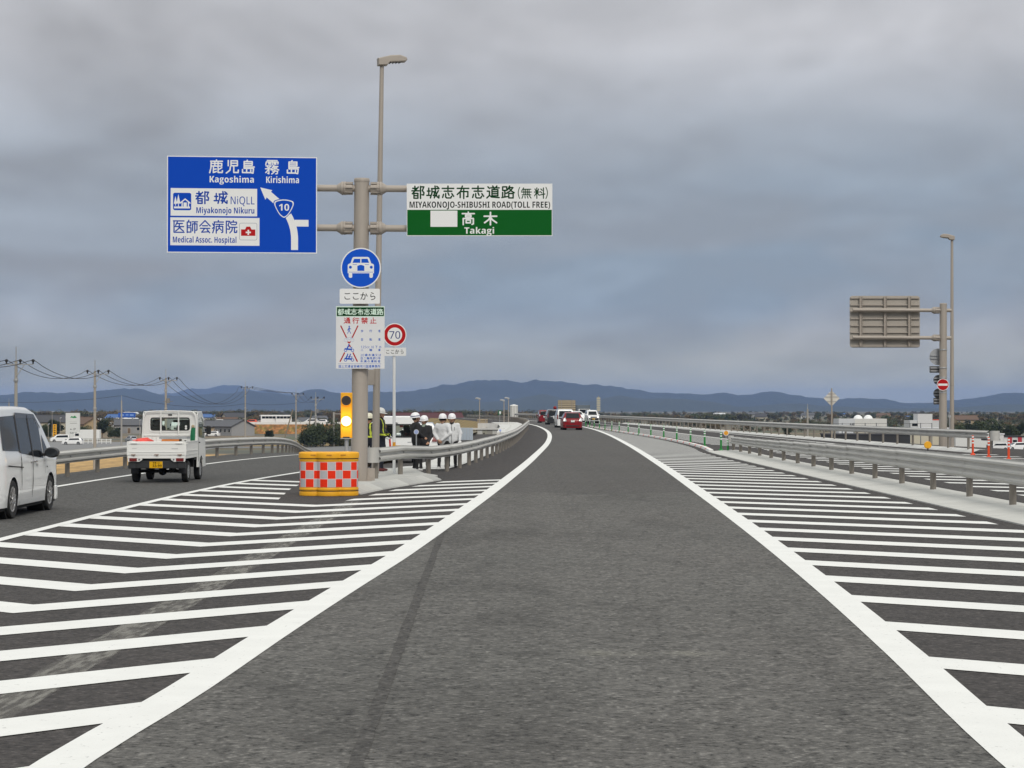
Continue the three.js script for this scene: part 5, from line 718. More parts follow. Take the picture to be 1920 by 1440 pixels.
  // guard frame behind the cab
  const fz = zb + 0.07; const fr = mesh('guard_frame', [pipe([V3(-0.70, 0.72, fz), V3(-0.70, 1.2, fz), V3(-0.665, 1.66, fz), V3(-0.60, 1.765, fz), V3(-0.45, 1.785, fz), V3(0.45, 1.785, fz), V3(0.60, 1.765, fz), V3(0.665, 1.66, fz), V3(0.70, 1.2, fz), V3(0.70, 0.72, fz)], 0.021, 8, 90), rod(V3(-0.695, 1.17, fz), V3(0.695, 1.17, fz), 0.018)], wm, c);
  for (const x of [-0.23, 0.23]) mesh('upright', rod(V3(x, 1.17, fz), V3(x, 1.785, fz), 0.02), wm, fr); const gp = []; for (let i = 0; i < 12; i++) gp.push(box(0.095, 0.012, 0.02, -0.63 + i * 0.1145, 0.94, fz - 0.01), box(0.108, 0.44, 0.01, -0.63 + i * 0.1145, 0.94, fz - 0.02)); mesh('front_board', gp, wm, fr);
  // load in the bed
  const blob = new THREE.SphereGeometry(1, 26, 16); { const p = blob.attributes.position; for (let i = 0; i < p.count; i++) { const v = V3(p.getX(i), p.getY(i), p.getZ(i)), n = 0.55 + 0.9 * fbm(v.x * 3.4 + 4, v.z * 3.4 + v.y * 3, 4, 400); p.setXYZ(i, v.x * n, Math.max(-0.4, v.y * n), v.z * n); } blob.computeVertexNormals(); }
  const tb = mesh('bundled_tarp', blob.scale(0.24, 0.11, 0.30), std(lin(0.75, 0.07, 0.05), 0.5)); tb.position.copy(P(-9.42, 31.4, 1.0)); tag(tb, 'crumpled bright red tarp in the left of the white truck bed', 'tarp');
  const pb = thing('stacked_boards', 'grey and orange boards lying across the white truck bed', 'boards', -8.62, 31.25, 0.69); mesh('board', box(0.7, 0.05, 0.5, 0.03, 0.43, 0), M.galv, pb); mesh('board', box(0.44, 0.05, 0.45, -0.04, 0.37, 0.02), std(lin(0.62, 0.2, 0.05), 0.6), pb); mesh('crate', rbox(0.6, 0.34, 0.4, 0.01, 0, 0.17, 0), M.dark, pb);
  const rp = thing('rope_bundle', 'green rope bundle hanging on the right upright of the truck guard frame', 'rope', -8.25, 31.73, 0.95); const coil = []; for (let k = 0; k < 5; k++) coil.push(pipe([V3(-0.03 + k * 0.018, 0.42, 0), V3(-0.055 + k * 0.02, 0.2, 0.02 * (k % 2)), V3(-0.04 + k * 0.02, 0, 0.01), V3(0 + k * 0.012, 0.16, 0.03), V3(-0.02 + k * 0.018, 0.42, 0.01)], 0.014, 6, 24)); mesh('coil', coil, std(lin(0.01, 0.16, 0.07), 0.8), rp); mesh('knot', new THREE.SphereGeometry(0.045, 10, 8).translate(0, 0.45, 0), std(lin(0.4, 0.33, 0.22), 0.9), rp);
}
// ---- white van behind the people: open rear window, so that its seats show
{
  const c = thing('parked_van', 'white van parked behind the men, rear window showing two dark headrests', 'van', -4.45, 48.0, -0.22, 0.02); const L = 3.4, rz = L / 2;
  const out = rrect(-0.735, 0.28, 1.47, 1.50, 0.14); out.holes.push(polyPath([[-0.6, 1.02], [0.6, 1.02], [0.52, 1.46], [-0.52, 1.46]])); mesh('tail_door', extr(out, 0.06, 0.015, 2).translate(0, 0, rz - 0.06), M.white, c);
  mesh('rear_window', new THREE.ShapeGeometry(shapeOf([[-0.62, 1.0], [0.62, 1.0], [0.54, 1.48], [-0.54, 1.48]])).translate(0, 0, rz - 0.035), M.glass, c); mesh('window_surround', extr((() => { const s = shapeOf([[-0.66, 0.98], [0.66, 0.98], [0.57, 1.5], [-0.57, 1.5]]); s.holes.push(polyPath([[-0.57, 1.04], [0.57, 1.04], [0.5, 1.44], [-0.5, 1.44]])); return s; })(), 0.012).translate(0, 0, rz + 0.002), M.black, c);
  for (const k of [1, -1]) { const s = shapeOf([[-rz, 0.28], [-rz, 1.5], [-rz + 0.14, 1.7], [1.0, 1.7], [rz - 0.1, 1.02], [rz, 0.8], [rz, 0.28]]); s.holes.push(polyPath([[-rz + 0.25, 1.05], [-rz + 0.3, 1.5], [0.9, 1.52], [1.35, 1.05]])); mesh('side_panel', extr(s, 0.05, 0.01).rotateY(Math.PI / 2).translate(k > 0 ? 0.68 : -0.73, 0, 0), M.white, c); mesh('side_window', new THREE.ShapeGeometry(polyPath([[-rz + 0.2, 1.0], [-rz + 0.25, 1.54], [0.94, 1.56], [1.4, 1.0]], THREE.Shape)).rotateY(Math.PI / 2).translate(k * 0.70, 0, 0), M.glass, c); mesh('tail_light', rbox(0.1, 0.26, 0.05, 0.015, k * 0.66, 0.72, rz - 0.005), M.tail, c); }
  const rf = extr(rrect(-0.70, 0, 1.4, 0.22, 0.10), 2.75, 0.03, 2).translate(0, 1.58, rz - 2.76); mesh('roof', rf, M.white, c); mesh('floor', box(1.36, 0.06, 3.2, 0, 0.4, 0), M.dark, c); mesh('nose', [rbox(1.38, 0.55, 0.2, 0.06, 0, 0.62, -rz + 0.1), box(1.3, 0.1, 0.4, 0, 0.98, -rz + 0.3)], M.white, c);
  for (const x of [-0.33, 0.33]) mesh('seat', [rbox(0.44, 0.6, 0.12, 0.05, x, 0.95, 0.2), rbox(0.26, 0.2, 0.1, 0.05, x, 1.33, 0.2)], M.dark, c); mesh('red_box', box(0.14, 0.08, 0.1, 0.13, 1.40, 0.1), std(lin(0.6, 0.04, 0.05), 0.5), c);
  mesh('bumper', rbox(1.45, 0.2, 0.12, 0.05, 0, 0.36, rz + 0.01), M.white, c); mesh('wiper', rod(V3(0.05, 1.53, rz + 0.03), V3(-0.12, 1.56, rz + 0.04), 0.014), M.black, c); const np = mesh('number_plate', box(0.33, 0.165, 0.012, 0, 0.6, rz + 0.012), M.galv, c); mesh('printed_face', new THREE.PlaneGeometry(0.33, 0.165).translate(0, 0.6, rz + 0.02), printMat(TX.plateK), np); mesh('badge', box(0.16, 0.03, 0.006, 0.5, 0.8, rz + 0.004), M.galv, c);
  addWheels(c, L, 1.45, [0.55, 2.95], 0.27, 0.15, 0.6);
}
// ---- traffic on the main road and parked cars; car shapes
const sedanish = (o) => ({ yb: 0.2, wy: 0.31, wr: 0.31, arch: 0.36, ...o });
const wagon = sedanish({ L: 4.6, W: 1.78, H: 1.58, belt: 0.98, roofW: 0.60, wheels: [0.9, 3.68], top: [[0, 0.86], [0.1, 1.05], [0.42, 1.5], [0.8, 1.56], [2.0, 1.58], [2.7, 1.5], [3.5, 1.08], [4.3, 0.92], [4.55, 0.72], [4.6, 0.6]], rearWin: [[-0.62, 1.06], [0.62, 1.06], [0.54, 1.44], [-0.54, 1.44]], windscreen: [[-0.62, 1.1], [0.62, 1.1], [0.54, 1.45], [-0.54, 1.45]], sideWin: [[[0.6, 1.06], [3.2, 1.03], [2.75, 1.42], [0.8, 1.46]]], tail: [[0.55, 0.78], [0.82, 0.76], [0.80, 1.0], [0.66, 1.12], [0.62, 1.0]], head: R4(0.5, 0.82, 0.66, 0.8), mirror: [3.05, 1.03], plateRear: 0.78, endC: 0.18, endR: 0.5 });
const boxy = sedanish({ L: 4.6, W: 1.72, H: 1.83, belt: 1.06, roofW: 0.71, wheels: [0.85, 3.7], top: [[0, 0.95], [0.06, 1.4], [0.18, 1.76], [0.5, 1.82], [2.4, 1.83], [3.1, 1.72], [3.75, 1.2], [4.3, 1.02], [4.55, 0.82], [4.6, 0.6]], rearWin: [[-0.66, 1.08], [0.66, 1.08], [0.60, 1.66], [-0.60, 1.66]], windscreen: [[-0.66, 1.22], [0.66, 1.22], [0.6, 1.66], [-0.6, 1.66]], sideWin: [[[0.35, 1.12], [3.4, 1.1], [2.95, 1.62], [0.42, 1.68]]], tail: [[0.7, 0.85], [0.84, 0.85], [0.82, 1.3], [0.72, 1.3]], head: R4(0.5, 0.82, 0.68, 0.84), mirror: [3.2, 1.1], plateRear: 0.82 });
car('red_wagon', 'dark red station wagon, nearest car ahead in the lane', 'car', 5.28, 109.4, 0, 0.03, { ...wagon, paint: M.carRed, tailMat: M.lens, mirrorMat: M.black, rearBits: [['spoiler', [[-0.56, 1.44], [0.56, 1.44], [0.54, 1.53], [-0.54, 1.53]], M.black], ['lower_grille', R4(-0.6, 0.6, 0.34, 0.42), M.black]] });
car('white_minivan', 'white minivan ahead, half hidden by the dark red wagon', 'minivan', 5.2, 123, 0, 0.04, { ...boxy, paint: M.white, rearBits: [['garnish', R4(-0.6, 0.6, 0.9, 0.94), M.steel]] });
car('black_van', 'black van ahead between the red hatchback and the white minivan', 'van', 4.92, 147, 0, 0.05, { ...boxy, paint: M.carBlack, rearBits: [['chrome_strip', R4(-0.45, 0.45, 0.93, 0.97), M.whiteP]] });
{ const m = thing('round_warning_light', 'red round light standing up behind the roof of the far black van', 'light', 5.25, 150, 0); mesh('stem', cyl(0.03, 0.03, 1.85, 0, 0, 0, 8), M.dark, m); mesh('globe', new THREE.SphereGeometry(0.22, 16, 12).translate(0, 2.0, 0), M.carRed, m); }
car('red_hatchback', 'small bright red tall hatchback, farthest car of the queue ahead', 'car', 4.25, 165, 0, 0.06, { ...boxy, L: 3.4, W: 1.475, H: 1.72, roofW: 0.62, wheels: [0.5, 2.95], top: [[0, 0.9], [0.06, 1.4], [0.18, 1.66], [0.5, 1.71], [1.8, 1.72], [2.4, 1.62], [2.85, 1.15], [3.3, 0.95], [3.4, 0.6]], rearWin: [[-0.58, 1.06], [0.58, 1.06], [0.52, 1.56], [-0.52, 1.56]], windscreen: [[-0.55, 1.16], [0.55, 1.16], [0.5, 1.54], [-0.5, 1.54]], sideWin: [[[0.3, 1.1], [2.6, 1.06], [2.3, 1.52], [0.36, 1.58]]], tail: [[0.6, 0.9], [0.71, 0.9], [0.69, 1.15], [0.6, 1.15]], head: R4(0.42, 0.7, 0.66, 0.82), mirror: [2.5, 1.06], tailMat: M.lens, paint: M.carRed });
car('off_roader', 'white off-roader coming towards the camera on the opposite lane, yellow plate', 'car', 10.25, 157.5, 0, Math.PI + 0.1, { ...boxy, L: 3.4, W: 1.475, H: 1.72, belt: 1.04, roofW: 0.60, yb: 0.34, wy: 0.36, wr: 0.36, arch: 0.42, wheels: [0.55, 2.85], top: [[0, 1.0], [0.08, 1.5], [0.2, 1.68], [1.6, 1.72], [2.1, 1.6], [2.4, 1.1], [3.2, 1.02], [3.36, 0.9], [3.4, 0.7]], rearWin: null, windscreen: [[-0.57, 1.12], [0.57, 1.12], [0.5, 1.56], [-0.5, 1.56]], sideWin: [[[0.3, 1.1], [2.2, 1.08], [2.0, 1.54], [0.36, 1.56]]], tail: null, head: R4(0.46, 0.66, 0.76, 0.9), mirror: [2.25, 1.14], plateRear: 0, plateFront: 0.6, plateTex: TX.plateK, paint: M.white, frontBits: [['grille', R4(-0.42, 0.42, 0.76, 0.9), M.black], ['front_bumper', R4(-0.62, 0.62, 0.42, 0.7), M.black]] });
car('white_car', 'white car coming towards the camera, behind the red wagon roof', 'car', 9.3, 176, 0, Math.PI + 0.15, { ...wagon, L: 4.2, H: 1.55, wheels: [0.7, 3.3], top: [[0, 0.86], [0.1, 1.05], [0.42, 1.48], [0.8, 1.53], [2.0, 1.55], [2.5, 1.46], [3.2, 1.06], [3.9, 0.92], [4.15, 0.72], [4.2, 0.6]], sideWin: [[[0.6, 1.06], [2.9, 1.03], [2.5, 1.4], [0.8, 1.44]]], windscreen: [[-0.64, 1.08], [0.64, 1.08], [0.56, 1.44], [-0.56, 1.44]], mirror: [2.8, 1.03], paint: M.white });
{ const t = thing('box_truck', 'dark grey box body of a truck behind the far oncoming cars', 'truck', 11.5, 204, 0, 0.1); mesh('cargo_box', rbox(2.3, 1.9, 5, 0.04, 0, 1.55, 0), std(lin(0.09, 0.11, 0.13), 0.6), t); mesh('cab', rbox(1.9, 1.5, 1.5, 0.08, 0, 1.1, 3.3), M.white, t); mesh('windscreen', box(1.6, 0.6, 0.02, 0, 1.5, 4.06), M.glassDark, t); addWheels(t, 6, 2.2, [1.2, -0.8], 0.38, 0.22); mesh('chassis', box(1.6, 0.2, 6, 0, 0.5, 0.5), M.under, t); }
car('hidden_car', 'white car with dark window mostly hidden behind the men in helmets', 'car', -4.0, 53.5, -0.3, 0.02, { ...wagon, paint: M.white, H: 1.5 });
// ---------------------------------------------------------------- people: one continuous surface from tapered capsules (surface nets)
function nets(f, lo, hi, cell) {
  const n = [0, 1, 2].map((k) => Math.ceil((hi[k] - lo[k]) / cell) + 1), [nx, ny, nz] = n, val = new Float32Array(nx * ny * nz), id = (i, j, k) => i + nx * (j + ny * k);
  for (let k = 0; k < nz; k++) for (let j = 0; j < ny; j++) for (let i = 0; i < nx; i++) val[id(i, j, k)] = f(lo[0] + i * cell, lo[1] + j * cell, lo[2] + k * cell);
  const map = new Int32Array(nx * ny * nz).fill(-1), pos = [], idx = [];
  for (let k = 0; k < nz - 1; k++) for (let j = 0; j < ny - 1; j++) for (let i = 0; i < nx - 1; i++) {
    let c = 0, sx = 0, sy = 0, sz = 0; const v = []; for (let b = 0; b < 8; b++) v.push(val[id(i + (b & 1), j + ((b >> 1) & 1), k + (b >> 2))]);
    const neg = v.filter((q) => q < 0).length; if (!neg || neg === 8) continue;
    for (let a = 0; a < 8; a++) for (const m of [1, 2, 4]) { const b = a ^ m; if (b < a || (v[a] < 0) === (v[b] < 0)) continue; const t = v[a] / (v[a] - v[b]); sx += (a & 1) + ((b & 1) - (a & 1)) * t; sy += ((a >> 1) & 1) + (((b >> 1) & 1) - ((a >> 1) & 1)) * t; sz += (a >> 2) + ((b >> 2) - (a >> 2)) * t; c++; }
    map[id(i, j, k)] = pos.length / 3; pos.push(lo[0] + (i + sx / c) * cell, lo[1] + (j + sy / c) * cell, lo[2] + (k + sz / c) * cell);
  }
  const quad = (a, b, c, d, flip) => { if (a < 0 || b < 0 || c < 0 || d < 0) return; flip ? idx.push(a, c, b, b, c, d) : idx.push(a, b, c, b, d, c); };
  for (let k = 1; k < nz - 1; k++) for (let j = 1; j < ny - 1; j++) for (let i = 1; i < nx - 1; i++) {
    const v = val[id(i, j, k)] < 0;
    if (v !== val[id(i + 1, j, k)] < 0) quad(map[id(i, j - 1, k - 1)], map[id(i, j, k - 1)], map[id(i, j - 1, k)], map[id(i, j, k)], !v);
    if (v !== val[id(i, j + 1, k)] < 0) quad(map[id(i - 1, j, k - 1)], map[id(i, j, k - 1)], map[id(i - 1, j, k)], map[id(i, j, k)], v);
    if (v !== val[id(i, j, k + 1)] < 0) quad(map[id(i - 1, j - 1, k)], map[id(i, j - 1, k)], map[id(i - 1, j, k)], map[id(i, j, k)], !v);
  }
  const g = new THREE.BufferGeometry(); g.setAttribute('position', new THREE.Float32BufferAttribute(pos, 3)); g.setIndex(idx); g.computeVertexNormals(); return g;
}
// bone: [ax,ay,az, bx,by,bz, ra, rb, colour key, flatten z]
function boneDist(b, x, y, z) { const [ax, ay, az, bx, by, bz, ra, rb, , fl = 1] = b; const px = x - ax, py = y - ay, pz = (z - az) / fl, dx = bx - ax, dy = by - ay, dz = (bz - az) / fl, t = clamp((px * dx + py * dy + pz * dz) / (dx * dx + dy * dy + dz * dz + 1e-9)); return (Math.hypot(px - dx * t, py - dy * t, pz - dz * t) - mix(ra, rb, t)) * (fl < 1 ? fl : 1); }
function field(bones, k) { return (x, y, z) => { let d = 9; for (const b of bones) { const q = boneDist(b, x, y, z), h = Math.max(k - Math.abs(d - q), 0) / k; d = Math.min(d, q) - h * h * k * 0.25; } return d; }; }
function paintBy(g, bones, pal, over) { const p = g.attributes.position, c = new Float32Array(p.count * 3); for (let i = 0; i < p.count; i++) { const x = p.getX(i), y = p.getY(i), z = p.getZ(i); let best = 9, key = 0; for (const b of bones) { const q = boneDist(b, x, y, z); if (q < best) { best = q; key = b[8]; } } const col = (over && over(x, y, z, key)) || pal[key]; c.set(col, i * 3); } g.setAttribute('color', new THREE.BufferAttribute(c, 3)); return g; }
const clothMat = new THREE.MeshStandardMaterial({ vertexColors: true, roughness: 0.85 });
function person(label, x, d, y, turn, o) {
  const p = thing('person', label, 'person', x, d, y, turn, 'men in helmets'), h = o.h / 1.72, pal = { skin: [0.42, 0.24, 0.16], top: o.top, leg: o.leg, shoe: o.shoe || [0.02, 0.02, 0.02], hair: [0.012, 0.011, 0.011], glove: o.glove || [0.42, 0.24, 0.16], collar: o.collar || o.top };
  const st = o.stance || 0.11, bones = [], bulk = o.bulk || 1;
  for (const k of [1, -1]) bones.push([k * 0.09, 0.90, 0, k * st, 0.49, 0.02, 0.088, 0.062, 'leg'], [k * st, 0.49, 0.02, k * st * 1.05, 0.1, -0.02, 0.066, 0.052, 'leg'], [k * st * 1.05, 0.045, -0.05, k * st * 1.25, 0.035, 0.13, 0.045, 0.036, 'shoe']);
  bones.push([0, 0.93, 0, 0, 1.06, 0, 0.155 * bulk, 0.15 * bulk, 'top', 0.72], [-0.05, 1.1, 0, 0.05, 1.1, 0, 0.15 * bulk, 0.15 * bulk, 'top', 0.75], [-0.07, 1.28, 0, 0.07, 1.28, 0, 0.145 * bulk, 0.145 * bulk, 'top', 0.78], [-0.14, 1.385, -0.01, 0.14, 1.385, -0.01, 0.075, 0.075, 'top'], [0, 1.38, 0, 0, 1.5, 0.015, 0.068, 0.06, 'collar']);
  if (o.coat) bones.push([0, 0.95, 0, 0, 0.62, 0, 0.16, 0.185, 'top', 0.75]); else bones.push([-0.03, 0.97, 0, 0.03, 0.93, 0, 0.142 * bulk, 0.142 * bulk, 'top', 0.76]);
  const hands = []; for (const k of [1, -1]) { const [ex, ey, ez, wx, wy, wz] = o.arms[k > 0 ? 0 : 1]; bones.push([k * 0.19, 1.385, -0.01, ex, ey, ez, 0.070 * bulk, 0.056, 'top'], [ex, ey, ez, wx, wy, wz, 0.058, 0.043, 'top']); const dr = V3(wx - ex, wy - ey, wz - ez).normalize(); hands.push([k, V3(wx, wy, wz), dr]); }
  const sc = (l) => l.map((b) => b.map((v, i) => (i < 8 ? v * h : v)));
  const bb = sc(bones), body = paintBy(nets(((q) => (X, Y, Z) => q(X, Y, Z) + 0.02 * (fbm(X * 9 + Z * 5 + x * 7, Y * 13 - X * 4, 3, 88) - 0.5))(field(bb, 0.05)), [-0.5, -0.03, -0.4], [0.5, 1.6 * h, 0.4], 0.016), bb, pal, o.mark && ((X, Y, Z, k) => o.mark(X / h, Y / h, Z / h, k)));
  // head with nose, brow, jaw, ears
  const hb = [[0, 1.60, -0.012, 0, 1.63, -0.015, 0.098, 0.1, 'skin'], [0, 1.56, 0.018, 0, 1.515, 0.045, 0.072, 0.045, 'skin'], [0, 1.60, 0.082, 0, 1.562, 0.106, 0.012, 0.017, 'skin'], [-0.03, 1.618, 0.075, 0.03, 1.618, 0.075, 0.016, 0.016, 'skin'], [0.098, 1.605, -0.01, 0.098, 1.565, -0.012, 0.018, 0.014, 'skin'], [-0.098, 1.605, -0.01, -0.098, 1.565, -0.012, 0.018, 0.014, 'skin'], [0, 1.46, -0.01, 0, 1.55, -0.005, 0.056, 0.058, 'skin'], [-0.02, 1.538, 0.084, 0.02, 1.538, 0.084, 0.009, 0.009, 'skin']];
  const hs = sc(hb), hy = 1.44 * h; let head = paintBy(nets(field(hs, 0.03), [-0.14, hy, -0.15], [0.14, 1.76 * h, 0.16], 0.008), hs, pal, (X, Y, Z) => { const yy = Y / h; if (Z > 0.06 && Math.abs(Math.abs(X) - 0.032) < 0.013 && Math.abs(yy - 1.598) < 0.007) return [0.02, 0.015, 0.012]; if (Z > 0.07 && Math.abs(X) < 0.024 && Math.abs(yy - 1.538) < 0.005) return [0.3, 0.1, 0.08]; if (Math.abs(Math.abs(X) - 0.034) < 0.02 && Z > 0.06 && Math.abs(yy - 1.622) < 0.006) return pal.hair; if (Z < -0.02 && yy > 1.55) return pal.hair; return null; });
  const tilt = o.nod || 0; head.translate(0, -1.5 * h, 0); head.rotateX(tilt); head.rotateY(o.look || 0); head.translate(0, 1.5 * h, 0);
  const hg = hands.map(([k, w, dr]) => { const side = V3(0, 0, 1).cross(dr).normalize().multiplyScalar(0.02), up = dr.clone().cross(side).normalize(), B = []; const at = (l, s, u = 0) => w.clone().addScaledVector(dr, l).addScaledVector(side, s / 0.02).addScaledVector(up, u); const bn = (a, b, ra, rb) => B.push([a.x * h, a.y * h, a.z * h, b.x * h, b.y * h, b.z * h, ra, rb, 'glove']); bn(at(0, 0), at(0.07, 0), 0.028, 0.032); [[-0.027, 0.115], [-0.009, 0.13], [0.009, 0.125], [0.026, 0.105]].forEach(([s, l]) => { bn(at(0.07, s), at(l * 0.85, s * 1.1, 0.01), 0.0105, 0.0095); bn(at(l * 0.85, s * 1.1, 0.01), at(l, s * 1.1, 0.035), 0.0095, 0.0085); }); bn(at(0.02, 0.028 * k), at(0.06, 0.052 * k, 0.015), 0.013, 0.011); bn(at(0.06, 0.052 * k, 0.015), at(0.088, 0.054 * k, 0.025), 0.011, 0.0095); const c = w.clone().addScaledVector(dr, 0.06).multiplyScalar(h); return paintBy(nets(field(B, 0.012), [c.x - 0.12, c.y - 0.12, c.z - 0.12], [c.x + 0.12, c.y + 0.12, c.z + 0.12], 0.006), B, pal); });
  mesh('body', [body, head, ...hg], clothMat, p);
  // helmet: dome, rim with peak, band and chin strap
  const hm = std(o.helmet ? lin(...o.helmet) : lin(0.78, 0.78, 0.8), 0.3), hl = new THREE.Group(); hl.name = 'helmet'; p.add(hl); hl.position.set(0, 1.5 * h, 0); hl.rotation.set(tilt, o.look || 0, 0, 'YXZ');
  const dome = lathe([[0.132, 0], [0.134, 0.02], [0.13, 0.055], [0.112, 0.10], [0.075, 0.135], [0.03, 0.148], [0, 0.15]], 28).scale(0.93, 1, 1.08); dome.translate(0, 0.125 * h, -0.012);
  const brim = lathe([[0.125, 0.012], [0.143, 0.002], [0.145, -0.006], [0.125, -0.004]], 32).scale(0.95, 1, 1.1); { const q = brim.attributes.position; for (let i = 0; i < q.count; i++) if (q.getZ(i) > 0.05) { q.setZ(i, q.getZ(i) + (q.getZ(i) - 0.05) * 0.45); q.setY(i, q.getY(i) - (q.getZ(i) - 0.05) * 0.15); } brim.computeVertexNormals(); } brim.translate(0, 0.122 * h, -0.012);
  mesh('shell', dome, hm, hl); mesh('brim', brim, hm, hl); mesh('chin_strap', pipe([V3(0.108, 0.12 * h, 0), V3(0.098, 0.04, 0.03), V3(0, -0.015, 0.06), V3(-0.098, 0.04, 0.03), V3(-0.108, 0.12 * h, 0)], 0.006, 6, 30), M.dark, hl);
  if (o.stripe) mesh('stripe', lathe([[0.1365, 0.03], [0.1375, 0.04], [0.1365, 0.052]], 32).scale(0.93, 1, 1.08).translate(0, 0.125 * h, -0.012), std(lin(...o.stripe), 0.4), hl);
  return p;
}
const NAVY = [0.012, 0.014, 0.025], BLK = [0.012, 0.012, 0.014], WHT = [0.62, 0.63, 0.64], LIME = [0.55, 0.62, 0.06];
const down = (k) => [k * 0.27, 1.12, -0.02, k * 0.28, 0.87, 0.04];
person('man in a navy coat with lime bands right beside the lamp post', -3.66, 34.2, 0.12, 1.35, { h: 1.72, top: NAVY, leg: NAVY, coat: true, collar: NAVY, helmet: [0.74, 0.74, 0.7], arms: [[0.28, 1.13, 0.02, 0.2, 0.98, 0.2], [-0.27, 1.12, 0.0, -0.2, 0.96, 0.2]], glove: [0.6, 0.6, 0.6], mark: (x, y, z, k) => k === 'top' && (Math.abs(y - 1.02) < 0.028 || (y > 1.04 && Math.abs(Math.abs(x) - 0.1) < 0.025)) ? LIME : k === 'shoe' ? [0.12, 0.03, 0.03] : null });
{ const b = thing('traffic_baton', 'red signal baton held by the man in the navy coat', 'baton', -3.41, 34.22, 0.86, 0); mesh('tube', rod(V3(0, 0.16, 0), V3(0.035, -0.36, 0), 0.026, 0.03, 12), std(lin(0.7, 0.05, 0.04), 0.35), b); mesh('grip', rod(V3(0, 0.16, 0), V3(-0.012, 0.3, 0), 0.02, 0.02, 10), M.black, b); }
person('man with cream helmet and lime harness half hidden behind the thick pole', -4.12, 35.4, 0.1, 2.7, { h: 1.58, top: NAVY, leg: NAVY, helmet: [0.66, 0.64, 0.5], arms: [down(1), down(-1)], mark: (x, y, z, k) => (k === 'top' && (Math.abs(y - 1.04) < 0.03 || (y > 1.05 && Math.abs(Math.abs(x) - 0.12 + (y - 1.05) * 0.1) < 0.03)) ? LIME : k === 'leg' && Math.abs(y - 0.42) < 0.04 ? LIME : null) });
person('man in a black jacket, white helmet with a dark stripe, seen from the side', -2.86, 36.6, 0.0, 1.95, { h: 1.70, top: BLK, leg: BLK, stripe: [0.1, 0.12, 0.25], nod: -0.12, arms: [[0.27, 1.13, -0.02, 0.16, 1.03, 0.19], [-0.27, 1.13, -0.02, -0.14, 1.02, 0.19]], bulk: 1.06, shoe: [0.5, 0.5, 0.5] });
person('man in a dark jacket facing the camera beside the black jacketed man', -2.69, 37.5, 0.0, -0.3, { h: 1.60, top: [0.02, 0.02, 0.022], leg: BLK, collar: [0.3, 0.36, 0.3], arms: [[0.26, 1.12, 0.0, 0.2, 0.92, 0.12], [-0.26, 1.12, 0.0, -0.12, 0.98, 0.18]] });
person('man in a white jacket with his back turned, hands behind his back', -2.12, 37.6, 0.0, 2.75, { h: 1.66, top: WHT, leg: BLK, shoe: [0.6, 0.6, 0.6], stance: 0.12, bulk: 1.08, collar: BLK, look: 0.2, arms: [[0.3, 1.14, -0.08, 0.08, 0.95, -0.2], [-0.3, 1.14, -0.08, -0.06, 0.93, -0.2]] });
person('man in a white zipped jacket facing the camera behind the guardrail', -1.90, 38.8, 0.0, -0.1, { h: 1.66, top: WHT, leg: BLK, collar: BLK, glove: [0.66, 0.66, 0.66], bulk: 1.06, arms: [[0.28, 1.13, 0.0, 0.27, 0.90, 0.1], [-0.28, 1.13, 0, -0.24, 0.9, 0.08]], mark: (x, y, z, k) => (k === 'top' && z > 0 && (Math.abs(x - 0.0) < 0.009 || (Math.abs(x - 0.1) < 0.008 && Math.abs(y - 1.27) < 0.06)) ? [0.03, 0.03, 0.035] : null) });
// ---------------------------------------------------------------- the plain beside the road: fields, yards, town, trees, poles
function pad(name, pts, y, m) { const g = new THREE.ShapeGeometry(shapeOf(pts.map(([x, d]) => [x, d * S]))).rotateX(-Math.PI / 2); const p = g.attributes.position, uv = g.attributes.uv; for (let i = 0; i < p.count; i++) uv.setXY(i, p.getX(i), p.getZ(i)); const o = struct(mesh(name, g, m)); o.position.y = GROUND + y; return o; }
const at = (px, d) => ((px - 960) / 2300) * d;             // metres to the right for a bearing read off the photograph, at plan distance d
const hAt = (py, d) => EYE + ((767 - py) / 2300) * d - GROUND;   // height above the plain
const texDry = dataTex(256, (u, v, i, j) => { const n = fbm(u * 10, v * 10, 4, 501, 10); return [0.76 * (0.6 + 0.6 * n), 0.62 * (0.6 + 0.6 * n), 0.40 * (0.6 + 0.6 * n)]; }, true, 1 / 12);
pad('dry_field', [[-90, 148], [-26, 150], [-34, 215], [-110, 222]], 0.02, new THREE.MeshStandardMaterial({ map: texDry, roughness: 1 }));
pad('yard', [[-135, 232], [-60, 232], [-62, 300], [-160, 300]], 0.03, std(lin(0.2, 0.2, 0.2), 0.95)); pad('side_road', [[-36, 120], [-20, 120], [-30, 265], [-64, 262], [-62, 252], [-42, 250]], 0.05, std(lin(0.17, 0.17, 0.17), 0.95)); pad('yard', [[55, 190], [130, 190], [140, 270], [60, 262]], 0.03, std(lin(0.22, 0.22, 0.22), 0.95));
pad('field', [[-75, 262], [-38, 266], [-40, 318], [-80, 318]], 0.04, M.bank);
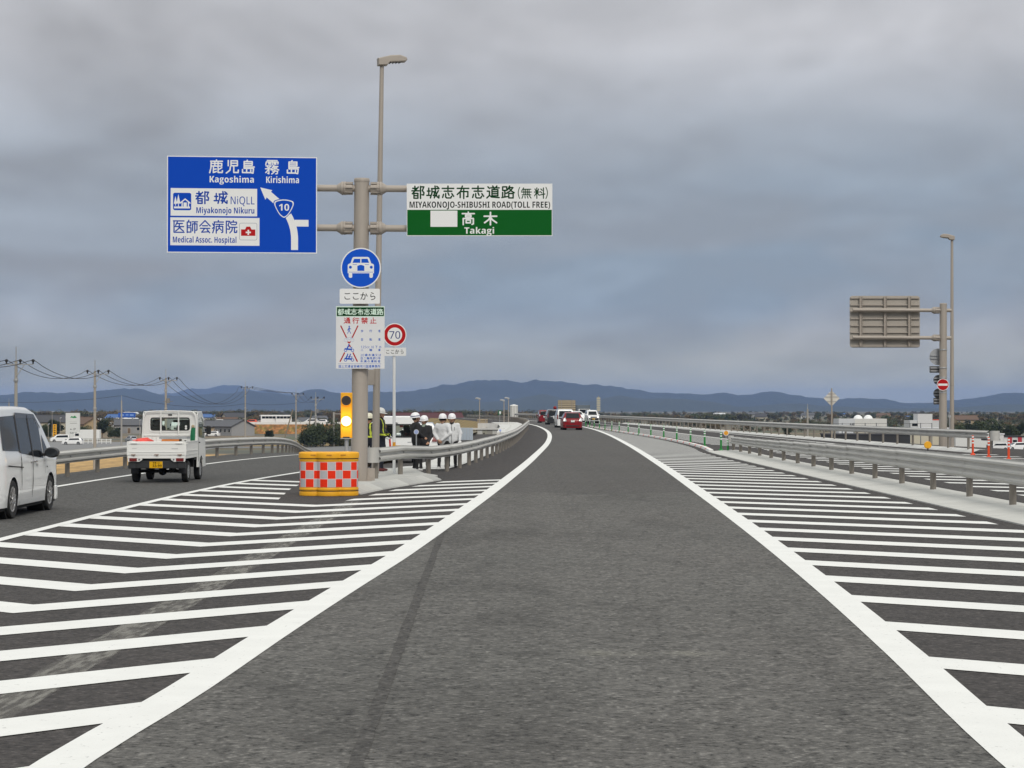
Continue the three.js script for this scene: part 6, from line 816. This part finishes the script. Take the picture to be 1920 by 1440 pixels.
// trees: tapered trunk with limbs, crown of leaf-sized faces gathered in clumps
function tree(name, seed, h, w, trunkH, col, n, leaf, dense_ = 1) {
  const r = rng(seed), g = new THREE.Group(); g.name = name; const trunk = [rod(V3(0, -0.2, 0), V3(0, trunkH + h * 0.35, 0), h * 0.028, h * 0.010, 7)], clumps = [];
  for (let i = 0; i < 16; i++) { const a = r() * 6.28, rr = Math.sqrt(r()) * 0.40 * w, y = trunkH + (0.12 + 0.76 * r()) * (h - trunkH), q = V3(Math.cos(a) * rr * (1.15 - 0.55 * (y / h)), y, Math.sin(a) * rr); clumps.push([q, (0.16 + 0.14 * r()) * w, 0.7 + 0.6 * r()]); if (i < 9) trunk.push(rod(V3(0, trunkH * 0.8 + h * 0.12 * r(), 0), q, h * 0.011, h * 0.004, 5)); }
  mesh('trunk', trunk, std(lin(0.09, 0.07, 0.05), 1), g); const pos = [], c = [];
  for (let i = 0; i < n; i++) { const [q, rad, br] = clumps[Math.floor(r() * clumps.length)], u = r() * 2 - 1, a = r() * 6.28, k = Math.cbrt(0.15 + 0.85 * r()) * rad, s = Math.sqrt(1 - u * u), p = V3(q.x + Math.cos(a) * s * k, q.y + u * k * 0.85, q.z + Math.sin(a) * s * k); const A = V3(r() - 0.5, r() - 0.5, r() - 0.5).normalize().multiplyScalar(leaf * (0.6 + 0.8 * r())), B = V3(r() - 0.5, r() - 0.5, r() - 0.5).normalize().multiplyScalar(leaf * (0.5 + 0.6 * r())); for (const v of [p, p.clone().add(A), p.clone().add(B)]) { pos.push(v.x, v.y, v.z); } const t = br * (0.75 + 0.5 * r()); for (let z = 0; z < 3; z++) c.push(col[0] * t * (0.9 + 0.2 * br * r()), col[1] * t, col[2] * t); }
  const cg = new THREE.BufferGeometry(); cg.setAttribute('position', new THREE.Float32BufferAttribute(pos, 3)); cg.setAttribute('color', new THREE.Float32BufferAttribute(c, 3)); cg.computeVertexNormals(); mesh('crown', cg, new THREE.MeshStandardMaterial({ vertexColors: true, roughness: 1 }), g); return g;
}
const GRN = [0.055, 0.072, 0.035], DGR = [0.032, 0.045, 0.026], BRN = [0.13, 0.085, 0.055], OLV = [0.10, 0.10, 0.045];
const proto = { hedge: tree('bush', 1, 5, 6.5, 0.3, GRN, 5200, 0.42), hedge2: tree('bush', 2, 4.6, 6, 0.3, OLV, 4200, 0.40), dark: tree('tree', 3, 8, 6, 1.2, DGR, 4200, 0.5), brown: tree('tree', 4, 9, 7, 1.6, BRN, 3000, 0.36), conifer: tree('tree', 5, 7, 3, 0.5, DGR, 2400, 0.35), palm: tree('bush', 6, 3.2, 2.2, 0.2, DGR, 1500, 0.4) };
function plant(kind, name, label, cat, px, d, sc, grp, turn = 0) { const c = proto[kind].clone(); c.name = numbered(name); c.position.set(at(px, d), GROUND, -d * S); c.scale.setScalar(sc); c.rotation.y = turn; c.userData = { label, category: cat }; if (grp) c.userData.group = grp; scene.add(c); return c; }
const GB = 'dark bushes beside the lower road';
plant('hedge', 'bush', 'leftmost dark green bush beside the lower road left of the warning lamp', 'bush', 583, 258, 0.86, GB); plant('hedge', 'bush', 'middle dark green bush behind the white car below the crest', 'bush', 606, 262, 0.98, GB, 2); plant('hedge2', 'bush', 'olive bush just left of the yellow warning lamp box', 'bush', 633, 266, 0.98, GB, 1); plant('hedge2', 'bush', 'brownish bush hidden by the warning lamp box', 'bush', 655, 270, 1.05, GB, 4); plant('palm', 'bush', 'small spiky dark bush beyond the ramp guardrail crest', 'bush', 505, 285, 0.95, GB);
const GT = 'trees behind the roadside yard'; [[62, 332, 0.62, 'near the minivan mirror'], [84, 338, 0.7, 'behind the yellow banner'], [106, 330, 0.62, 'between the yellow banner and the white pylon sign'], [160, 335, 0.62, 'right of the white pylon sign'], [192, 345, 0.6, 'behind the second utility pole'], [215, 340, 0.55, 'left of the house with the blue board']].forEach(([px, d, k, w], i) => plant(i % 2 ? 'hedge' : 'dark', 'tree', 'dark green tree in the yard, ' + w, 'tree', px, d, k, GT, i));
const GW = 'bare brown trees of the far grove'; [645, 668, 690, 712, 728, 745].forEach((px, i) => plant('brown', 'tree', ['leftmost bare brown tree of the far grove behind the warning lamp', 'second bare brown tree of the far grove, just left of the thick pole', 'bare brown tree right behind the thick sign pole', 'bare brown tree right of the lamp post in the far grove', 'bare brown tree above the roof of the parked van', 'rightmost bare brown tree of the far grove by the barn'][i], 'tree', px, 430 + 9 * i, 0.95 - 0.06 * i, GW, i * 1.3));
const GR = 'dark trees at the right'; [1798, 1822, 1845, 1868, 1890, 1912].forEach((px, i) => plant(i % 2 ? 'dark' : 'hedge', 'tree', ['dark tree right beside the slim lamp post on the right', 'second dark tree right of the slim lamp post', 'tallest dark tree above the white building at the right', 'dark tree above the dark filling station roof', 'dark tree above the red panel at the right', 'dark tree at the right edge of the picture'][i], 'tree', px, 300 + 4 * i, (i === 2 ? 0.85 : 0.66) * (i % 2 ? 0.8 : 1.15), GR, i));
plant('conifer', 'tree', 'lone dark conifer behind the far guardrail left of the diamond sign', 'tree', 1476, 250, 0.75, null); plant('hedge', 'bush', 'round clipped bush below the far guardrail near the diamond sign', 'bush', 1528, 215, 0.5, null);
// far woods along the plain: one mass
{
  const src = tree('x', 9, 8, 8, 0.5, [0.065, 0.075, 0.05], 420, 1.1).children[1], r = rng(77), N = 3600, im = new THREE.InstancedMesh(src.geometry, src.material, N), m = new THREE.Matrix4(), q = new THREE.Quaternion(), col = new THREE.Color();
  for (let i = 0; i < N; i++) { const band = r(), d = band < 0.3 ? 430 + 260 * r() : 700 + 2200 * r() * r(), px = -120 + 2160 * r(), cl = fbm(px / 60, d / 160, 3, 600); const s = (0.35 + 0.55 * r()) * (cl > 0.5 ? 1.1 : 0.55) * (d < 700 ? 0.55 : 0.9) * (px > 1120 ? 0.75 : 1); q.setFromAxisAngle(V3(0, 1, 0), r() * 6); m.compose(V3(at(px, d), GROUND, -d * S), q, V3(s * 1.2, s, s * 1.2)); im.setMatrixAt(i, m); const b = r() < 0.35 ? col.setRGB(1.9, 1.25, 0.95) : col.setRGB(0.9 + 0.4 * r(), 0.9 + 0.3 * r(), 0.9); im.setColorAt(i, b); }
  im.name = 'woodland'; im.userData = { kind: 'stuff', label: 'far woods and scattered trees across the plain', category: 'woods' }; im.castShadow = im.receiveShadow = true; scene.add(im);
}
// houses and sheds
const WALL = { white: std(lin(0.62, 0.62, 0.6), 0.9), cream: std(lin(0.5, 0.46, 0.36), 0.9), grey: std(lin(0.3, 0.3, 0.3), 0.9), brown: std(lin(0.2, 0.14, 0.09), 0.9), tan: std(lin(0.4, 0.3, 0.18), 0.9), stone: std(lin(0.30, 0.28, 0.24), 0.9), black: std(lin(0.03, 0.03, 0.03), 0.9) }, ROOF = { grey: std(lin(0.09, 0.092, 0.1), 0.7), dark: std(lin(0.05, 0.05, 0.055), 0.7), red: std(lin(0.07, 0.014, 0.018), 0.7), white: std(lin(0.6, 0.61, 0.62), 0.6), brown: std(lin(0.12, 0.075, 0.05), 0.8), blue: std(lin(0.05, 0.12, 0.3), 0.6) };
function house(w, dp, hw, hr, wm, rm, o = {}) {
  const g = new THREE.Group(); mesh('wall', [box(w, hw, dp, 0, hw / 2, 0), ...(o.flat ? [] : [extr([[-dp / 2, 0], [dp / 2, 0], [0, hr]], w - 0.1).rotateY(Math.PI / 2).translate(-w / 2 + 0.05, hw, 0)])], wm, g);
  if (o.flat) mesh('roof', box(w + 0.3, 0.25, dp + 0.3, 0, hw + 0.1, 0), rm, g); else { const e = 0.6, a = Math.atan2(hr, dp / 2), len = Math.hypot(hr, dp / 2) + e; const roof = mesh('roof', [1, -1].map((k) => rot(box(w + 1, 0.16, len), -k * -a, 0, 0).translate(0, hw + hr - Math.sin(a) * len / 2 + 0.1, k * Math.cos(a) * len / 2)), rm, g); mesh('ridge', box(w + 1.05, 0.2, 0.4, 0, hw + hr + 0.14, 0), rm, roof); }
  const nW = o.plain ? 0 : Math.max(1, Math.round(w / 2.6)); for (let i = 0; i < nW; i++) { const x = -w / 2 + (w * (i + 0.5)) / nW, dr = i === (o.door ?? 1); const f = mesh(dr ? 'door' : 'window', box(1.1, dr ? 1.9 : 1.1, 0.08, x, dr ? 0.95 : 1.55, dp / 2 + 0.03), WALL.white, g); mesh(dr ? 'door_leaf' : 'pane', box(0.96, dr ? 1.76 : 0.96, 0.05, x, dr ? 0.95 : 1.55, dp / 2 + 0.06), dr ? WALL.brown : M.glassDark, f); }
  return g;
}
function put(g, name, label, cat, px, d, turn = 0, grp, y = 0) { g.name = numbered(name); g.position.set(at(px, d), GROUND + y, -d * S); g.rotation.y = turn; g.userData = { label, category: cat }; if (grp) g.userData.group = grp; scene.add(g); return g; }
put(house(10, 8, 2.9, 1.9, WALL.grey, ROOF.grey, { door: 0 }), 'house', 'grey single storey house with gabled dark roof right of the white truck', 'house', 440, 372, -0.9); put(house(9, 7, 2.7, 1.7, WALL.tan, ROOF.grey), 'house', 'low tan walled house with dark roof beside the grey gabled house', 'house', 402, 380, 0.2);
put(house(11, 9, 3.4, 2.4, WALL.cream, ROOF.dark), 'house', 'big dark roofed house behind the yellow banner', 'house', 96, 445, 0.1); put(house(8, 7, 3.4, 2, WALL.tan, ROOF.brown), 'house', 'brown gabled house right behind the white pylon sign', 'house', 163, 390, -0.8); put(house(9, 7, 2.9, 1.7, WALL.grey, ROOF.grey), 'house', 'grey house under the blue board left of the white truck', 'house', 243, 405, 0.15);
{ const b = thing('billboard', 'blue board on the roof of the grey house left of the white truck', 'billboard', at(238, 398), 398, GROUND + 4.9); mesh('panel', box(5.6, 1.5, 0.15, 0, 1.2, 0), std(lin(0.02, 0.1, 0.45), 0.5), b); for (const x of [-2, 2]) mesh('leg', box(0.12, 1, 0.12, x, 0.1, 0), M.galv, b); mesh('lettering', [box(1.1, 0.5, 0.02, -1.5, 1.2, 0.09), box(0.9, 0.35, 0.02, 0.1, 1.25, 0.09), box(1.2, 0.5, 0.02, 1.6, 1.2, 0.09)], std(lin(0.2, 0.35, 0.7), 0.5), b); }
put(house(19, 12, 4.6, 2.3, WALL.stone, ROOF.red, { door: 3 }), 'barn', 'long barn with a dark red roof behind the men in white jackets', 'barn', 800, 345, 0.2); put(house(14, 9, 3.4, 1.8, WALL.grey, ROOF.red), 'barn', 'lower dark red roofed barn wing at the right of the big barn', 'barn', 868, 345, -0.5);
{ const r = rng(5), kinds = [[9, 7, 3, 1.8, 'white', 'grey'], [8, 7, 3.2, 2, 'cream', 'dark'], [12, 8, 3, 1.2, 'white', 'white'], [9, 8, 4.6, 1.6, 'grey', 'grey'], [10, 7, 2.8, 1.8, 'tan', 'brown'], [8, 6, 3, 1.6, 'white', 'blue']].map(([a, b, c, d, e, f]) => house(a, b, c, d, WALL[e], ROOF[f]));
  for (let i = 0; i < 62; i++) { const left = i < 50, px = left ? 20 + 800 * r() : 1130 + 760 * r(), d = 470 + 900 * r(); if (px > 640 && px < 700) { r(); r(); continue; } const kk = Math.floor(r() * 6), c = kinds[kk].clone(), look = ['white house with a grey roof', 'cream house with a dark roof', 'long white roofed shed', 'tall grey house', 'tan house with a brown roof', 'white house with a blue roof'][kk]; put(c, 'town_house', left ? 'small distant ' + look + ' in the town left of the bend' : 'small distant ' + look + ' on the plain right of the road', 'house', px, d, (r() - 0.5) * 1.4, left ? 'houses of the town at the left' : 'houses of the plain at the right'); c.scale.setScalar(0.8 + 0.35 * r()); } }
for (const [px, d, w, l] of [[205, 470, 34, 'long white greenhouse behind the second utility pole'], [395, 480, 30, 'long white greenhouse just right of the white truck'], [300, 510, 28, 'long white greenhouse hidden partly by the white truck']]) { const g = new THREE.Group(); mesh('cover', extr([[-3, 0], [-3, 1.6], [-2, 2.6], [0, 3], [2, 2.6], [3, 1.6], [3, 0]], w).rotateY(Math.PI / 2).translate(-w / 2, 0, 0), std(lin(0.66, 0.67, 0.66), 0.5), g); for (let i = 0; i < 6; i++) mesh('hoop', extr([[-3.05, 0], [-3.05, 1.65], [-2, 2.68], [0, 3.08], [2, 2.68], [3.05, 1.65], [3.05, 0]], 0.1).rotateY(Math.PI / 2).translate(-w / 2 + (w * i) / 5, 0, 0), M.galv, g); put(g, 'greenhouse', l, 'greenhouse', px, d, 0.05, 'greenhouses'); }
// pylon sign, banner
{ const s = thing('pylon_sign', 'tall white pylon sign with a green emblem in the roadside yard', 'pylon sign', at(137, 326), 326, GROUND); mesh('slab', box(3.7, 7.1, 0.7, 0, 3.55, 0), M.whiteMatte, s); mesh('top_cap', box(3.8, 0.16, 0.8, 0, 7.16, 0), M.dark, s);
  const t = canvasTex(260, 500, 0.6, (g, W, H) => { g.fillStyle = '#d9dad8'; g.fillRect(0, 0, W, H); g.fillStyle = '#2c8a4c'; g.beginPath(); g.moveTo(80, 90); g.lineTo(110, 60); g.lineTo(140, 75); g.lineTo(170, 52); g.lineTo(210, 92); g.lineTo(150, 100); g.lineTo(120, 92); g.fill(); g.fillStyle = '#9a9a98'; g.fillRect(60, 168, 150, 3); g.fillRect(80, 195, 130, 9); latin(g, '← P', 82, 330, 110, 54, '#222', ''); g.strokeStyle = '#222'; g.lineWidth = 6; g.beginPath(); g.moveTo(86, 312); g.lineTo(124, 312); g.moveTo(98, 300); g.lineTo(86, 312); g.lineTo(98, 324); g.stroke(); latin(g, 'taco', 76, 396, 140, 52, '#222', ''); }); const f = new THREE.PlaneGeometry(3.64, 7); mesh('printed_face', f.translate(0, 3.55, 0.356), printMat(t), s); }
{ const s = thing('banner_sign', 'tall narrow yellow sign in the yard beside the minivan mirror', 'sign', at(103, 318), 318, GROUND); mesh('panel', rbox(0.95, 3.2, 0.2, 0.05, 0, 2.5, 0), M.yellow, s); mesh('post', cyl(0.08, 0.08, 1.2, 0, 0, 0, 8), M.galv, s); mesh('lettering', [0, 1, 2, 3, 4].map((k) => box(0.4, 0.3, 0.01, 0, 3.7 - k * 0.58, 0.106)), std(lin(0.1, 0.05, 0.01), 0.6), s); }
for (let i = 0; i < 5; i++) { const px = [98, 113, 97, 592, 262][i]; if (i === 3) continue; lampPost(['thin grey yard lamp beside the yellow banner', 'thin grey yard lamp left of the white pylon sign', 'short yard lamp post left of the banner', '', 'thin yard lamp left of the truck'][i], at(px + (i === 2 ? -6 : 0), 322), 322, GROUND, [7.2, 5.6, 4, 0, 5][i], 0.06, 0.05, 0.4, 0.4, 0, 'yard lamps'); }
// parked cars on the plain
const parked = (name, label, px, d, turn, base, paint, y = 0) => car(name, label, 'car', at(px, d), d, GROUND + y, turn, { ...base, plateRear: 0, paint, step: 0.09, group: 'cars on the plain' });
parked('parked_car', 'white estate car parked in front of the white pylon sign', 136, 278, Math.PI / 2 + 0.1, wagon, M.white); parked('parked_car', 'white compact van left of the white pylon sign', 112, 300, Math.PI / 2 + 0.35, boxy, M.white); parked('parked_car', 'silver car in the yard just left of the white truck', 246, 298, 0.5, wagon, M.carSilver); parked('parked_car', 'white car on the lower road below the ramp crest', 590, 268, -1.25, wagon, M.white); parked('parked_car', 'white car in front of the low tan house', 398, 362, 1.4, wagon, M.white); parked('parked_car', 'white car at the filling station, left one', 1872, 236, 1.2, wagon, M.white); parked('parked_car', 'white car at the filling station, right one', 1905, 240, 1.9, wagon, M.white); parked('parked_car', 'white car beyond the dark shed under the far guardrail', 1683, 246, 1.4, wagon, M.white);
{ const t = put(new THREE.Group(), 'box_lorry', 'white lorry box behind the white wooden fence in the yard', 'truck', 170, 300, 0.0); mesh('cargo_box', rbox(4.8, 2.2, 2, 0.05, 0, 1.9, 0), M.whiteMatte, t); mesh('cab', rbox(1.5, 1.6, 1.9, 0.1, -3.1, 1.4, 0), M.whiteMatte, t); mesh('window', box(0.9, 0.6, 0.04, -3.1, 1.8, 0.96), M.glassDark, t); for (const x of [-3, 1.5]) mesh('wheel', rot(cyl(0.4, 0.4, 2, 0, -1, 0, 16), Math.PI / 2).translate(x, 0.4, 0), M.rubber, t); }
{ const f = put(new THREE.Group(), 'yard_fence', 'low white fence of posts and two boards at the yard edge', 'fence', 183, 285, 0.0); for (let i = 0; i < 7; i++) mesh('fence_post', box(0.18, 1.1, 0.18, -3.2 + i * 1.05, 0.55, 0), M.whiteMatte, f); for (const y of [0.45, 0.9]) mesh('board', box(6.6, 0.2, 0.06, 0, y, 0.12), M.whiteMatte, f); }
// elevated side road with a white parapet and traffic
{
  const DB = 402, top = hAt(795.5, DB) + GROUND; const x0 = at(372, DB), x1 = at(760, DB), tx = (x0 + x1) / 2, len = x1 - x0;
  const bank = mesh('road_bank', extr([[-9, 0], [9, 0], [4, top - GROUND], [-4, top - GROUND]], len).rotateY(Math.PI / 2).translate(-len / 2, 0, 0), new THREE.MeshStandardMaterial({ map: texSoil, color: lin(1.0, 0.72, 0.55), roughness: 1 })); bank.position.set(tx, GROUND, -DB * S); struct(bank);
  const w = thing('guard_parapet', 'long white parapet along the top of the brown side road bank', 'parapet', tx, DB - 2.3, top); for (let i = 0; i < 14; i++) mesh('parapet_block', box(len / 14 - 0.1, 0.85, 0.25, -len / 2 + (len * (i + 0.5)) / 14, 0.375, 0), M.whiteMatte, w);
  const bus = (label, px, L, turn, y = 0) => { const b = thing('bus', label, 'bus', at(px, DB), DB, top, turn, 'vehicles on the side road'); mesh('body', rbox(L, 2.6, 2.3, 0.12, 0, 1.75, 0), M.white, b); for (let i = 0; i < 4; i++) mesh('window', rbox(L / 5, 0.75, 0.04, 0.01, -L / 2 + (L * (i + 0.75)) / 4.6, 2.25, 1.16), M.glassDark, b); mesh('windscreen', box(0.03, 1.3, 1.9, -L / 2 - 0.005, 2.0, 0), M.glassDark, b); for (const x of [-L * 0.3, L * 0.3]) mesh('wheel', rot(cyl(0.45, 0.45, 2.2, 0, -1.1, 0, 16), Math.PI / 2).translate(x, 0.45, 0), M.rubber, b); };
  bus('white bus on the side road bank, left of two', 503, 5.4, 0.35); bus('white box bus on the side road bank, right of two', 532, 5.2, 0.1);
  parked('side_road_car', 'orange car on the side road bank left of the white buses', 470, DB, 1.5, wagon, M.orange, top - GROUND); parked('side_road_car', 'white car on the side road bank left of the orange car', 408, DB, 1.5, wagon, M.white, top - GROUND); parked('side_road_car', 'white car on the side road bank right of the white buses', 583, DB, 1.5, boxy, M.white, top - GROUND); parked('side_road_car', 'white car on the side road bank just left of the warning lamp', 602, DB, 1.5, wagon, M.white, top - GROUND);
}
// utility poles and wires
const conc = std(lin(0.34, 0.32, 0.29), 0.9);
const tops = [];
function utility(label, px, d, pyTop, arm, extra) {
  const h = hAt(pyTop, d), s = thing('utility_pole', label, 'utility pole', at(px, d), d, GROUND, 0, 'utility poles'); mesh('pole', cyl(0.22, 0.15, h * 0.9, 0, 0, 0, 12), conc, s); mesh('lightning_rod', cyl(0.06, 0.05, h * 0.1, 0, h * 0.9, 0, 8), M.galv, s);
  const pts = []; if (arm) { const y = h * 0.885; mesh('crossarm', box(2.7, 0.1, 0.1, arm * 0.45, y - 0.18, 0.15), M.galv, s); mesh('brace', rod(V3(0.1, y - 1.4, 0.15), V3(arm * 0.9, y - 0.2, 0.15), 0.04), M.galv, s); for (const x of [-1.0, 0.5, 1.9]) { mesh('insulator', [cyl(0.1, 0.06, 0.28, x * 0.95, y - 0.12, 0.15, 10), new THREE.SphereGeometry(0.17, 10, 8).translate(x * 0.95, y + 0.22, 0.15)], M.dark, s); pts.push(V3(s.position.x + x * 0.95, GROUND + y + 0.3, s.position.z + 0.15)); } for (const q of [0.55, 0.75]) mesh('step_band', lathe([[0.2, h * q], [0.25, h * q], [0.25, h * q + 0.3], [0.2, h * q + 0.3]], 12), M.galv, s); }
  if (extra) mesh('transformer', [cyl(0.3, 0.3, 0.8, 0.35, h * 0.62, 0, 12), box(1.6, 0.08, 0.08, 0.4, h * 0.64, 0.2)], std(lin(0.2, 0.2, 0.2), 0.6), s);
  tops.push(pts); return s;
}
utility('tall concrete utility pole right behind the minivan roof', 30, 127, 650, 1); utility('concrete utility pole right of the white pylon sign', 178, 161, 675, 1); utility('concrete utility pole rising behind the white truck cab', 311, 198, 692, 1, true); utility('concrete utility pole right of the grey gabled house', 460, 296, 714, 1); utility('concrete utility pole with a slanted stay pole beyond the ramp crest', 555, 300, 728, 1); utility('lamp topped utility pole above the dark green bushes', 592, 261, 735, 1, true);
utility('small far utility pole between the second and third big poles', 228, 262, 741, 0); utility('thin utility pole left of the diamond sign on the right', 1514, 205, 757, 0); utility('tiny far utility pole at the left edge above the minivan roof', 17, 330, 747, 0);
function wire(label, list, sag) { const pts = []; for (let i = 0; i < list.length - 1; i++) { const a = list[i], b = list[i + 1], n = 12; for (let k = i ? 1 : 0; k <= n; k++) { const t = k / n; pts.push(V3(mix(a.x, b.x, t), mix(a.y, b.y, t) - 4 * sag * t * (1 - t) * (a.distanceTo(b) / 60), mix(a.z, b.z, t))); } } const g = new THREE.TubeGeometry(new THREE.CatmullRomCurve3(pts, false, 'centripetal'), pts.length * 2, 0.035, 5); tag(mesh('power_line', g, M.dark), label, 'power line', 'overhead wires'); }
['nearest', 'middle', 'farthest'].forEach((w, i) => wire(w + ' of the three high wires sagging between the utility poles at the left', [V3(tops[0][i].x + 2, tops[0][i].y + 0.4, tops[0][i].z + 56), ...tops.slice(0, 6).map((t) => t[i])], 1.6));
wire('single lower wire crossing in front of the hills at the left', [P(at(-150, 240), 240, EYE + (767 - 745) / 2300 * 240), P(at(228, 262), 262, EYE + (767 - 742) / 2300 * 262), P(at(460, 296), 296, EYE + (767 - 757) / 2300 * 296), P(at(555, 300), 300, EYE + (767 - 756) / 2300 * 300)], 1.5);
for (const [a, b, d, l] of [[[549, 768], [531, 836], 285, 'leaning stay pole left of the far utility pole'], [[585, 770], [571, 838], 262, 'leaning stay pole in front of the dark green bushes']]) { const s = thing('stay_pole', l, 'pole', at(b[0], d), d, GROUND); mesh('pole', rod(V3(0, 0, 0), V3(at(a[0], d) - at(b[0], d), hAt(a[1], d), 0), 0.17, 0.13, 10), std(lin(0.22, 0.19, 0.14), 0.9), s); mesh('collar', rot(lathe([[0.16, 0.3], [0.21, 0.3], [0.21, 0.6], [0.16, 0.6]], 10), 0), M.galv, s); }
{ const s = thing('concrete_post', 'plain concrete post with a short arm right of the dark green bushes', 'post', at(626, 262), 262, GROUND); mesh('post', box(0.34, hAt(773, 262), 0.34, 0, hAt(773, 262) / 2, 0), conc, s); mesh('arm', box(2.2, 0.16, 0.2, 0.9, hAt(776, 262), 0), conc, s); }
// right hand side buildings
{
  const b = put(new THREE.Group(), 'white_hall', 'white flat roofed hall with two white domes, right of the diamond sign', 'building', 1612, 290, 0.0), hh = hAt(785, 290); for (let i = 0; i < 6; i++) mesh('wall_panel', box(1.86, hh, 8, -4.7 + i * 1.88, hh / 2, 0), i < 2 ? std(lin(0.55, 0.57, 0.6), 0.7) : WALL.white, b); for (const x of [-0.6, 1.8]) mesh('dome', new THREE.SphereGeometry(1.1, 20, 10, 0, 6.3, 0, 1.57).translate(x, hh - 0.2, 1), M.whiteP, b); mesh('door', box(1.2, 2.4, 0.1, -4.4, 1.2, 4.04), WALL.grey, b);
  const t = canvasTex(100, 60, 1, (g) => { g.fillStyle = '#c6c9cc'; g.fillRect(0, 0, 100, 60); latin(g, 'AK', 10, 50, 80, 54, '#15161a'); }); mesh('lettering', new THREE.PlaneGeometry(1.25, 0.8).translate(-2.6, hh - 1.3, 4.02), printMat(t), b);
  const c = put(new THREE.Group(), 'white_factory', 'pale stepped factory building left of the right sign pole', 'building', 1733, 280, 0.0); mesh('lower_block', box(8, hAt(788, 280), 7, 0, hAt(788, 280) / 2, 0), std(lin(0.55, 0.57, 0.58), 0.8), c); mesh('tower', box(3.3, hAt(776, 280), 5, -0.6, hAt(776, 280) / 2, 1.2), std(lin(0.6, 0.61, 0.62), 0.8), c); mesh('window', box(1.4, 0.6, 0.08, -2.8, hAt(796, 280), 3.53), M.glassDark, c); mesh('roof_edge', box(2.8, 0.18, 0.4, 2.6, hAt(787, 280), 3.4), M.orange, c);
  const cw = put(house(19, 5, hAt(804, 252), 1, WALL.cream, ROOF.white, { flat: true, plain: true }), 'cream_shed', 'long low cream shed in front of the white hall', 'shed', 1690, 254, 0.02); const ds = put(house(17, 4, 3.0, 1, WALL.black, ROOF.dark, { flat: true, plain: true }), 'dark_shed', 'long shed seen below the far guardrail, black walls painted for its shaded open front', 'shed', 1622, 244, 0.02); const ct = put(new THREE.Group(), 'container', 'blue grey storage container below the far guardrail', 'container', 1661, 236, 0); for (let i = 0; i < 8; i++) mesh('panel', box(0.19, 1.6, 1.4, -0.66 + i * 0.19, 0.8, i % 2 ? 0.04 : 0), std(lin(0.22, 0.3, 0.36), 0.7), ct);  // dark shed: solid walls coloured black for the shade inside an open front
  put(house(9.5, 6, hAt(815, 240), 1, WALL.white, ROOF.white, { flat: true, plain: true }), 'white_shop', 'low white building right of the slim lamp post', 'building', 1830, 244, 0.0);
  const cn = thing('fuel_canopy', 'dark fuel station canopy on a single column at the right', 'canopy', at(1857, 232), 232, GROUND); mesh('roof', box(2.9, 0.35, 3, 0, 2.3, 0), M.dark, cn); mesh('column', cyl(0.18, 0.18, 2.3, 0.25, 0, 0, 12), M.dark, cn); mesh('pump', rbox(0.6, 1.3, 0.5, 0.05, -0.5, 0.65, 0.2), M.dark, cn);
  const rp = thing('red_kiosk', 'white kiosk with upright red panels at the right edge', 'kiosk', at(1900, 250), 250, GROUND); mesh('wall', box(4.6, 2.4, 3, 0, 1.2, 0), WALL.white, rp); for (const x of [-1.1, 0.9]) mesh('red_panel', box(0.8, 2.2, 0.1, x, 1.3, 1.56), std(lin(0.4, 0.02, 0.03), 0.5), rp); mesh('roof', box(5, 0.25, 3.4, 0, 2.5, 0), M.dark, rp); mesh('window', box(0.8, 1, 0.05, -0.1, 1.3, 1.54), M.glassDark, rp);
  const nf = thing('net_fence', 'tall thin net posts with a top cable in front of the white hall', 'fence', 0, 0, GROUND); const pxs = [1557, 1579, 1601, 1622, 1643, 1664, 1685, 1706, 1726, 1747]; pxs.forEach((px, i) => { const q = mesh('net_post', cyl(0.09, 0.08, hAt(793, 248), 0, 0, 0, 8), std(lin(0.12, 0.13, 0.14), 0.7), nf); q.position.set(at(px, 248), 0, -248 * S); }); mesh('cable', rod(V3(at(1557, 248), hAt(794, 248), -248 * S), V3(at(1747, 248), hAt(794, 248), -248 * S), 0.03), M.dark, nf);
}
renderer.render(scene, camera);
